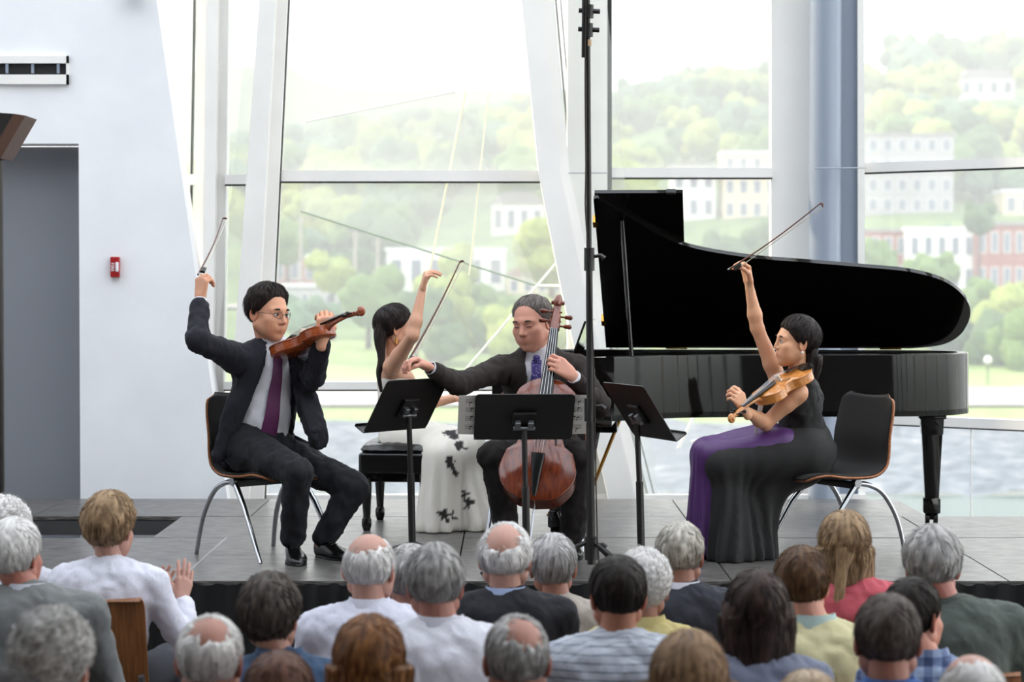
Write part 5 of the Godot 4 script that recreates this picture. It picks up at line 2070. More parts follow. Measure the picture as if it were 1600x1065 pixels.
# ---------------------------------------------------------------- a man in a suit, from his joints
func suit_man(label: String, j: Dictionary, head_t: Transform3D, skin: Color, suit: Material, trouser: Material, shirt_m: Material, tie_m: Material, open_w: Array, girth := 1.0) -> Dictionary:
	var node := thing("person", label, "person")
	node.position = Vector3(j.pel.x, STAGE, j.pel.z)
	var g := MB.new()
	var inv := Transform3D(Basis.IDENTITY, -node.position)
	var f: Vector3 = j.front.normalized()
	var up: Vector3 = (j.nb - j.pel).normalized()
	f = (f - up * f.dot(up)).normalized()
	var side := up.cross(f).normalized()
	var waist: Vector3 = j.pel.lerp(j.nb, 0.36) + f * 0.01
	var che: Vector3 = j.pel.lerp(j.nb, 0.70)
	# the body itself
	var bones := [
		[j.pel, waist, 0.125 * girth, 0.120 * girth, 0.05, f, 1.30], [waist, che, 0.120 * girth, 0.135 * girth, 0.05, f, 1.35], [j.shl, j.shr, 0.052, 0.052, 0.05],
		[che + up * 0.05, j.nb, 0.08, 0.055, 0.05], [j.nb - up * 0.02, head_t * Vector3(0, -0.05, -0.015), 0.056, 0.054, 0.02],
		[j.hil, j.hir, 0.095, 0.095, 0.04],
	]
	for s in ["l", "r"]:
		bones.append([j["sh" + s], j["el" + s], 0.046, 0.036, 0.03]); bones.append([j["el" + s], j["wr" + s], 0.037, 0.026, 0.02])
		bones.append([j["hi" + s], j["kn" + s], 0.075, 0.052, 0.03]); bones.append([j["kn" + s], j["an" + s], 0.050, 0.036, 0.03])
		bones.append([j["an" + s], j["an" + s] + Vector3(0, -0.03, 0.0), 0.036, 0.036, 0.02])
	g.col = skin
	Field.around(bones, 0.018).skin(g)
	var nb2 := [[j.nb - up * 0.03, head_t * Vector3(0, -0.06, -0.012), 0.062 * girth, 0.056, 0.02]]
	Field.around(nb2, 0.008).skin(g)
	add_head(g, "m", head_t, skin, j.get("wide", 1.0))
	for h in j.get("hands", []): add_hand(g, h[0], h[1], h[2], h[3], h[4], h[5], h[6], 0.05)
	for k in g.v.size(): g.v[k] = inv * g.v[k]
	part(g, "body", M.vcol, node)
	# shirt
	var sb := [[j.pel + up * 0.02, waist, 0.142 * girth, 0.138 * girth, 0.05, f, 1.30], [waist, che, 0.138 * girth, 0.148 * girth, 0.05, f, 1.33], [j.shl, j.shr, 0.058, 0.058, 0.05], [che, j.nb - up * 0.02, 0.105, 0.072, 0.05, f, 1.1], [j.nb - up * 0.03, j.nb + up * 0.012, 0.067 * girth, 0.064 * girth, 0.02]]
	var shf := Field.around(sb, 0.013)
	g = MB.new()
	shf.skin(g, 0.006, 9.0, noise)
	for s in ["l", "r"]:
		var dir: Vector3 = (j["wr" + s] - j["el" + s]).normalized()
		g.tube([j["wr" + s] - dir * 0.06, j["wr" + s] - dir * 0.012], [0.033, 0.0345], 16)
	for k in g.v.size(): g.v[k] = inv * g.v[k]
	var sh := part(g, "shirt", shirt_m, node)
	# collar: two leaves around the neck
	g = MB.new()
	for s in [-1.0, 1.0]:
		var rows := []
		for lv in [[0.0, 0.030], [0.006, 0.034], [0.013, 0.004], [0.010, 0.0]]:
			var row := []
			for k in 13:
				var a: float = s * PI * k / 12.0
				var dirv := f * cos(a) + side * sin(a)
				var dip := 0.028 * pow(maxf(0.0, cos(a)), 3.0)
				row.append(j.nb + up * (lv[1] - dip - (0.022 * pow(maxf(0.0, cos(a * 0.8)), 4.0) if lv[0] > 0.009 else 0.0)) + dirv * (0.066 * girth + lv[0]) - f * 0.004)
			rows.append(row)
		g.grid(rows)
	for k in g.v.size(): g.v[k] = inv * g.v[k]
	part(g, "collar", shirt_m, sh)
	# jacket with its front opening cut out
	var jb := [[j.pel - up * 0.04 - f * 0.01, waist, 0.172 * girth, 0.158 * girth, 0.05, f, 1.28], [waist, che, 0.158 * girth, 0.168 * girth, 0.05, f, 1.32], [j.shl, j.shr, 0.070, 0.070, 0.06], [che, j.nb - up * 0.035, 0.12, 0.078, 0.06, f, 1.1]]
	for s in ["l", "r"]:
		jb.append([j["sh" + s], j["el" + s], 0.066, 0.055, 0.035]); jb.append([j["el" + s], j["wr" + s].lerp(j["el" + s], 0.17), 0.055, 0.043, 0.02])
	for x in j.get("flaps", []): jb.append(x)
	var jf := Field.around(jb, 0.0125)
	var lo: float = open_w[0]
	var hi: float = open_w[1]
	var bot: float = open_w[2]
	var hgt: float = (j.nb - j.pel).length()
	var shift: float = open_w[3] if open_w.size() > 3 else 0.0
	var pel: Vector3 = j.pel
	jf.cut(func(p: Vector3) -> float:
		var q := p - pel
		var v := q.dot(up)
		var t := clampf((v - bot) / (hgt - bot), -0.6, 1.2)
		var w := lerpf(lo, hi, t)
		var u := q.dot(side) - shift * (1.0 - t)
		return maxf(absf(u) - w, -(q.dot(f) - 0.005)))
	g = MB.new()
	jf.skin(g, 0.011, 6.5, noise)
	for k in g.v.size(): g.v[k] = inv * g.v[k]
	var jk := part(g, "jacket", suit, node)
	for s in [-1.0, 1.0]:
		var rows := []
		for k in 12:
			var t := k / 11.0
			var e := lerpf(lo, hi, t) + 0.004
			var w := 0.066 * sin(PI * pow(clampf(t, 0.0, 1.0), 1.5) * 0.92 + 0.05) + 0.008
			var off: float = shift * (1.0 - t)
			rows.append([lerpf(bot, hgt - 0.015, t), s * e + off, s * (e + w) + off])
		g = strip(jf, j.pel, side, up, f, rows, 0.007, 0.012)
		for k in g.v.size(): g.v[k] = inv * g.v[k]
		part(g, "lapel", suit, jk)
	# tie
	var trow := []
	for k in 18:
		var t := k / 17.0
		var w := lerpf(0.019, 0.049, t) if t > 0.06 else 0.024
		if t > 0.93: w *= (1.0 - t) / 0.07 + 0.02
		trow.append([lerpf(hgt - 0.02, j.get("tie_end", 0.02), t), -w, w])
	g = strip(shf, j.pel, side, up, f, trow, 0.010, 0.01)
	for k in g.v.size(): g.v[k] = inv * g.v[k]
	var tie := part(g, "tie", tie_m, node)
	g = MB.new()
	var kn: Vector3 = shf.hit(j.pel + up * (hgt - 0.012) + f * 0.3, -f) + f * 0.012
	g.rbox(kn, Vector3(0.036, 0.038, 0.026), 0.012, Basis(side, up, f))
	for k in g.v.size(): g.v[k] = inv * g.v[k]
	part(g, "tie_knot", tie_m, tie)
	# trousers
	var tb := [[j.hil, j.hir, 0.118 * girth, 0.118 * girth, 0.05], [j.pel + up * 0.04, j.pel, 0.140 * girth, 0.14 * girth, 0.05, f, 1.28]]
	for s in ["l", "r"]:
		tb.append([j["hi" + s], j["kn" + s], 0.098, 0.074, 0.04]); tb.append([j["kn" + s], j["an" + s].lerp(j["kn" + s], 0.06), 0.070, 0.060, 0.02])
	g = MB.new()
	Field.around(tb, 0.0135).skin(g, 0.012, 7.0, noise)
	for k in g.v.size(): g.v[k] = maxf(g.v[k].y, STAGE + 0.03) * Vector3.UP + Vector3(g.v[k].x, 0, g.v[k].z) + inv.origin
	part(g, "trousers", trouser, node)
	for s in ["l", "r"]:
		g = MB.new()
		g.tube([inv * (j["an" + s] + (j["kn" + s] - j["an" + s]) * 0.22), inv * (j["an" + s] + Vector3(0, -0.02, 0))], [0.045, 0.040], 12)
		part(g, "sock", M.black, node)
		var sock_t := Node3D.new()
		sock_t.free()
		add_shoe(node, inv * j["an" + s], inv * j["toe" + s], 0.0)
	return {"node": node, "inv": inv}

func head_basis(face: Vector3, roll := 0.0) -> Basis:
	var z := face.normalized()
	var x := Vector3.UP.cross(z).normalized()
	var y := z.cross(x)
	return Basis(x, y, z) * Basis(Vector3.BACK, roll)

func lin(r: float, g: float, b: float) -> Color:
	return Color(r, g, b).srgb_to_linear()

func hair_part(p: Dictionary, called: String, mb: MB, m: Material = null) -> void:
	for k in mb.v.size(): mb.v[k] = p.inv * mb.v[k]
	part(mb, called, m if m else M.hair, p.node)

func people_materials() -> void:
	mat("vcol", Color(1, 1, 1), 0.5, 0.0, {"vertex_color_use_as_albedo": true, "subsurf_scatter_enabled": true, "subsurf_scatter_strength": 0.15})
	mat("vcol_soft", Color(1, 1, 1), 0.7, 0.0, {"vertex_color_use_as_albedo": true})
	mat("hair", Color(1, 1, 1), 0.55, 0.0, {"vertex_color_use_as_albedo": true, "metallic_specular": 0.35})
	mat("shoe_black", Color(0.03, 0.028, 0.027), 0.25)
	var weave := noise_tex(0.25, [[0.0, Color(0.78, 0.78, 0.78)], [1.0, Color(1, 1, 1)]], 128, 2)
	for q in [["suit_navy", Color(0.10, 0.10, 0.145)], ["trouser_navy", Color(0.075, 0.078, 0.11)], ["suit_brown", Color(0.155, 0.118, 0.105)], ["trouser_brown", Color(0.115, 0.092, 0.086)], ["shirt_white", Color(0.95, 0.95, 0.98)], ["tie_purple", Color(0.42, 0.17, 0.37)], ["tie_blue", Color(0.20, 0.18, 0.42)]]:
		tri_map(mat(q[0], q[1], 0.9, 0.0, {"rim_enabled": true, "rim": 0.06}), weave, Vector3.ONE * 6.0)
	M.tie_purple.roughness = 0.5
	var dots := noise_tex(0.12, [[0.0, Color(0.14, 0.12, 0.34)], [0.55, Color(0.22, 0.19, 0.46)], [0.72, Color(0.62, 0.58, 0.75)], [1.0, Color(0.7, 0.66, 0.8)]], 128, 2, FastNoiseLite.TYPE_CELLULAR)
	tri_map(M.tie_blue, dots, Vector3.ONE * 9.0)
	M.tie_blue.albedo_color = Color(1, 1, 1)

# ---------------------------------------------------------------- the four players
const GRIP := [[0.9, 1.1, 0.6], [1.0, 1.1, 0.6], [1.1, 1.1, 0.6], [1.1, 1.0, 0.6]]
const SOFT := [[0.35, 0.5, 0.3], [0.45, 0.6, 0.35], [0.5, 0.65, 0.4], [0.5, 0.6, 0.4]]
const FRETS := [[0.7, 1.1, 0.8], [0.8, 1.2, 0.8], [0.8, 1.2, 0.8], [0.7, 1.1, 0.7]]

func instrument_axis(tail: Vector3, scroll: Vector3, top: Vector3) -> Transform3D:
	var y := (scroll - tail).normalized()
	var z := (top - y * top.dot(y)).normalized()
	return Transform3D(Basis(y.cross(z), y, z), tail)

func performers() -> void:
	people_materials()
	prepare_heads()
	violinist_man()
	cellist()
	violinist_woman()
	pianist()

func violinist_man() -> void:
	var skin := lin(0.80, 0.58, 0.46)
	var j := {
		"pel": at(402, 693, 11.08), "nb": at(425, 537, 11.0), "front": Vector3(0.47, -0.05, 0.88),
		"shr": at(370, 560, 10.93), "shl": at(478, 560, 11.12), "elr": at(309, 531, 10.70), "wrr": at(313, 466, 10.84),
		"ell": at(490, 589, 10.86), "wrl": at(504, 528, 10.70),
		"hir": at(386, 700, 10.98), "hil": at(426, 702, 11.14), "knr": at(464, 737, 10.68), "knl": at(552, 760, 11.0),
		"anr": at(457, 843, 10.86), "anl": at(505, 843, 11.0), "toer": on_stage(468, 10.6), "toel": on_stage(540, 10.85), "tie_end": -0.03, "wide": 1.04,
	}
	# hanging jacket fronts
	var jn: Vector3 = j.front.normalized()
	j["flaps"] = [[at(372, 630, 10.92), at(343, 708, 10.90), 0.075, 0.050, 0.05, Vector3(0.8, 0, 0.6), 2.6], [at(468, 605, 10.98), at(494, 676, 10.88), 0.075, 0.062, 0.05, jn, 3.0], [at(474, 640, 10.96), at(500, 692, 10.88), 0.060, 0.030, 0.05, jn, 3.0], [at(372, 640, 11.05), at(352, 690, 11.05), 0.07, 0.05, 0.05, Vector3(0.9, 0, 0.2), 2.0]]
	j["hands"] = [
		[j.wrr, at(318, 415, 10.86) - j.wrr, Vector3(0.6, 0.1, -0.8), true, GRIP, [0.3, 0.5, 0.9], 1.0],
		[j.wrl, at(509, 488, 10.71) - j.wrl, Vector3(-0.35, 0.1, -0.93), false, FRETS, [0.7, 0.6, 0.3], 1.02]]
	var ht := Transform3D(head_basis(Vector3(0.78, -0.10, 0.62), -0.05).scaled(Vector3.ONE * 1.04), at(419, 490, 10.98))
	var p := suit_man("person in a navy suit with purple tie holding a violin and raised bow", j, ht, skin, M.suit_navy, M.trouser_navy, M.shirt_white, M.tie_purple, [0.158, 0.050, 0.0, 0.0])
	var b := MB.new()
	add_hair(b, "m", ht, {"top": 0.024, "side": 0.007, "back": 0.011, "lock": 0.011, "freq": 8.0, "seed": 1.0, "quiff": 0.016, "line": 0.10, "hairs": 900, "wild": 0.5}, lin(0.07, 0.055, 0.05), lin(0.19, 0.15, 0.13), 1.04)
	hair_part(p, "hair", b)
	var ht2 := Transform3D(ht.basis, p.inv * ht.origin)
	add_eyes(p.node, ht2, false, lin(0.06, 0.05, 0.045), 1.04)
	# glasses
	b = MB.new()
	b.xf = ht2
	for s in [-1.0, 1.0]:
		var ring := []
		for k in 25:
			var a := TAU * k / 24.0
			ring.append(Vector3(s * 0.034 + 0.021 * cos(a), 0.002 + 0.0145 * sin(a), 0.106 - 0.02 * absf(cos(a)) * (1.0 if cos(a) * s > 0 else 0.0)))
		b.tube(ring, 0.0011, 6, 1.0, Vector3.ZERO, false)
		b.tube([Vector3(s * 0.056, 0.006, 0.092), Vector3(s * 0.080, 0.006, 0.05), Vector3(s * 0.086, 0.004, -0.015)], 0.0012, 6)
	b.tube([Vector3(-0.013, 0.005, 0.107), Vector3(0, 0.008, 0.109), Vector3(0.013, 0.005, 0.107)], 0.0012, 6)
	part(b, "glasses", M.stand_black, p.node)
	var tail := at(434, 549, 10.90)
	var scroll := at(565, 483, 10.53)
	fiddle("violin", "dark orange violin held under the chin of the violinist in navy", "violin", instrument_axis(tail, scroll, Vector3(-0.15, 0.97, -0.16)), (scroll - tail).length() / 0.58, 0.034, M.varnish)
	bow("thin violin bow raised beside the white wall", at(314, 428, 10.80), at(352, 341, 11.45), Vector3(0.8, -0.3, 0.3))

func cellist() -> void:
	var skin := lin(0.78, 0.56, 0.48)
	var j := {
		"pel": at(842, 705, 11.48), "nb": at(842, 548, 11.34), "front": Vector3(-0.12, 0.05, 0.99),
		"shr": at(783, 578, 11.30), "shl": at(903, 578, 11.36), "elr": at(716, 600, 11.08), "wrr": at(669, 573, 10.92),
		"ell": at(936, 634, 11.17), "wrl": at(894, 586, 10.98),
		"hir": at(812, 712, 11.42), "hil": at(874, 712, 11.44), "knr": at(770, 712, 11.0), "knl": at(904, 712, 11.02),
		"anr": at(796, 843, 11.10), "anl": at(893, 843, 11.10), "toer": on_stage(788, 10.8), "toel": on_stage(898, 10.8), "tie_end": 0.12, "wide": 1.05,
	}
	j["hands"] = [
		[j.wrr, at(642, 560, 10.86) - j.wrr, Vector3(-0.2, -0.8, 0.3), true, [[0.6, 0.8, 0.5], [0.7, 0.9, 0.5], [0.7, 0.8, 0.5], [0.6, 0.6, 0.4]], [0.3, 0.6, 0.8], 1.05],
		[j.wrl, at(862, 562, 10.92) - j.wrl, Vector3(-0.1, -0.35, -0.9), false, FRETS, [0.3, 0.3, 0.9], 1.05]]
	var ht := Transform3D(head_basis(Vector3(-0.52, -0.20, 0.83), 0.06).scaled(Vector3(1.08, 1.06, 1.06)), at(832, 505, 11.28))
	var p := suit_man("person in a dark brown suit with blue patterned tie playing the cello", j, ht, skin, M.suit_brown, M.trouser_brown, M.shirt_white, M.tie_blue, [0.02, 0.058, 0.10, 0.0], 1.10)
	var b := MB.new()
	add_hair(b, "m", ht, {"top": 0.012, "side": 0.005, "back": 0.008, "lock": 0.007, "freq": 9.0, "seed": 4.0, "line": 0.15, "hairs": 900}, lin(0.30, 0.27, 0.25), lin(0.52, 0.49, 0.47), 1.05)
	hair_part(p, "hair", b)
	add_eyes(p.node, Transform3D(ht.basis, p.inv * ht.origin), true, lin(0.25, 0.2, 0.18), 1.05)
	var bottom := at(834, 783, 10.72)
	var scroll := at(872, 468, 11.16)
	var t := instrument_axis(bottom, scroll, Vector3(-0.08, 0.35, 0.93))
	fiddle("cello", "reddish brown cello between the knees of the seated cellist", "cello", t, (scroll - bottom).length() / 0.594, 0.115, M.varnish_red, true)
	bow("cello bow pointing up in front of the glass", at(634, 577, 10.84), at(723, 408, 11.25), Vector3(0.85, -0.3, 0.3), 1.25)

func add_skin_woman(node: Node3D, j: Dictionary, ht: Transform3D, skin: Color, inv: Transform3D) -> void:
	var g := MB.new()
	g.col = skin
	var f: Vector3 = j.front.normalized()
	var up: Vector3 = (j.nb - j.pel).normalized()
	f = (f - up * f.dot(up)).normalized()
	var waist: Vector3 = j.pel.lerp(j.nb, 0.42)
	var che: Vector3 = j.pel.lerp(j.nb, 0.76)
	var side := up.cross(f)
	var bones := [
		[j.pel, waist, 0.125, 0.095, 0.05, f, 1.25], [waist, che, 0.095, 0.105, 0.05, f, 1.25], [j.shl, j.shr, 0.040, 0.040, 0.05], [che, j.nb - up * 0.02, 0.075, 0.045, 0.05],
		[j.nb - up * 0.03, ht * Vector3(0, -0.06, -0.02), 0.046, 0.044, 0.02], [che + f * 0.05 + side * 0.055, che + f * 0.055 + side * 0.055 - up * 0.01, 0.05, 0.05, 0.04], [che + f * 0.05 - side * 0.055, che + f * 0.055 - side * 0.055 - up * 0.01, 0.05, 0.05, 0.04],
		[j.hil, j.hir, 0.10, 0.10, 0.05]]
	for s in ["l", "r"]:
		bones.append([j["sh" + s], j["sh" + s].lerp(j["el" + s], 0.35), 0.043, 0.041, 0.03]); bones.append([j["sh" + s].lerp(j["el" + s], 0.35), j["el" + s], 0.041, 0.031, 0.02])
		bones.append([j["el" + s], j["el" + s].lerp(j["wr" + s], 0.3), 0.032, 0.0335, 0.02]); bones.append([j["el" + s].lerp(j["wr" + s], 0.3), j["wr" + s], 0.0335, 0.021, 0.02])
		bones.append([j["hi" + s], j["kn" + s], 0.075, 0.05, 0.03]); bones.append([j["kn" + s], j["an" + s], 0.045, 0.03, 0.03]); bones.append([j["an" + s], j["toe" + s], 0.028, 0.02, 0.02])
	Field.around(bones, 0.0115).skin(g)
	add_head(g, "f", ht, skin, 1.0, 0.8)
	for h in j.hands: add_hand(g, h[0], h[1], h[2], h[3], h[4], h[5], h[6], 0.05)
	for k in g.v.size(): g.v[k] = inv * g.v[k]
	part(g, "body", M.vcol, node)

func pleat(mb: MB, amp: float, freq: float, axis: Vector3, y0: float, y1: float) -> void:
	# folds that run down the skirt, deeper towards the hem
	var nn := mb.normals()
	for k in mb.v.size():
		var p := mb.v[k]
		var t := clampf((y0 - p.y) / (y0 - y1), 0.1, 1.0)
		var an := atan2(p.z - axis.z, p.x - axis.x)
		var w := sin(an * freq + 2.0 * noise.get_noise_3d(p.x * 3, p.y * 1.5, p.z * 3) + 0.8 * sin(an * 3.0))
		mb.v[k] = p + nn[k] * amp * t * w

func violinist_woman() -> void:
	var skin := lin(0.82, 0.61, 0.48)
	var node := thing("person", "person in a long black and purple dress raising a violin bow", "person")
	var j := {
		"pel": at(1258, 702, 11.05), "nb": at(1243, 590, 11.02), "front": Vector3(-0.9, 0, 0.44),
		"shl": at(1247, 613, 10.88), "shr": at(1218, 598, 11.16), "elr": at(1183, 512, 11.12), "wrr": at(1170, 442, 11.08), "ell": at(1196, 662, 10.90), "wrl": at(1164, 640, 10.70),
		"hil": at(1258, 712, 10.95), "hir": at(1262, 712, 11.14), "knl": at(1124, 718, 10.88), "knr": at(1112, 712, 11.05), "anl": at(1145, 850, 10.90), "anr": at(1135, 846, 11.02), "toel": on_stage(1122, 10.88, 0.03), "toer": on_stage(1112, 11.0, 0.03),
	}
	node.position = Vector3(j.pel.x, STAGE, j.pel.z)
	var inv := Transform3D(Basis.IDENTITY, -node.position)
	var p := {"node": node, "inv": inv}
	j["hands"] = [
		[j.wrr, at(1162, 404, 11.05) - j.wrr, Vector3(-0.75, -0.2, 0.45), true, [[0.7, 0.9, 0.5], [0.8, 0.9, 0.5], [0.8, 0.9, 0.5], [0.7, 0.7, 0.4]], [0.4, 0.6, 0.8], 0.93],
		[j.wrl, at(1152, 618, 10.66) - j.wrl, Vector3(-0.45, -0.1, -0.6), false, FRETS, [0.6, 0.5, 0.4], 0.92]]
	var ht := Transform3D(head_basis(Vector3(-0.97, 0.03, 0.22), -0.06).scaled(Vector3.ONE * 0.97), at(1243, 534, 11.0))
	add_skin_woman(node, j, ht, skin, inv)
	add_eyes(node, Transform3D(ht.basis, inv * ht.origin), false, lin(0.06, 0.045, 0.04))
	var c0 := lin(0.055, 0.045, 0.045)
	var c1 := lin(0.17, 0.14, 0.13)
	var b := MB.new()
	add_hair(b, "f", ht, {"top": 0.018, "side": 0.014, "back": 0.022, "lock": 0.004, "freq": 6.0, "seed": 8.0, "line": -0.02}, c0, c1)
	lock_tube(b, [at(1272, 555, 11.0), at(1273, 580, 11.01), at(1270, 600, 11.02), at(1272, 625, 11.0)], 0.040, 0.016, c0, c1, 1.0, Vector3.ZERO, 3.0)
	lock_tube(b, [at(1268, 545, 11.0), at(1266, 575, 10.98), at(1268, 600, 10.96)], 0.036, 0.012, c0, c1, 1.0, Vector3.ZERO, 5.0)
	hair_part(p, "hair", b)
	b = MB.new()
	b.lathe([Vector2(0.001, 0.007), Vector2(0.006, 0.004), Vector2(0.007, 0), Vector2(0.005, -0.005), Vector2(0.001, -0.007)], 10, Transform3D(Basis.IDENTITY, inv * (ht * Vector3(0.083, -0.045, -0.008))))
	part(b, "earring", mat("pearl", Color(0.9, 0.88, 0.85), 0.25), node)
	# dress: bodice and black overskirt, purple underskirt
	var f: Vector3 = j.front
	var up: Vector3 = (j.nb - j.pel).normalized()
	f = (f - up * f.dot(up)).normalized()
	var side := up.cross(f).normalized()
	var che: Vector3 = j.pel.lerp(j.nb, 0.74)
	var blk := mat("dress_black", Color(0.055, 0.052, 0.052), 0.8, 0.0, {"rim_enabled": true, "rim": 0.5})
	var pur := mat("dress_purple", Color(0.27, 0.11, 0.36), 0.5, 0.0, {"rim_enabled": true, "rim": 0.4})
	b = MB.new()
	var bo := [[j.pel, j.pel.lerp(j.nb, 0.42), 0.142, 0.108, 0.05, f, 1.2], [j.pel.lerp(j.nb, 0.42), che, 0.108, 0.119, 0.05, f, 1.2], [che + f * 0.05 + side * 0.055, che + f * 0.055 + side * 0.055 - up * 0.01, 0.058, 0.058, 0.04], [che + f * 0.05 - side * 0.055, che + f * 0.055 - side * 0.055 - up * 0.01, 0.058, 0.058, 0.04],
		[che, j.nb + side * 0.085 - up * 0.012, 0.075, 0.036, 0.05], [che, j.nb - side * 0.085 - up * 0.012, 0.075, 0.036, 0.05], [che - f * 0.03, j.nb - f * 0.03 - up * 0.03, 0.09, 0.06, 0.04]]
	Field.around(bo, 0.0115).skin(b, 0.008, 12.0, noise)
	for k in b.v.size(): b.v[k] = inv * b.v[k]
	part(b, "bodice", blk, node)
	b = MB.new()
	var hem := on_stage(1160, 10.93, 0.03)
	var sk := [[j.pel + up * 0.03, j.pel, 0.135, 0.150, 0.05], [j.hil, at(1126, 726, 10.88), 0.128, 0.082, 0.06], [j.hir, at(1128, 724, 11.05), 0.128, 0.082, 0.06], [at(1240, 728, 11.0), at(1150, 738, 10.97), 0.11, 0.09, 0.06],
		[at(1134, 730, 10.9), hem + Vector3(-0.06, 0.0, 0.08), 0.080, 0.105, 0.06], [at(1140, 730, 11.02), hem + Vector3(-0.04, 0.0, -0.10), 0.080, 0.11, 0.06], [at(1190, 742, 10.98), hem + Vector3(0.07, 0.0, 0.0), 0.070, 0.095, 0.08], [at(1232, 730, 10.96), at(1192, 800, 10.96), 0.06, 0.05, 0.08]]
	Field.around(sk, 0.0125).skin(b)
	pleat(b, 0.014, 15.0, hem, at(0, 700, 11).y, STAGE)
	for k in b.v.size():
		b.v[k].y = maxf(b.v[k].y, STAGE + 0.004)
		b.v[k] = inv * b.v[k]
	part(b, "overskirt", blk, node)
	b = MB.new()
	var pu := [[at(1222, 700, 10.94), at(1120, 712, 10.90), 0.100, 0.070, 0.05], [at(1200, 694, 11.08), at(1106, 708, 11.02), 0.112, 0.080, 0.05], [at(1106, 712, 10.98), on_stage(1092, 10.98, 0.05), 0.076, 0.062, 0.05], [at(1112, 714, 10.92), on_stage(1098, 10.90, 0.05), 0.066, 0.055, 0.05],
		[at(1176, 800, 11.02), on_stage(1200, 11.0, 0.03), 0.02, 0.045, 0.05], [at(1258, 708, 11.08), at(1268, 716, 11.0), 0.09, 0.075, 0.05]]
	Field.around(pu, 0.0125).skin(b)
	pleat(b, 0.010, 13.0, on_stage(1110, 10.95), at(0, 690, 11).y, STAGE)
	for k in b.v.size():
		b.v[k].y = maxf(b.v[k].y, STAGE + 0.003)
		b.v[k] = inv * b.v[k]
	part(b, "underskirt", pur, node)
	b = MB.new()
	b.tube(smooth_line([inv * at(1206, 605, 10.93), inv * at(1192, 622, 10.90), inv * at(1186, 648, 10.90), inv * at(1180, 680, 10.91)], 14), [0.012, 0.022, 0.026, 0.026, 0.024, 0.02, 0.018, 0.016, 0.016, 0.014, 0.014, 0.012, 0.010, 0.008, 0.006], 12, 0.5)
	part(b, "lace_front", mat("lace", Color(0.62, 0.58, 0.56), 0.8), node)
	var tail := at(1255, 574, 10.96)
	var scroll := at(1141, 652, 10.60)
	fiddle("violin", "golden brown violin held by the woman in the black dress", "violin", instrument_axis(tail, scroll, Vector3(-0.55, 0.62, 0.45)), (scroll - tail).length() / 0.58, 0.036, M.varnish_gold)
	bow("violin bow held high in front of the open piano lid", at(1142, 423, 11.02), at(1285, 320, 10.55), Vector3(0.3, -0.9, 0.2))

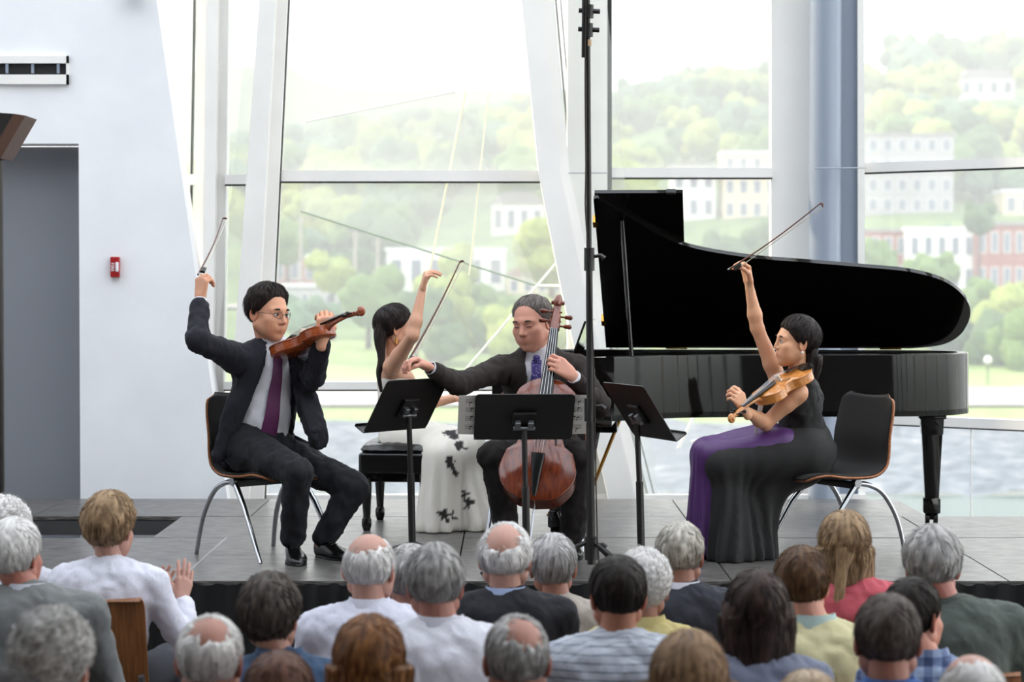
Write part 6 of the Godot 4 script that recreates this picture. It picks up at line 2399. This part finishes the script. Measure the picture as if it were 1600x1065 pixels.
func pianist() -> void:
	var skin := lin(0.80, 0.60, 0.49)
	var node := thing("person", "person in a white strapless dress with black flowers on the piano bench", "person")
	var j := {
		"pel": at(626, 678, 12.42), "nb": at(613, 563, 12.33), "front": Vector3(0.97, 0, -0.2),
		"shr": at(612, 573, 12.17), "shl": at(607, 573, 12.49), "elr": at(645, 524, 11.98), "wrr": at(660, 452, 12.03), "ell": at(655, 632, 12.55), "wrl": at(712, 622, 12.6),
		"hir": at(630, 686, 12.32), "hil": at(630, 684, 12.52), "knr": at(742, 700, 12.24), "knl": at(745, 700, 12.5), "anr": at(745, 806, 12.3), "anl": at(750, 800, 12.5), "toer": on_stage(768, 12.3, 0.03), "toel": on_stage(775, 12.5, 0.03),
	}
	node.position = Vector3(j.pel.x, STAGE, j.pel.z)
	var inv := Transform3D(Basis.IDENTITY, -node.position)
	var p := {"node": node, "inv": inv}
	j["hands"] = [
		[j.wrr, at(666, 424, 12.02) - j.wrr, Vector3(0.9, -0.35, -0.2), true, [[1.0, 0.5, 0.3], [1.1, 0.5, 0.3], [1.1, 0.5, 0.3], [1.1, 0.5, 0.3]], [0.3, 0.5, 0.8], 0.92],
		[j.wrl, Vector3(1, -0.1, 0), Vector3(0, -1, 0), false, SOFT, [0.4, 0.4, 0.4], 0.92]]
	var ht := Transform3D(head_basis(Vector3(0.93, -0.08, -0.22)).scaled(Vector3.ONE * 0.95), at(619, 513, 12.30))
	add_skin_woman(node, j, ht, skin, inv)
	add_eyes(node, Transform3D(ht.basis, inv * ht.origin), true, lin(0.06, 0.045, 0.04))
	var c0 := lin(0.06, 0.045, 0.045)
	var c1 := lin(0.18, 0.14, 0.13)
	var b := MB.new()
	add_hair(b, "f", ht, {"top": 0.022, "side": 0.018, "back": 0.026, "lock": 0.006, "freq": 6.0, "seed": 12.0}, c0, c1)
	lock_tube(b, [at(600, 505, 12.26), at(594, 530, 12.24), at(596, 560, 12.22), at(592, 585, 12.20), at(596, 612, 12.20)], 0.042, 0.010, c0, c1, 1.0, Vector3.ZERO, 2.0)
	lock_tube(b, [at(606, 500, 12.36), at(598, 530, 12.38), at(600, 565, 12.40), at(594, 600, 12.40)], 0.042, 0.012, c0, c1, 1.0, Vector3.ZERO, 6.0)
	hair_part(p, "hair", b)
	# white dress with black flowers dyed into the cloth
	var f: Vector3 = j.front
	var up: Vector3 = (j.nb - j.pel).normalized()
	f = (f - up * f.dot(up)).normalized()
	var side := up.cross(f).normalized()
	var che: Vector3 = j.pel.lerp(j.nb, 0.70)
	b = MB.new()
	b.col = lin(0.86, 0.84, 0.80)
	var knee := at(728, 702, 12.30)
	var hem := on_stage(712, 12.28, 0.03)
	var bo := [[j.pel, j.pel.lerp(j.nb, 0.42), 0.140, 0.108, 0.05, f, 1.2], [j.pel.lerp(j.nb, 0.42), che, 0.108, 0.116, 0.05, f, 1.2], [che + f * 0.05 + side * 0.055, che + f * 0.055 + side * 0.055 - up * 0.01, 0.056, 0.056, 0.04], [che + f * 0.05 - side * 0.055, che + f * 0.055 - side * 0.055 - up * 0.01, 0.056, 0.056, 0.04],
		[j.hir, knee + Vector3(0, 0, 0.05), 0.125, 0.10, 0.06], [j.hil, knee + Vector3(0, 0, -0.15), 0.125, 0.10, 0.06], [at(655, 695, 12.3), at(690, 720, 12.2), 0.12, 0.11, 0.06],
		[at(690, 715, 12.15), hem + Vector3(-0.10, 0, 0.14), 0.09, 0.11, 0.06], [knee, hem + Vector3(0.12, 0, 0.05), 0.10, 0.12, 0.06], [at(705, 710, 12.3), hem + Vector3(0, 0, -0.05), 0.10, 0.15, 0.06], [at(740, 790, 12.3), hem + Vector3(0.20, -0.01, 0.02), 0.08, 0.06, 0.06]]
	var fd := Field.around(bo, 0.0125)
	fd.skin(b)
	pleat(b, 0.017, 19.0, hem, at(0, 690, 12.3).y, STAGE)
	var ink := lin(0.12, 0.11, 0.11)
	var spots := [[690, 672, 0.030], [700, 690, 0.045], [712, 712, 0.040], [700, 735, 0.030], [706, 752, 0.028], [632, 582, 0.030], [622, 590, 0.028], [640, 575, 0.03], [645, 590, 0.022], [690, 822, 0.035], [705, 826, 0.030], [728, 805, 0.032], [722, 790, 0.022], [640, 655, 0.03], [652, 668, 0.028], [735, 655, 0.022], [748, 690, 0.03]]
	var flowers := []
	for s in spots: flowers.append([fd.hit(at(s[0], s[1], 11.5), Vector3(0, 0, -1), 1.6), s[2], float(s[0])])
	for k in b.v.size():
		var q := b.v[k]
		var w := 9.0
		for s in flowers:
			var dv: Vector3 = q - s[0]
			if dv.length() > 0.09: continue
			var pet: float = s[1] * (0.85 + 0.35 * cos(5.0 * atan2(dv.y, dv.x + dv.z) + s[2]))
			w = minf(w, dv.length() - pet)
		if w < 0.0: b.c[k] = ink
		b.v[k].y = maxf(q.y, STAGE + 0.004)
		b.v[k] = inv * b.v[k]
	part(b, "dress", mat("dress_print", Color(1, 1, 1), 0.75, 0.0, {"vertex_color_use_as_albedo": true, "rim_enabled": true, "rim": 0.3}), node)
	b = MB.new()
	var gp := inv * (ht * Vector3(-0.080, -0.05, -0.01))
	b.tube([gp, gp + Vector3(0, -0.03, 0)], [0.003, 0.007], 8)
	part(b, "earring", M.brass, node)

# ---------------------------------------------------------------- the audience, seen from behind
var bodies := {}

func audience_body(kind: String) -> Dictionary:
	# shared clothes of a seated listener; origin at the base of the neck, facing +z
	if bodies.has(kind): return bodies[kind]
	var w := 1.0
	var r := 1.0
	if kind == "woman" or kind == "clap": w = 0.88; r = 0.90
	elif kind == "child": w = 0.84; r = 0.84
	elif kind == "jacket": w = 1.04; r = 1.06
	var z := Vector3(0, 0, 1)
	var up := Vector3.UP
	var pel := Vector3(0, -0.43, -0.06)
	var bones := [[pel, Vector3(0, -0.27, -0.035), 0.155 * r, 0.150 * r, 0.05, z, 1.2], [Vector3(0, -0.27, -0.035), Vector3(0, -0.13, -0.03), 0.150 * r, 0.155 * r, 0.06, z, 1.25], [Vector3(-0.175 * w, -0.062, -0.015), Vector3(0.175 * w, -0.062, -0.015), 0.066 * r, 0.066 * r, 0.06], [Vector3(0, -0.10, -0.025), Vector3(0, -0.012, -0.005), 0.115 * r, 0.064, 0.06, z, 1.15], [Vector3(-0.10 * w, -0.055, -0.015), Vector3(0.10 * w, -0.055, -0.015), 0.068 * r, 0.068 * r, 0.06],
		[Vector3(-0.09 * w, -0.10, -0.045), Vector3(-0.08 * w, -0.2, -0.05), 0.075, 0.07, 0.05], [Vector3(0.09 * w, -0.10, -0.045), Vector3(0.08 * w, -0.2, -0.05), 0.075, 0.07, 0.05]]
	for s in [-1.0, 1.0]:
		var sh := Vector3(s * 0.185 * w, -0.068, -0.012)
		var e := Vector3(s * 0.245 * w, -0.335, 0.03)
		var wr := Vector3(s * 0.10, -0.40, 0.255)
		if kind == "clap":
			e = Vector3(-0.285, -0.31, 0.01) if s < 0 else Vector3(0.24, -0.33, 0.05)
			wr = Vector3(-0.235, -0.15, 0.15) if s < 0 else Vector3(-0.09, -0.19, 0.27)
		bones.append([sh, e, 0.060 * r, 0.050 * r, 0.04]); bones.append([e, wr.lerp(e, 0.1), 0.050 * r, 0.038, 0.02])
	var b := MB.new()
	Field.around(bones, 0.0135).skin(b, 0.010, 7.0, noise)
	var out := {}
	out.top = b.mesh()
	b = MB.new()
	var tb := []
	for s in [-1.0, 1.0]:
		tb.append([Vector3(s * 0.08, -0.45, -0.04), Vector3(s * 0.11, -0.43, 0.40), 0.10 * r, 0.075, 0.04]); tb.append([Vector3(s * 0.11, -0.43, 0.40), Vector3(s * 0.11, -0.86, 0.38), 0.07, 0.055, 0.03])
	Field.around(tb, 0.02).skin(b)
	out.legs = b.mesh()
	var g := MB.new()
	var core := [[pel, Vector3(0, -0.1, -0.03), 0.11, 0.11, 0.04, z, 1.3], [Vector3(0, -0.1, -0.03), Vector3(0, -0.03, 0), 0.06, 0.05, 0.04], [Vector3(-0.16 * w, -0.075, -0.015), Vector3(0.16 * w, -0.075, -0.015), 0.042, 0.042, 0.04]]
	for s in [-1.0, 1.0]:
		var e := Vector3(s * 0.245 * w, -0.335, 0.03)
		var wr := Vector3(s * 0.10, -0.40, 0.255)
		if kind == "clap":
			e = Vector3(-0.285, -0.31, 0.01) if s < 0 else Vector3(0.24, -0.33, 0.05)
			wr = Vector3(-0.235, -0.15, 0.15) if s < 0 else Vector3(-0.09, -0.19, 0.27)
		core.append([Vector3(s * 0.18 * w, -0.075, -0.012), e, 0.038, 0.032, 0.03]); core.append([e, wr, 0.032, 0.026, 0.02])
		core.append([Vector3(s * 0.08, -0.45, -0.04), Vector3(s * 0.11, -0.43, 0.40), 0.07, 0.05, 0.03]); core.append([Vector3(s * 0.11, -0.43, 0.40), Vector3(s * 0.11, -0.86, 0.38), 0.045, 0.04, 0.02])
	Field.around(core, 0.02).skin(g)
	for s in [-1.0, 1.0]:
		if kind == "clap":
			add_hand(g, Vector3(-0.235, -0.15, 0.15) if s < 0 else Vector3(-0.09, -0.19, 0.27), Vector3(-0.12 * s - 0.2, 0.9, 0.35), Vector3(0.55 * -s, 0.1, 0.8 * -s), s < 0, [[0.1, 0.15, 0.1], [0.08, 0.12, 0.1], [0.12, 0.15, 0.1], [0.2, 0.2, 0.1]], [0.6, 0.2, 0.2], 0.9, 0.07)
			continue
		add_hand(g, Vector3(s * 0.10, -0.40, 0.255), Vector3(-s * 0.55, -0.08, 0.8), Vector3(0, -1, 0.1), s < 0, SOFT)
	out.skin = g
	b = MB.new()
	var rows := []
	for lv in [[0.066, -0.02], [0.063, 0.040], [0.067, 0.045], [0.078, 0.014], [0.084, -0.022]]:
		var row := []
		for k in 24:
			var a := TAU * k / 24.0
			var dip := 0.03 * pow(maxf(0.0, cos(a)), 2.0)
			row.append(Vector3(sin(a) * lv[0] * 1.05, lv[1] - dip + 0.004, -0.004 + cos(a) * lv[0]))
		rows.append(row)
	b.grid(rows, true)
	out.collar = b.mesh()
	bodies[kind] = out
	return out

func seat_chair(x: float, z: float, yaw: float, lift: float, who: String) -> void:
	var words := who.split(" ")
	words = words.slice(0, mini(10, words.size()))
	while words[-1] in ["in", "a", "an", "and", "the", "by", "of", "behind", "with", "around"]: words.remove_at(words.size() - 1)
	var label := "wooden-backed chair under the " + " ".join(words).trim_suffix(",")
	if bodies.has("chair"):
		var c := copy(bodies.chair, "audience_chair", label)
		c.position = Vector3(x, 0, z); c.rotation.y = yaw; c.scale.y = lift
		return
	var o := thing("audience_chair", label, "chair", Vector3(x, 0, z), yaw, "audience chairs with plain wooden backs")
	bodies.chair = o
	o.scale.y = lift
	var b := MB.new()
	var key := [Vector3(-0.27, 0.83, 0.20), Vector3(-0.265, 0.82, 0.212), Vector3(-0.25, 0.68, 0.216), Vector3(-0.235, 0.52, 0.22), Vector3(-0.22, 0.47, 0.22)]
	b.grid(shell_rows(smooth_line(key, 16), 0.014, 0.0), true, true)
	part(b, "backrest", M.chair_wood, o)
	b = MB.new()
	b.rbox(Vector3(0, 0.445, 0.0), Vector3(0.44, 0.02, 0.43), 0.008)
	part(b, "seat", M.chair_wood, o)
	for s in [-1.0, 1.0]:
		b = MB.new()
		b.tube([Vector3(s * 0.2, 0.44, 0.17), Vector3(s * 0.22, 0.0, 0.22)], 0.012, 10)
		part(b, "leg", M.brushed, o)
		b = MB.new()
		b.tube([Vector3(s * 0.2, 0.60, -0.255), Vector3(s * 0.2, 0.44, -0.2), Vector3(s * 0.22, 0.0, -0.26)], 0.012, 10)
		part(b, "leg", M.brushed, o)

func listener(label: String, px: float, top: float, d: float, o: Dictionary) -> Dictionary:
	var kind: String = o.get("kind", "man")
	var sex := "f" if o.get("sex", "m") == "f" else "m"
	var sc: float = o.get("scale", 1.0)
	var hair: Dictionary = o.get("hair", {})
	var yaw: float = o.get("yaw", 0.0)
	var hc := at(px, top, d) - Vector3(0, 0.119 * sc + hair.get("top", 0.018) * 0.9, 0)
	var node := thing("person", label, "person", Vector3(hc.x, 0, hc.z), 0.0)
	var hb := Basis(Vector3.UP, PI + yaw + o.get("turn", 0.0)) * Basis(Vector3.RIGHT, o.get("nod", 0.06)) * Basis(Vector3.BACK, o.get("roll", 0.0))
	var ht := Transform3D(hb.scaled(Vector3.ONE * sc), Vector3(0, hc.y, 0))
	var nb := Vector3(o.get("shift", 0.0), hc.y - 0.132 * sc, 0.03)
	var bt := Transform3D(Basis(Vector3.UP, PI + yaw) * Basis(Vector3.BACK, o.get("lean", 0.0)), nb)
	var bd := audience_body(kind)
	var skin: Color = o.get("skin", lin(0.66, 0.48, 0.41))
	var g := MB.new()
	g.col = skin
	g.add_arrays(bd.skin, bt)
	var neck := 0.057 if sex == "m" else 0.050
	Field.around([[nb + Vector3(0, -0.07, 0.0), nb + Vector3(0, -0.01, 0), neck * 1.15, neck * 1.02, 0.02], [nb + Vector3(0, -0.01, 0), ht * Vector3(0, -0.03, -0.025), neck * 1.02, neck * 0.98, 0.02]], 0.010).skin(g)
	for k in g.c.size(): g.c[k] = skin
	add_head(g, sex, ht, skin, o.get("wide", 1.0))
	part(g, "body", M.vcol, node)
	var w: float = o.get("w", 1.0)
	var top_m: Material = o.top
	share(bd.top, o.get("top_name", "shirt"), top_m, node, bt * Transform3D(Basis.from_scale(Vector3(w, 1, w)), Vector3.ZERO))
	share(bd.legs, "trousers", M.lap_dark, node, bt)
	if o.has("collar"): share(bd.collar, "collar", o.collar, node, bt)
	g = MB.new()
	add_hair(g, sex, ht, hair, o.c0, o.c1, o.get("wide", 1.0))
	if o.has("locks"):
		for l in o.locks:
			var pts := []
			for q in l[0]: pts.append(ht * (q as Vector3))
			lock_tube(g, pts, l[1] * sc, l[2] * sc, o.c0, o.c1, l[3], hb.z, l[1] * 100.0)
	part(g, "hair", M.hair, node)
	seat_chair(hc.x + o.get("shift", 0.0), hc.z - 0.03, PI + yaw, o.get("chair", 1.0), label)
	return {"node": node, "ht": ht, "bt": bt}

func cloth(name_: String, c: Color, tex: Texture2D = null, s := 6.0) -> Material:
	var m := mat(name_, c, 0.88, 0.0, {"rim_enabled": true, "rim": 0.2})
	tri_map(m, tex if tex else weave_t, Vector3.ONE * s)
	return m

var weave_t: Texture2D

func stripe_tex(plaid: bool) -> ImageTexture:
	var im := Image.create(64, 64, false, Image.FORMAT_RGB8)
	for y in 64:
		for x in 64:
			var c := Color(0.74, 0.76, 0.80)
			if plaid:
				var a := 0.5 + 0.5 * signf(sin(x * TAU / 32.0))
				var b := 0.5 + 0.5 * signf(sin(y * TAU / 32.0))
				c = Color(0.16, 0.22, 0.38).lerp(Color(0.62, 0.68, 0.78), 0.45 * a + 0.45 * b)
			elif y % 16 < 5: c = Color(0.54, 0.57, 0.62)
			im.set_pixel(x, y, c)
	return ImageTexture.create_from_image(im)

func audience() -> void:
	weave_t = noise_tex(0.22, [[0.0, Color(0.84, 0.84, 0.84)], [1.0, Color(1, 1, 1)]], 128, 3, FastNoiseLite.TYPE_SIMPLEX_SMOOTH, 9)
	mat("lap_dark", Color(0.16, 0.17, 0.20), 0.9)
	var white := cloth("cloth_white", Color(0.88, 0.88, 0.93))
	var silver0 := lin(0.42, 0.41, 0.41)
	var silver1 := lin(0.74, 0.73, 0.72)
	var grey0 := lin(0.34, 0.33, 0.33)
	var grey1 := lin(0.66, 0.65, 0.64)
	var snow0 := lin(0.68, 0.67, 0.66)
	var snow1 := lin(0.91, 0.90, 0.89)
	var dark0 := lin(0.06, 0.048, 0.043)
	var dark1 := lin(0.16, 0.125, 0.105)
	var pink := lin(0.70, 0.53, 0.47)
	# front row
	listener("person with short light brown hair in a white jacket, clapping", 172, 768, 8.75, {"kind": "clap", "sex": "f", "w": 1.06, "top": white, "top_name": "jacket", "hair": {"top": 0.030, "side": 0.020, "back": 0.026, "lock": 0.013, "freq": 7.0, "seed": 21.0, "nape": -0.1}, "c0": lin(0.34, 0.26, 0.19), "c1": lin(0.66, 0.55, 0.42), "yaw": -0.16, "turn": -0.1, "skin": pink, "chair": 1.17})
	listener("person with curly white hair behind the white-haired man in the grey jacket", 8, 776, 9.0, {"kind": "woman", "sex": "f", "top": cloth("cloth_pale", Color(0.80, 0.80, 0.84)), "top_name": "blouse", "hair": {"top": 0.03, "side": 0.026, "back": 0.03, "lock": 0.016, "freq": 9.0, "curl": true, "seed": 3.0}, "c0": snow0, "c1": snow1})
	listener("person with balding white hair in a white shirt by the stage skirt", 578, 832, 8.05, {"top": cloth("cloth_lavender", Color(0.86, 0.86, 0.92)), "collar": white, "hair": {"top": 0.006, "side": 0.016, "back": 0.010, "bald": 31.0, "bald_at": Vector3(0.05, 0.86, -0.30), "lock": 0.004, "seed": 5.0}, "c0": snow0, "c1": snow1, "skin": pink, "scale": 1.05, "turn": -0.25, "w": 1.02})
	listener("person with grey hair in a patterned top, half hidden by another head", 640, 850, 8.7, {"kind": "woman", "sex": "f", "top": cloth("cloth_pattern", Color(0.75, 0.72, 0.82)), "top_name": "blouse", "hair": {"top": 0.02, "side": 0.018, "back": 0.02, "lock": 0.007, "seed": 7.0}, "c0": silver0, "c1": silver1})
	listener("person with thick white hair and pink bald crown in a navy jacket", 790, 814, 8.25, {"kind": "jacket", "top": cloth("cloth_navy", Color(0.085, 0.085, 0.12)), "top_name": "jacket", "collar": cloth("collar_blue", Color(0.66, 0.72, 0.86)), "hair": {"top": 0.012, "side": 0.024, "back": 0.016, "bald": 25.0, "bald_at": Vector3(0.0, 0.72, -0.62), "lock": 0.007, "freq": 8.0, "seed": 9.0}, "c0": snow0, "c1": snow1, "skin": pink, "scale": 1.06, "turn": -0.12})
	listener("person with smooth silver grey hair in a beige cardigan", 864, 833, 8.75, {"kind": "woman", "sex": "f", "top": cloth("cloth_beige", Color(0.72, 0.68, 0.64)), "top_name": "cardigan", "hair": {"top": 0.016, "side": 0.012, "back": 0.016, "lock": 0.006, "freq": 6.0, "seed": 11.0, "nape": -0.15}, "c0": silver0, "c1": lin(0.76, 0.75, 0.75), "w": 0.98, "shift": 0.02})
	listener("person with grey swept hair in a dark suit with white collar", 1063, 815, 8.6, {"kind": "jacket", "top": cloth("cloth_slate", Color(0.15, 0.16, 0.20)), "top_name": "jacket", "collar": white, "hair": {"top": 0.014, "side": 0.014, "back": 0.012, "lock": 0.007, "freq": 8.0, "seed": 13.0}, "c0": lin(0.44, 0.42, 0.39), "c1": lin(0.80, 0.78, 0.74), "skin": lin(0.64, 0.46, 0.40), "turn": -0.2})
	listener("person with fluffy white hair in a yellow ribbed cardigan", 1006, 857, 8.05, {"kind": "woman", "sex": "f", "top": cloth("cloth_yellow", Color(0.80, 0.74, 0.50)), "top_name": "cardigan", "collar": M.cloth_yellow, "hair": {"top": 0.026, "side": 0.020, "back": 0.022, "lock": 0.012, "freq": 9.0, "curl": true, "seed": 15.0, "nape": -0.1}, "c0": snow0, "c1": snow1, "turn": -0.15})
	var bl0 := lin(0.36, 0.28, 0.21)
	var bl1 := lin(0.66, 0.55, 0.42)
	listener("person with long half-tied blond hair in a coral top", 1319, 797, 8.4, {"kind": "woman", "sex": "f", "top": cloth("cloth_coral", Color(0.76, 0.33, 0.38)), "top_name": "top", "hair": {"top": 0.020, "side": 0.018, "back": 0.020, "lock": 0.006, "freq": 7.0, "seed": 17.0, "bob": 0.12, "bob_r": 0.09}, "c0": bl0, "c1": bl1,
		"locks": [[[Vector3(0, 0.03, -0.03), Vector3(0, -0.07, -0.035), Vector3(0.005, -0.16, -0.06), Vector3(0.01, -0.25, -0.09), Vector3(0.01, -0.30, -0.10)], 0.098, 0.050, 0.75], [[Vector3(0.0, 0.03, -0.108), Vector3(0.02, -0.05, -0.118), Vector3(0.035, -0.14, -0.13), Vector3(0.045, -0.24, -0.135)], 0.034, 0.020, 0.45]], "shift": 0.02})
	listener("person with tousled grey hair and red neck in an olive shirt", 1456, 821, 7.95, {"kind": "jacket", "top": cloth("cloth_olive", Color(0.30, 0.33, 0.31)), "collar": M.cloth_olive, "hair": {"top": 0.024, "side": 0.022, "back": 0.014, "lock": 0.010, "freq": 6.0, "seed": 19.0, "nape": 0.1}, "c0": silver0, "c1": silver1, "skin": lin(0.66, 0.42, 0.37), "scale": 1.05, "w": 1.06, "shift": 0.05, "lean": -0.06})
	# second row
	listener("person with straight white hair in a grey tweed jacket", 24, 808, 7.95, {"kind": "jacket", "top": cloth("cloth_tweed", Color(0.46, 0.47, 0.47)), "top_name": "jacket", "collar": white, "hair": {"top": 0.018, "side": 0.016, "back": 0.020, "lock": 0.005, "freq": 7.0, "seed": 23.0, "nape": -0.2}, "c0": snow0, "c1": snow1, "skin": lin(0.66, 0.43, 0.37), "turn": -0.35, "w": 1.08, "shift": 0.05})
	listener("person with short dark brown hair in a blue denim jacket", 423, 894, 7.15, {"kind": "woman", "sex": "f", "top": cloth("cloth_denim", Color(0.22, 0.32, 0.44)), "top_name": "jacket", "collar": M.cloth_denim, "hair": {"top": 0.024, "side": 0.022, "back": 0.022, "lock": 0.010, "freq": 8.0, "seed": 25.0, "nape": -0.35}, "c0": lin(0.13, 0.11, 0.10), "c1": lin(0.36, 0.32, 0.29), "turn": -0.2, "shift": 0.03})
	listener("person with wavy grey hair in a white collared shirt", 680, 849, 7.3, {"top": cloth("cloth_ice", Color(0.90, 0.90, 0.94)), "collar": white, "hair": {"top": 0.020, "side": 0.018, "back": 0.014, "lock": 0.008, "freq": 6.0, "seed": 27.0}, "c0": grey0, "c1": lin(0.70, 0.69, 0.68), "skin": lin(0.66, 0.46, 0.40), "w": 1.04, "shift": 0.02})
	listener("person with straight dark hair in a striped grey T-shirt", 965, 867, 7.3, {"top": cloth("cloth_stripe", Color(1, 1, 1), stripe_tex(false), 10.0), "top_name": "t_shirt", "hair": {"top": 0.018, "side": 0.014, "back": 0.012, "lock": 0.004, "freq": 9.0, "seed": 29.0}, "c0": dark0, "c1": dark1, "skin": lin(0.66, 0.44, 0.35), "w": 0.98, "turn": 0.1})
	listener("person with very long straight dark hair in a grey top", 1183, 889, 6.95, {"kind": "woman", "sex": "f", "top": cloth("cloth_steel", Color(0.46, 0.48, 0.56)), "top_name": "top", "hair": {"top": 0.020, "side": 0.020, "back": 0.022, "lock": 0.005, "freq": 8.0, "seed": 31.0, "bob": 0.14, "bob_r": 0.096}, "c0": lin(0.09, 0.065, 0.06), "c1": lin(0.26, 0.19, 0.16),
		"locks": [[[Vector3(0, 0.04, -0.03), Vector3(0, -0.08, -0.035), Vector3(0.0, -0.18, -0.06), Vector3(0.0, -0.32, -0.11), Vector3(0.0, -0.48, -0.13)], 0.112, 0.062, 0.72]]})
	listener("person with short chestnut hair in a pale yellow T-shirt", 1252, 853, 7.75, {"kind": "child", "top": cloth("cloth_cream", Color(0.82, 0.79, 0.62)), "top_name": "t_shirt", "collar": cloth("collar_mint", Color(0.72, 0.80, 0.78)), "hair": {"top": 0.020, "side": 0.018, "back": 0.016, "lock": 0.005, "freq": 8.0, "seed": 33.0, "nape": -0.05}, "c0": lin(0.17, 0.11, 0.07), "c1": lin(0.40, 0.28, 0.18), "skin": lin(0.80, 0.58, 0.50), "w": 1.22, "shift": 0.04})
	listener("person with cropped black hair in a blue plaid shirt", 1428, 901, 7.2, {"kind": "child", "top": cloth("cloth_plaid", Color(1, 1, 1), stripe_tex(true), 9.0), "collar": M.cloth_plaid, "hair": {"top": 0.012, "side": 0.008, "back": 0.008, "lock": 0.002, "freq": 10.0, "seed": 35.0}, "c0": dark0, "c1": dark1, "skin": lin(0.72, 0.48, 0.40), "turn": -0.5, "yaw": -0.2, "shift": 0.03})
	# third row and nearer
	listener("person with cropped white hair around a tanned bald crown", 329, 959, 6.35, {"top": cloth("cloth_plum", Color(0.42, 0.34, 0.36)), "collar": cloth("collar_check", Color(0.62, 0.56, 0.60)), "hair": {"top": 0.010, "side": 0.009, "back": 0.009, "bald": 19.0, "bald_at": Vector3(-0.1, 0.8, -0.55), "lock": 0.003, "freq": 9.0, "seed": 37.0}, "c0": snow0, "c1": snow1, "skin": lin(0.62, 0.43, 0.37), "scale": 1.05, "turn": -0.1})
	listener("person with thick curly grey hair near the tweed jacket", 82, 949, 5.75, {"kind": "jacket", "top": cloth("cloth_ash", Color(0.5, 0.5, 0.52)), "hair": {"top": 0.024, "side": 0.026, "back": 0.020, "lock": 0.012, "freq": 8.0, "curl": true, "seed": 39.0}, "c0": lin(0.42, 0.40, 0.38), "c1": silver1, "scale": 1.06, "turn": -0.1})
	listener("person with smooth auburn bobbed hair", 577, 960, 6.3, {"kind": "woman", "sex": "f", "top": cloth("cloth_umber", Color(0.30, 0.22, 0.18)), "top_name": "top", "hair": {"top": 0.022, "side": 0.022, "back": 0.024, "lock": 0.005, "freq": 7.0, "seed": 41.0, "bob": 0.13, "bob_r": 0.095}, "c0": lin(0.24, 0.13, 0.07), "c1": lin(0.56, 0.38, 0.22), "scale": 1.02})
	listener("person with short reddish brown hair, only the crown showing", 436, 1017, 6.0, {"top": cloth("cloth_rust", Color(0.35, 0.25, 0.22)), "hair": {"top": 0.020, "side": 0.016, "back": 0.014, "lock": 0.004, "freq": 9.0, "seed": 43.0}, "c0": lin(0.20, 0.12, 0.09), "c1": lin(0.42, 0.28, 0.22)})
	listener("person with cropped grey hair and thinning crown behind the navy jacket", 808, 959, 6.3, {"top": cloth("cloth_fog", Color(0.60, 0.60, 0.62)), "collar": white, "hair": {"top": 0.010, "side": 0.009, "back": 0.009, "bald": 17.0, "bald_at": Vector3(-0.2, 0.75, -0.6), "lock": 0.003, "freq": 9.0, "seed": 45.0}, "c0": grey0, "c1": silver1, "skin": lin(0.62, 0.43, 0.37), "scale": 1.04})
	listener("person with straight honey blond hair in front of the suit and the dark long hair", 1076, 984, 5.95, {"kind": "woman", "sex": "f", "top": cloth("cloth_sand", Color(0.6, 0.55, 0.5)), "top_name": "top", "hair": {"top": 0.020, "side": 0.026, "back": 0.022, "lock": 0.006, "freq": 8.0, "seed": 47.0, "bob": 0.15, "bob_r": 0.105}, "c0": lin(0.34, 0.25, 0.18), "c1": lin(0.62, 0.50, 0.38), "scale": 1.03})
	listener("person with short brown hair greying at the sides in a blue shirt", 1387, 927, 6.4, {"top": cloth("cloth_blue", Color(0.24, 0.40, 0.66)), "collar": M.cloth_blue, "hair": {"top": 0.012, "side": 0.014, "back": 0.010, "lock": 0.004, "freq": 8.0, "seed": 49.0}, "c0": lin(0.16, 0.13, 0.12), "c1": lin(0.38, 0.34, 0.31), "skin": lin(0.62, 0.43, 0.37), "scale": 1.05, "turn": -0.1})
	listener("person with white hair around a pink bald top, seated low", 1518, 1020, 6.0, {"top": cloth("cloth_dust", Color(0.5, 0.45, 0.45)), "hair": {"top": 0.006, "side": 0.014, "back": 0.010, "bald": 42.0, "bald_at": Vector3(0, 0.85, 0.3), "lock": 0.004, "seed": 51.0}, "c0": snow0, "c1": snow1, "skin": pink, "scale": 1.04})
	listener("person with pale blond hair, only the crown showing by the blue shirt", 1262, 1046, 5.9, {"kind": "woman", "sex": "f", "top": cloth("cloth_oat", Color(0.6, 0.56, 0.5)), "hair": {"top": 0.016, "side": 0.012, "back": 0.014, "lock": 0.005, "freq": 8.0, "seed": 53.0}, "c0": lin(0.52, 0.42, 0.32), "c1": lin(0.80, 0.72, 0.62), "scale": 0.95})
	listener("person with dark hair low in the corner below the thick curly grey hair", 10, 1042, 5.3, {"top": cloth("cloth_ochre", Color(0.62, 0.48, 0.24)), "hair": {"top": 0.02, "side": 0.016, "back": 0.014, "lock": 0.004, "seed": 55.0}, "c0": dark0, "c1": dark1})
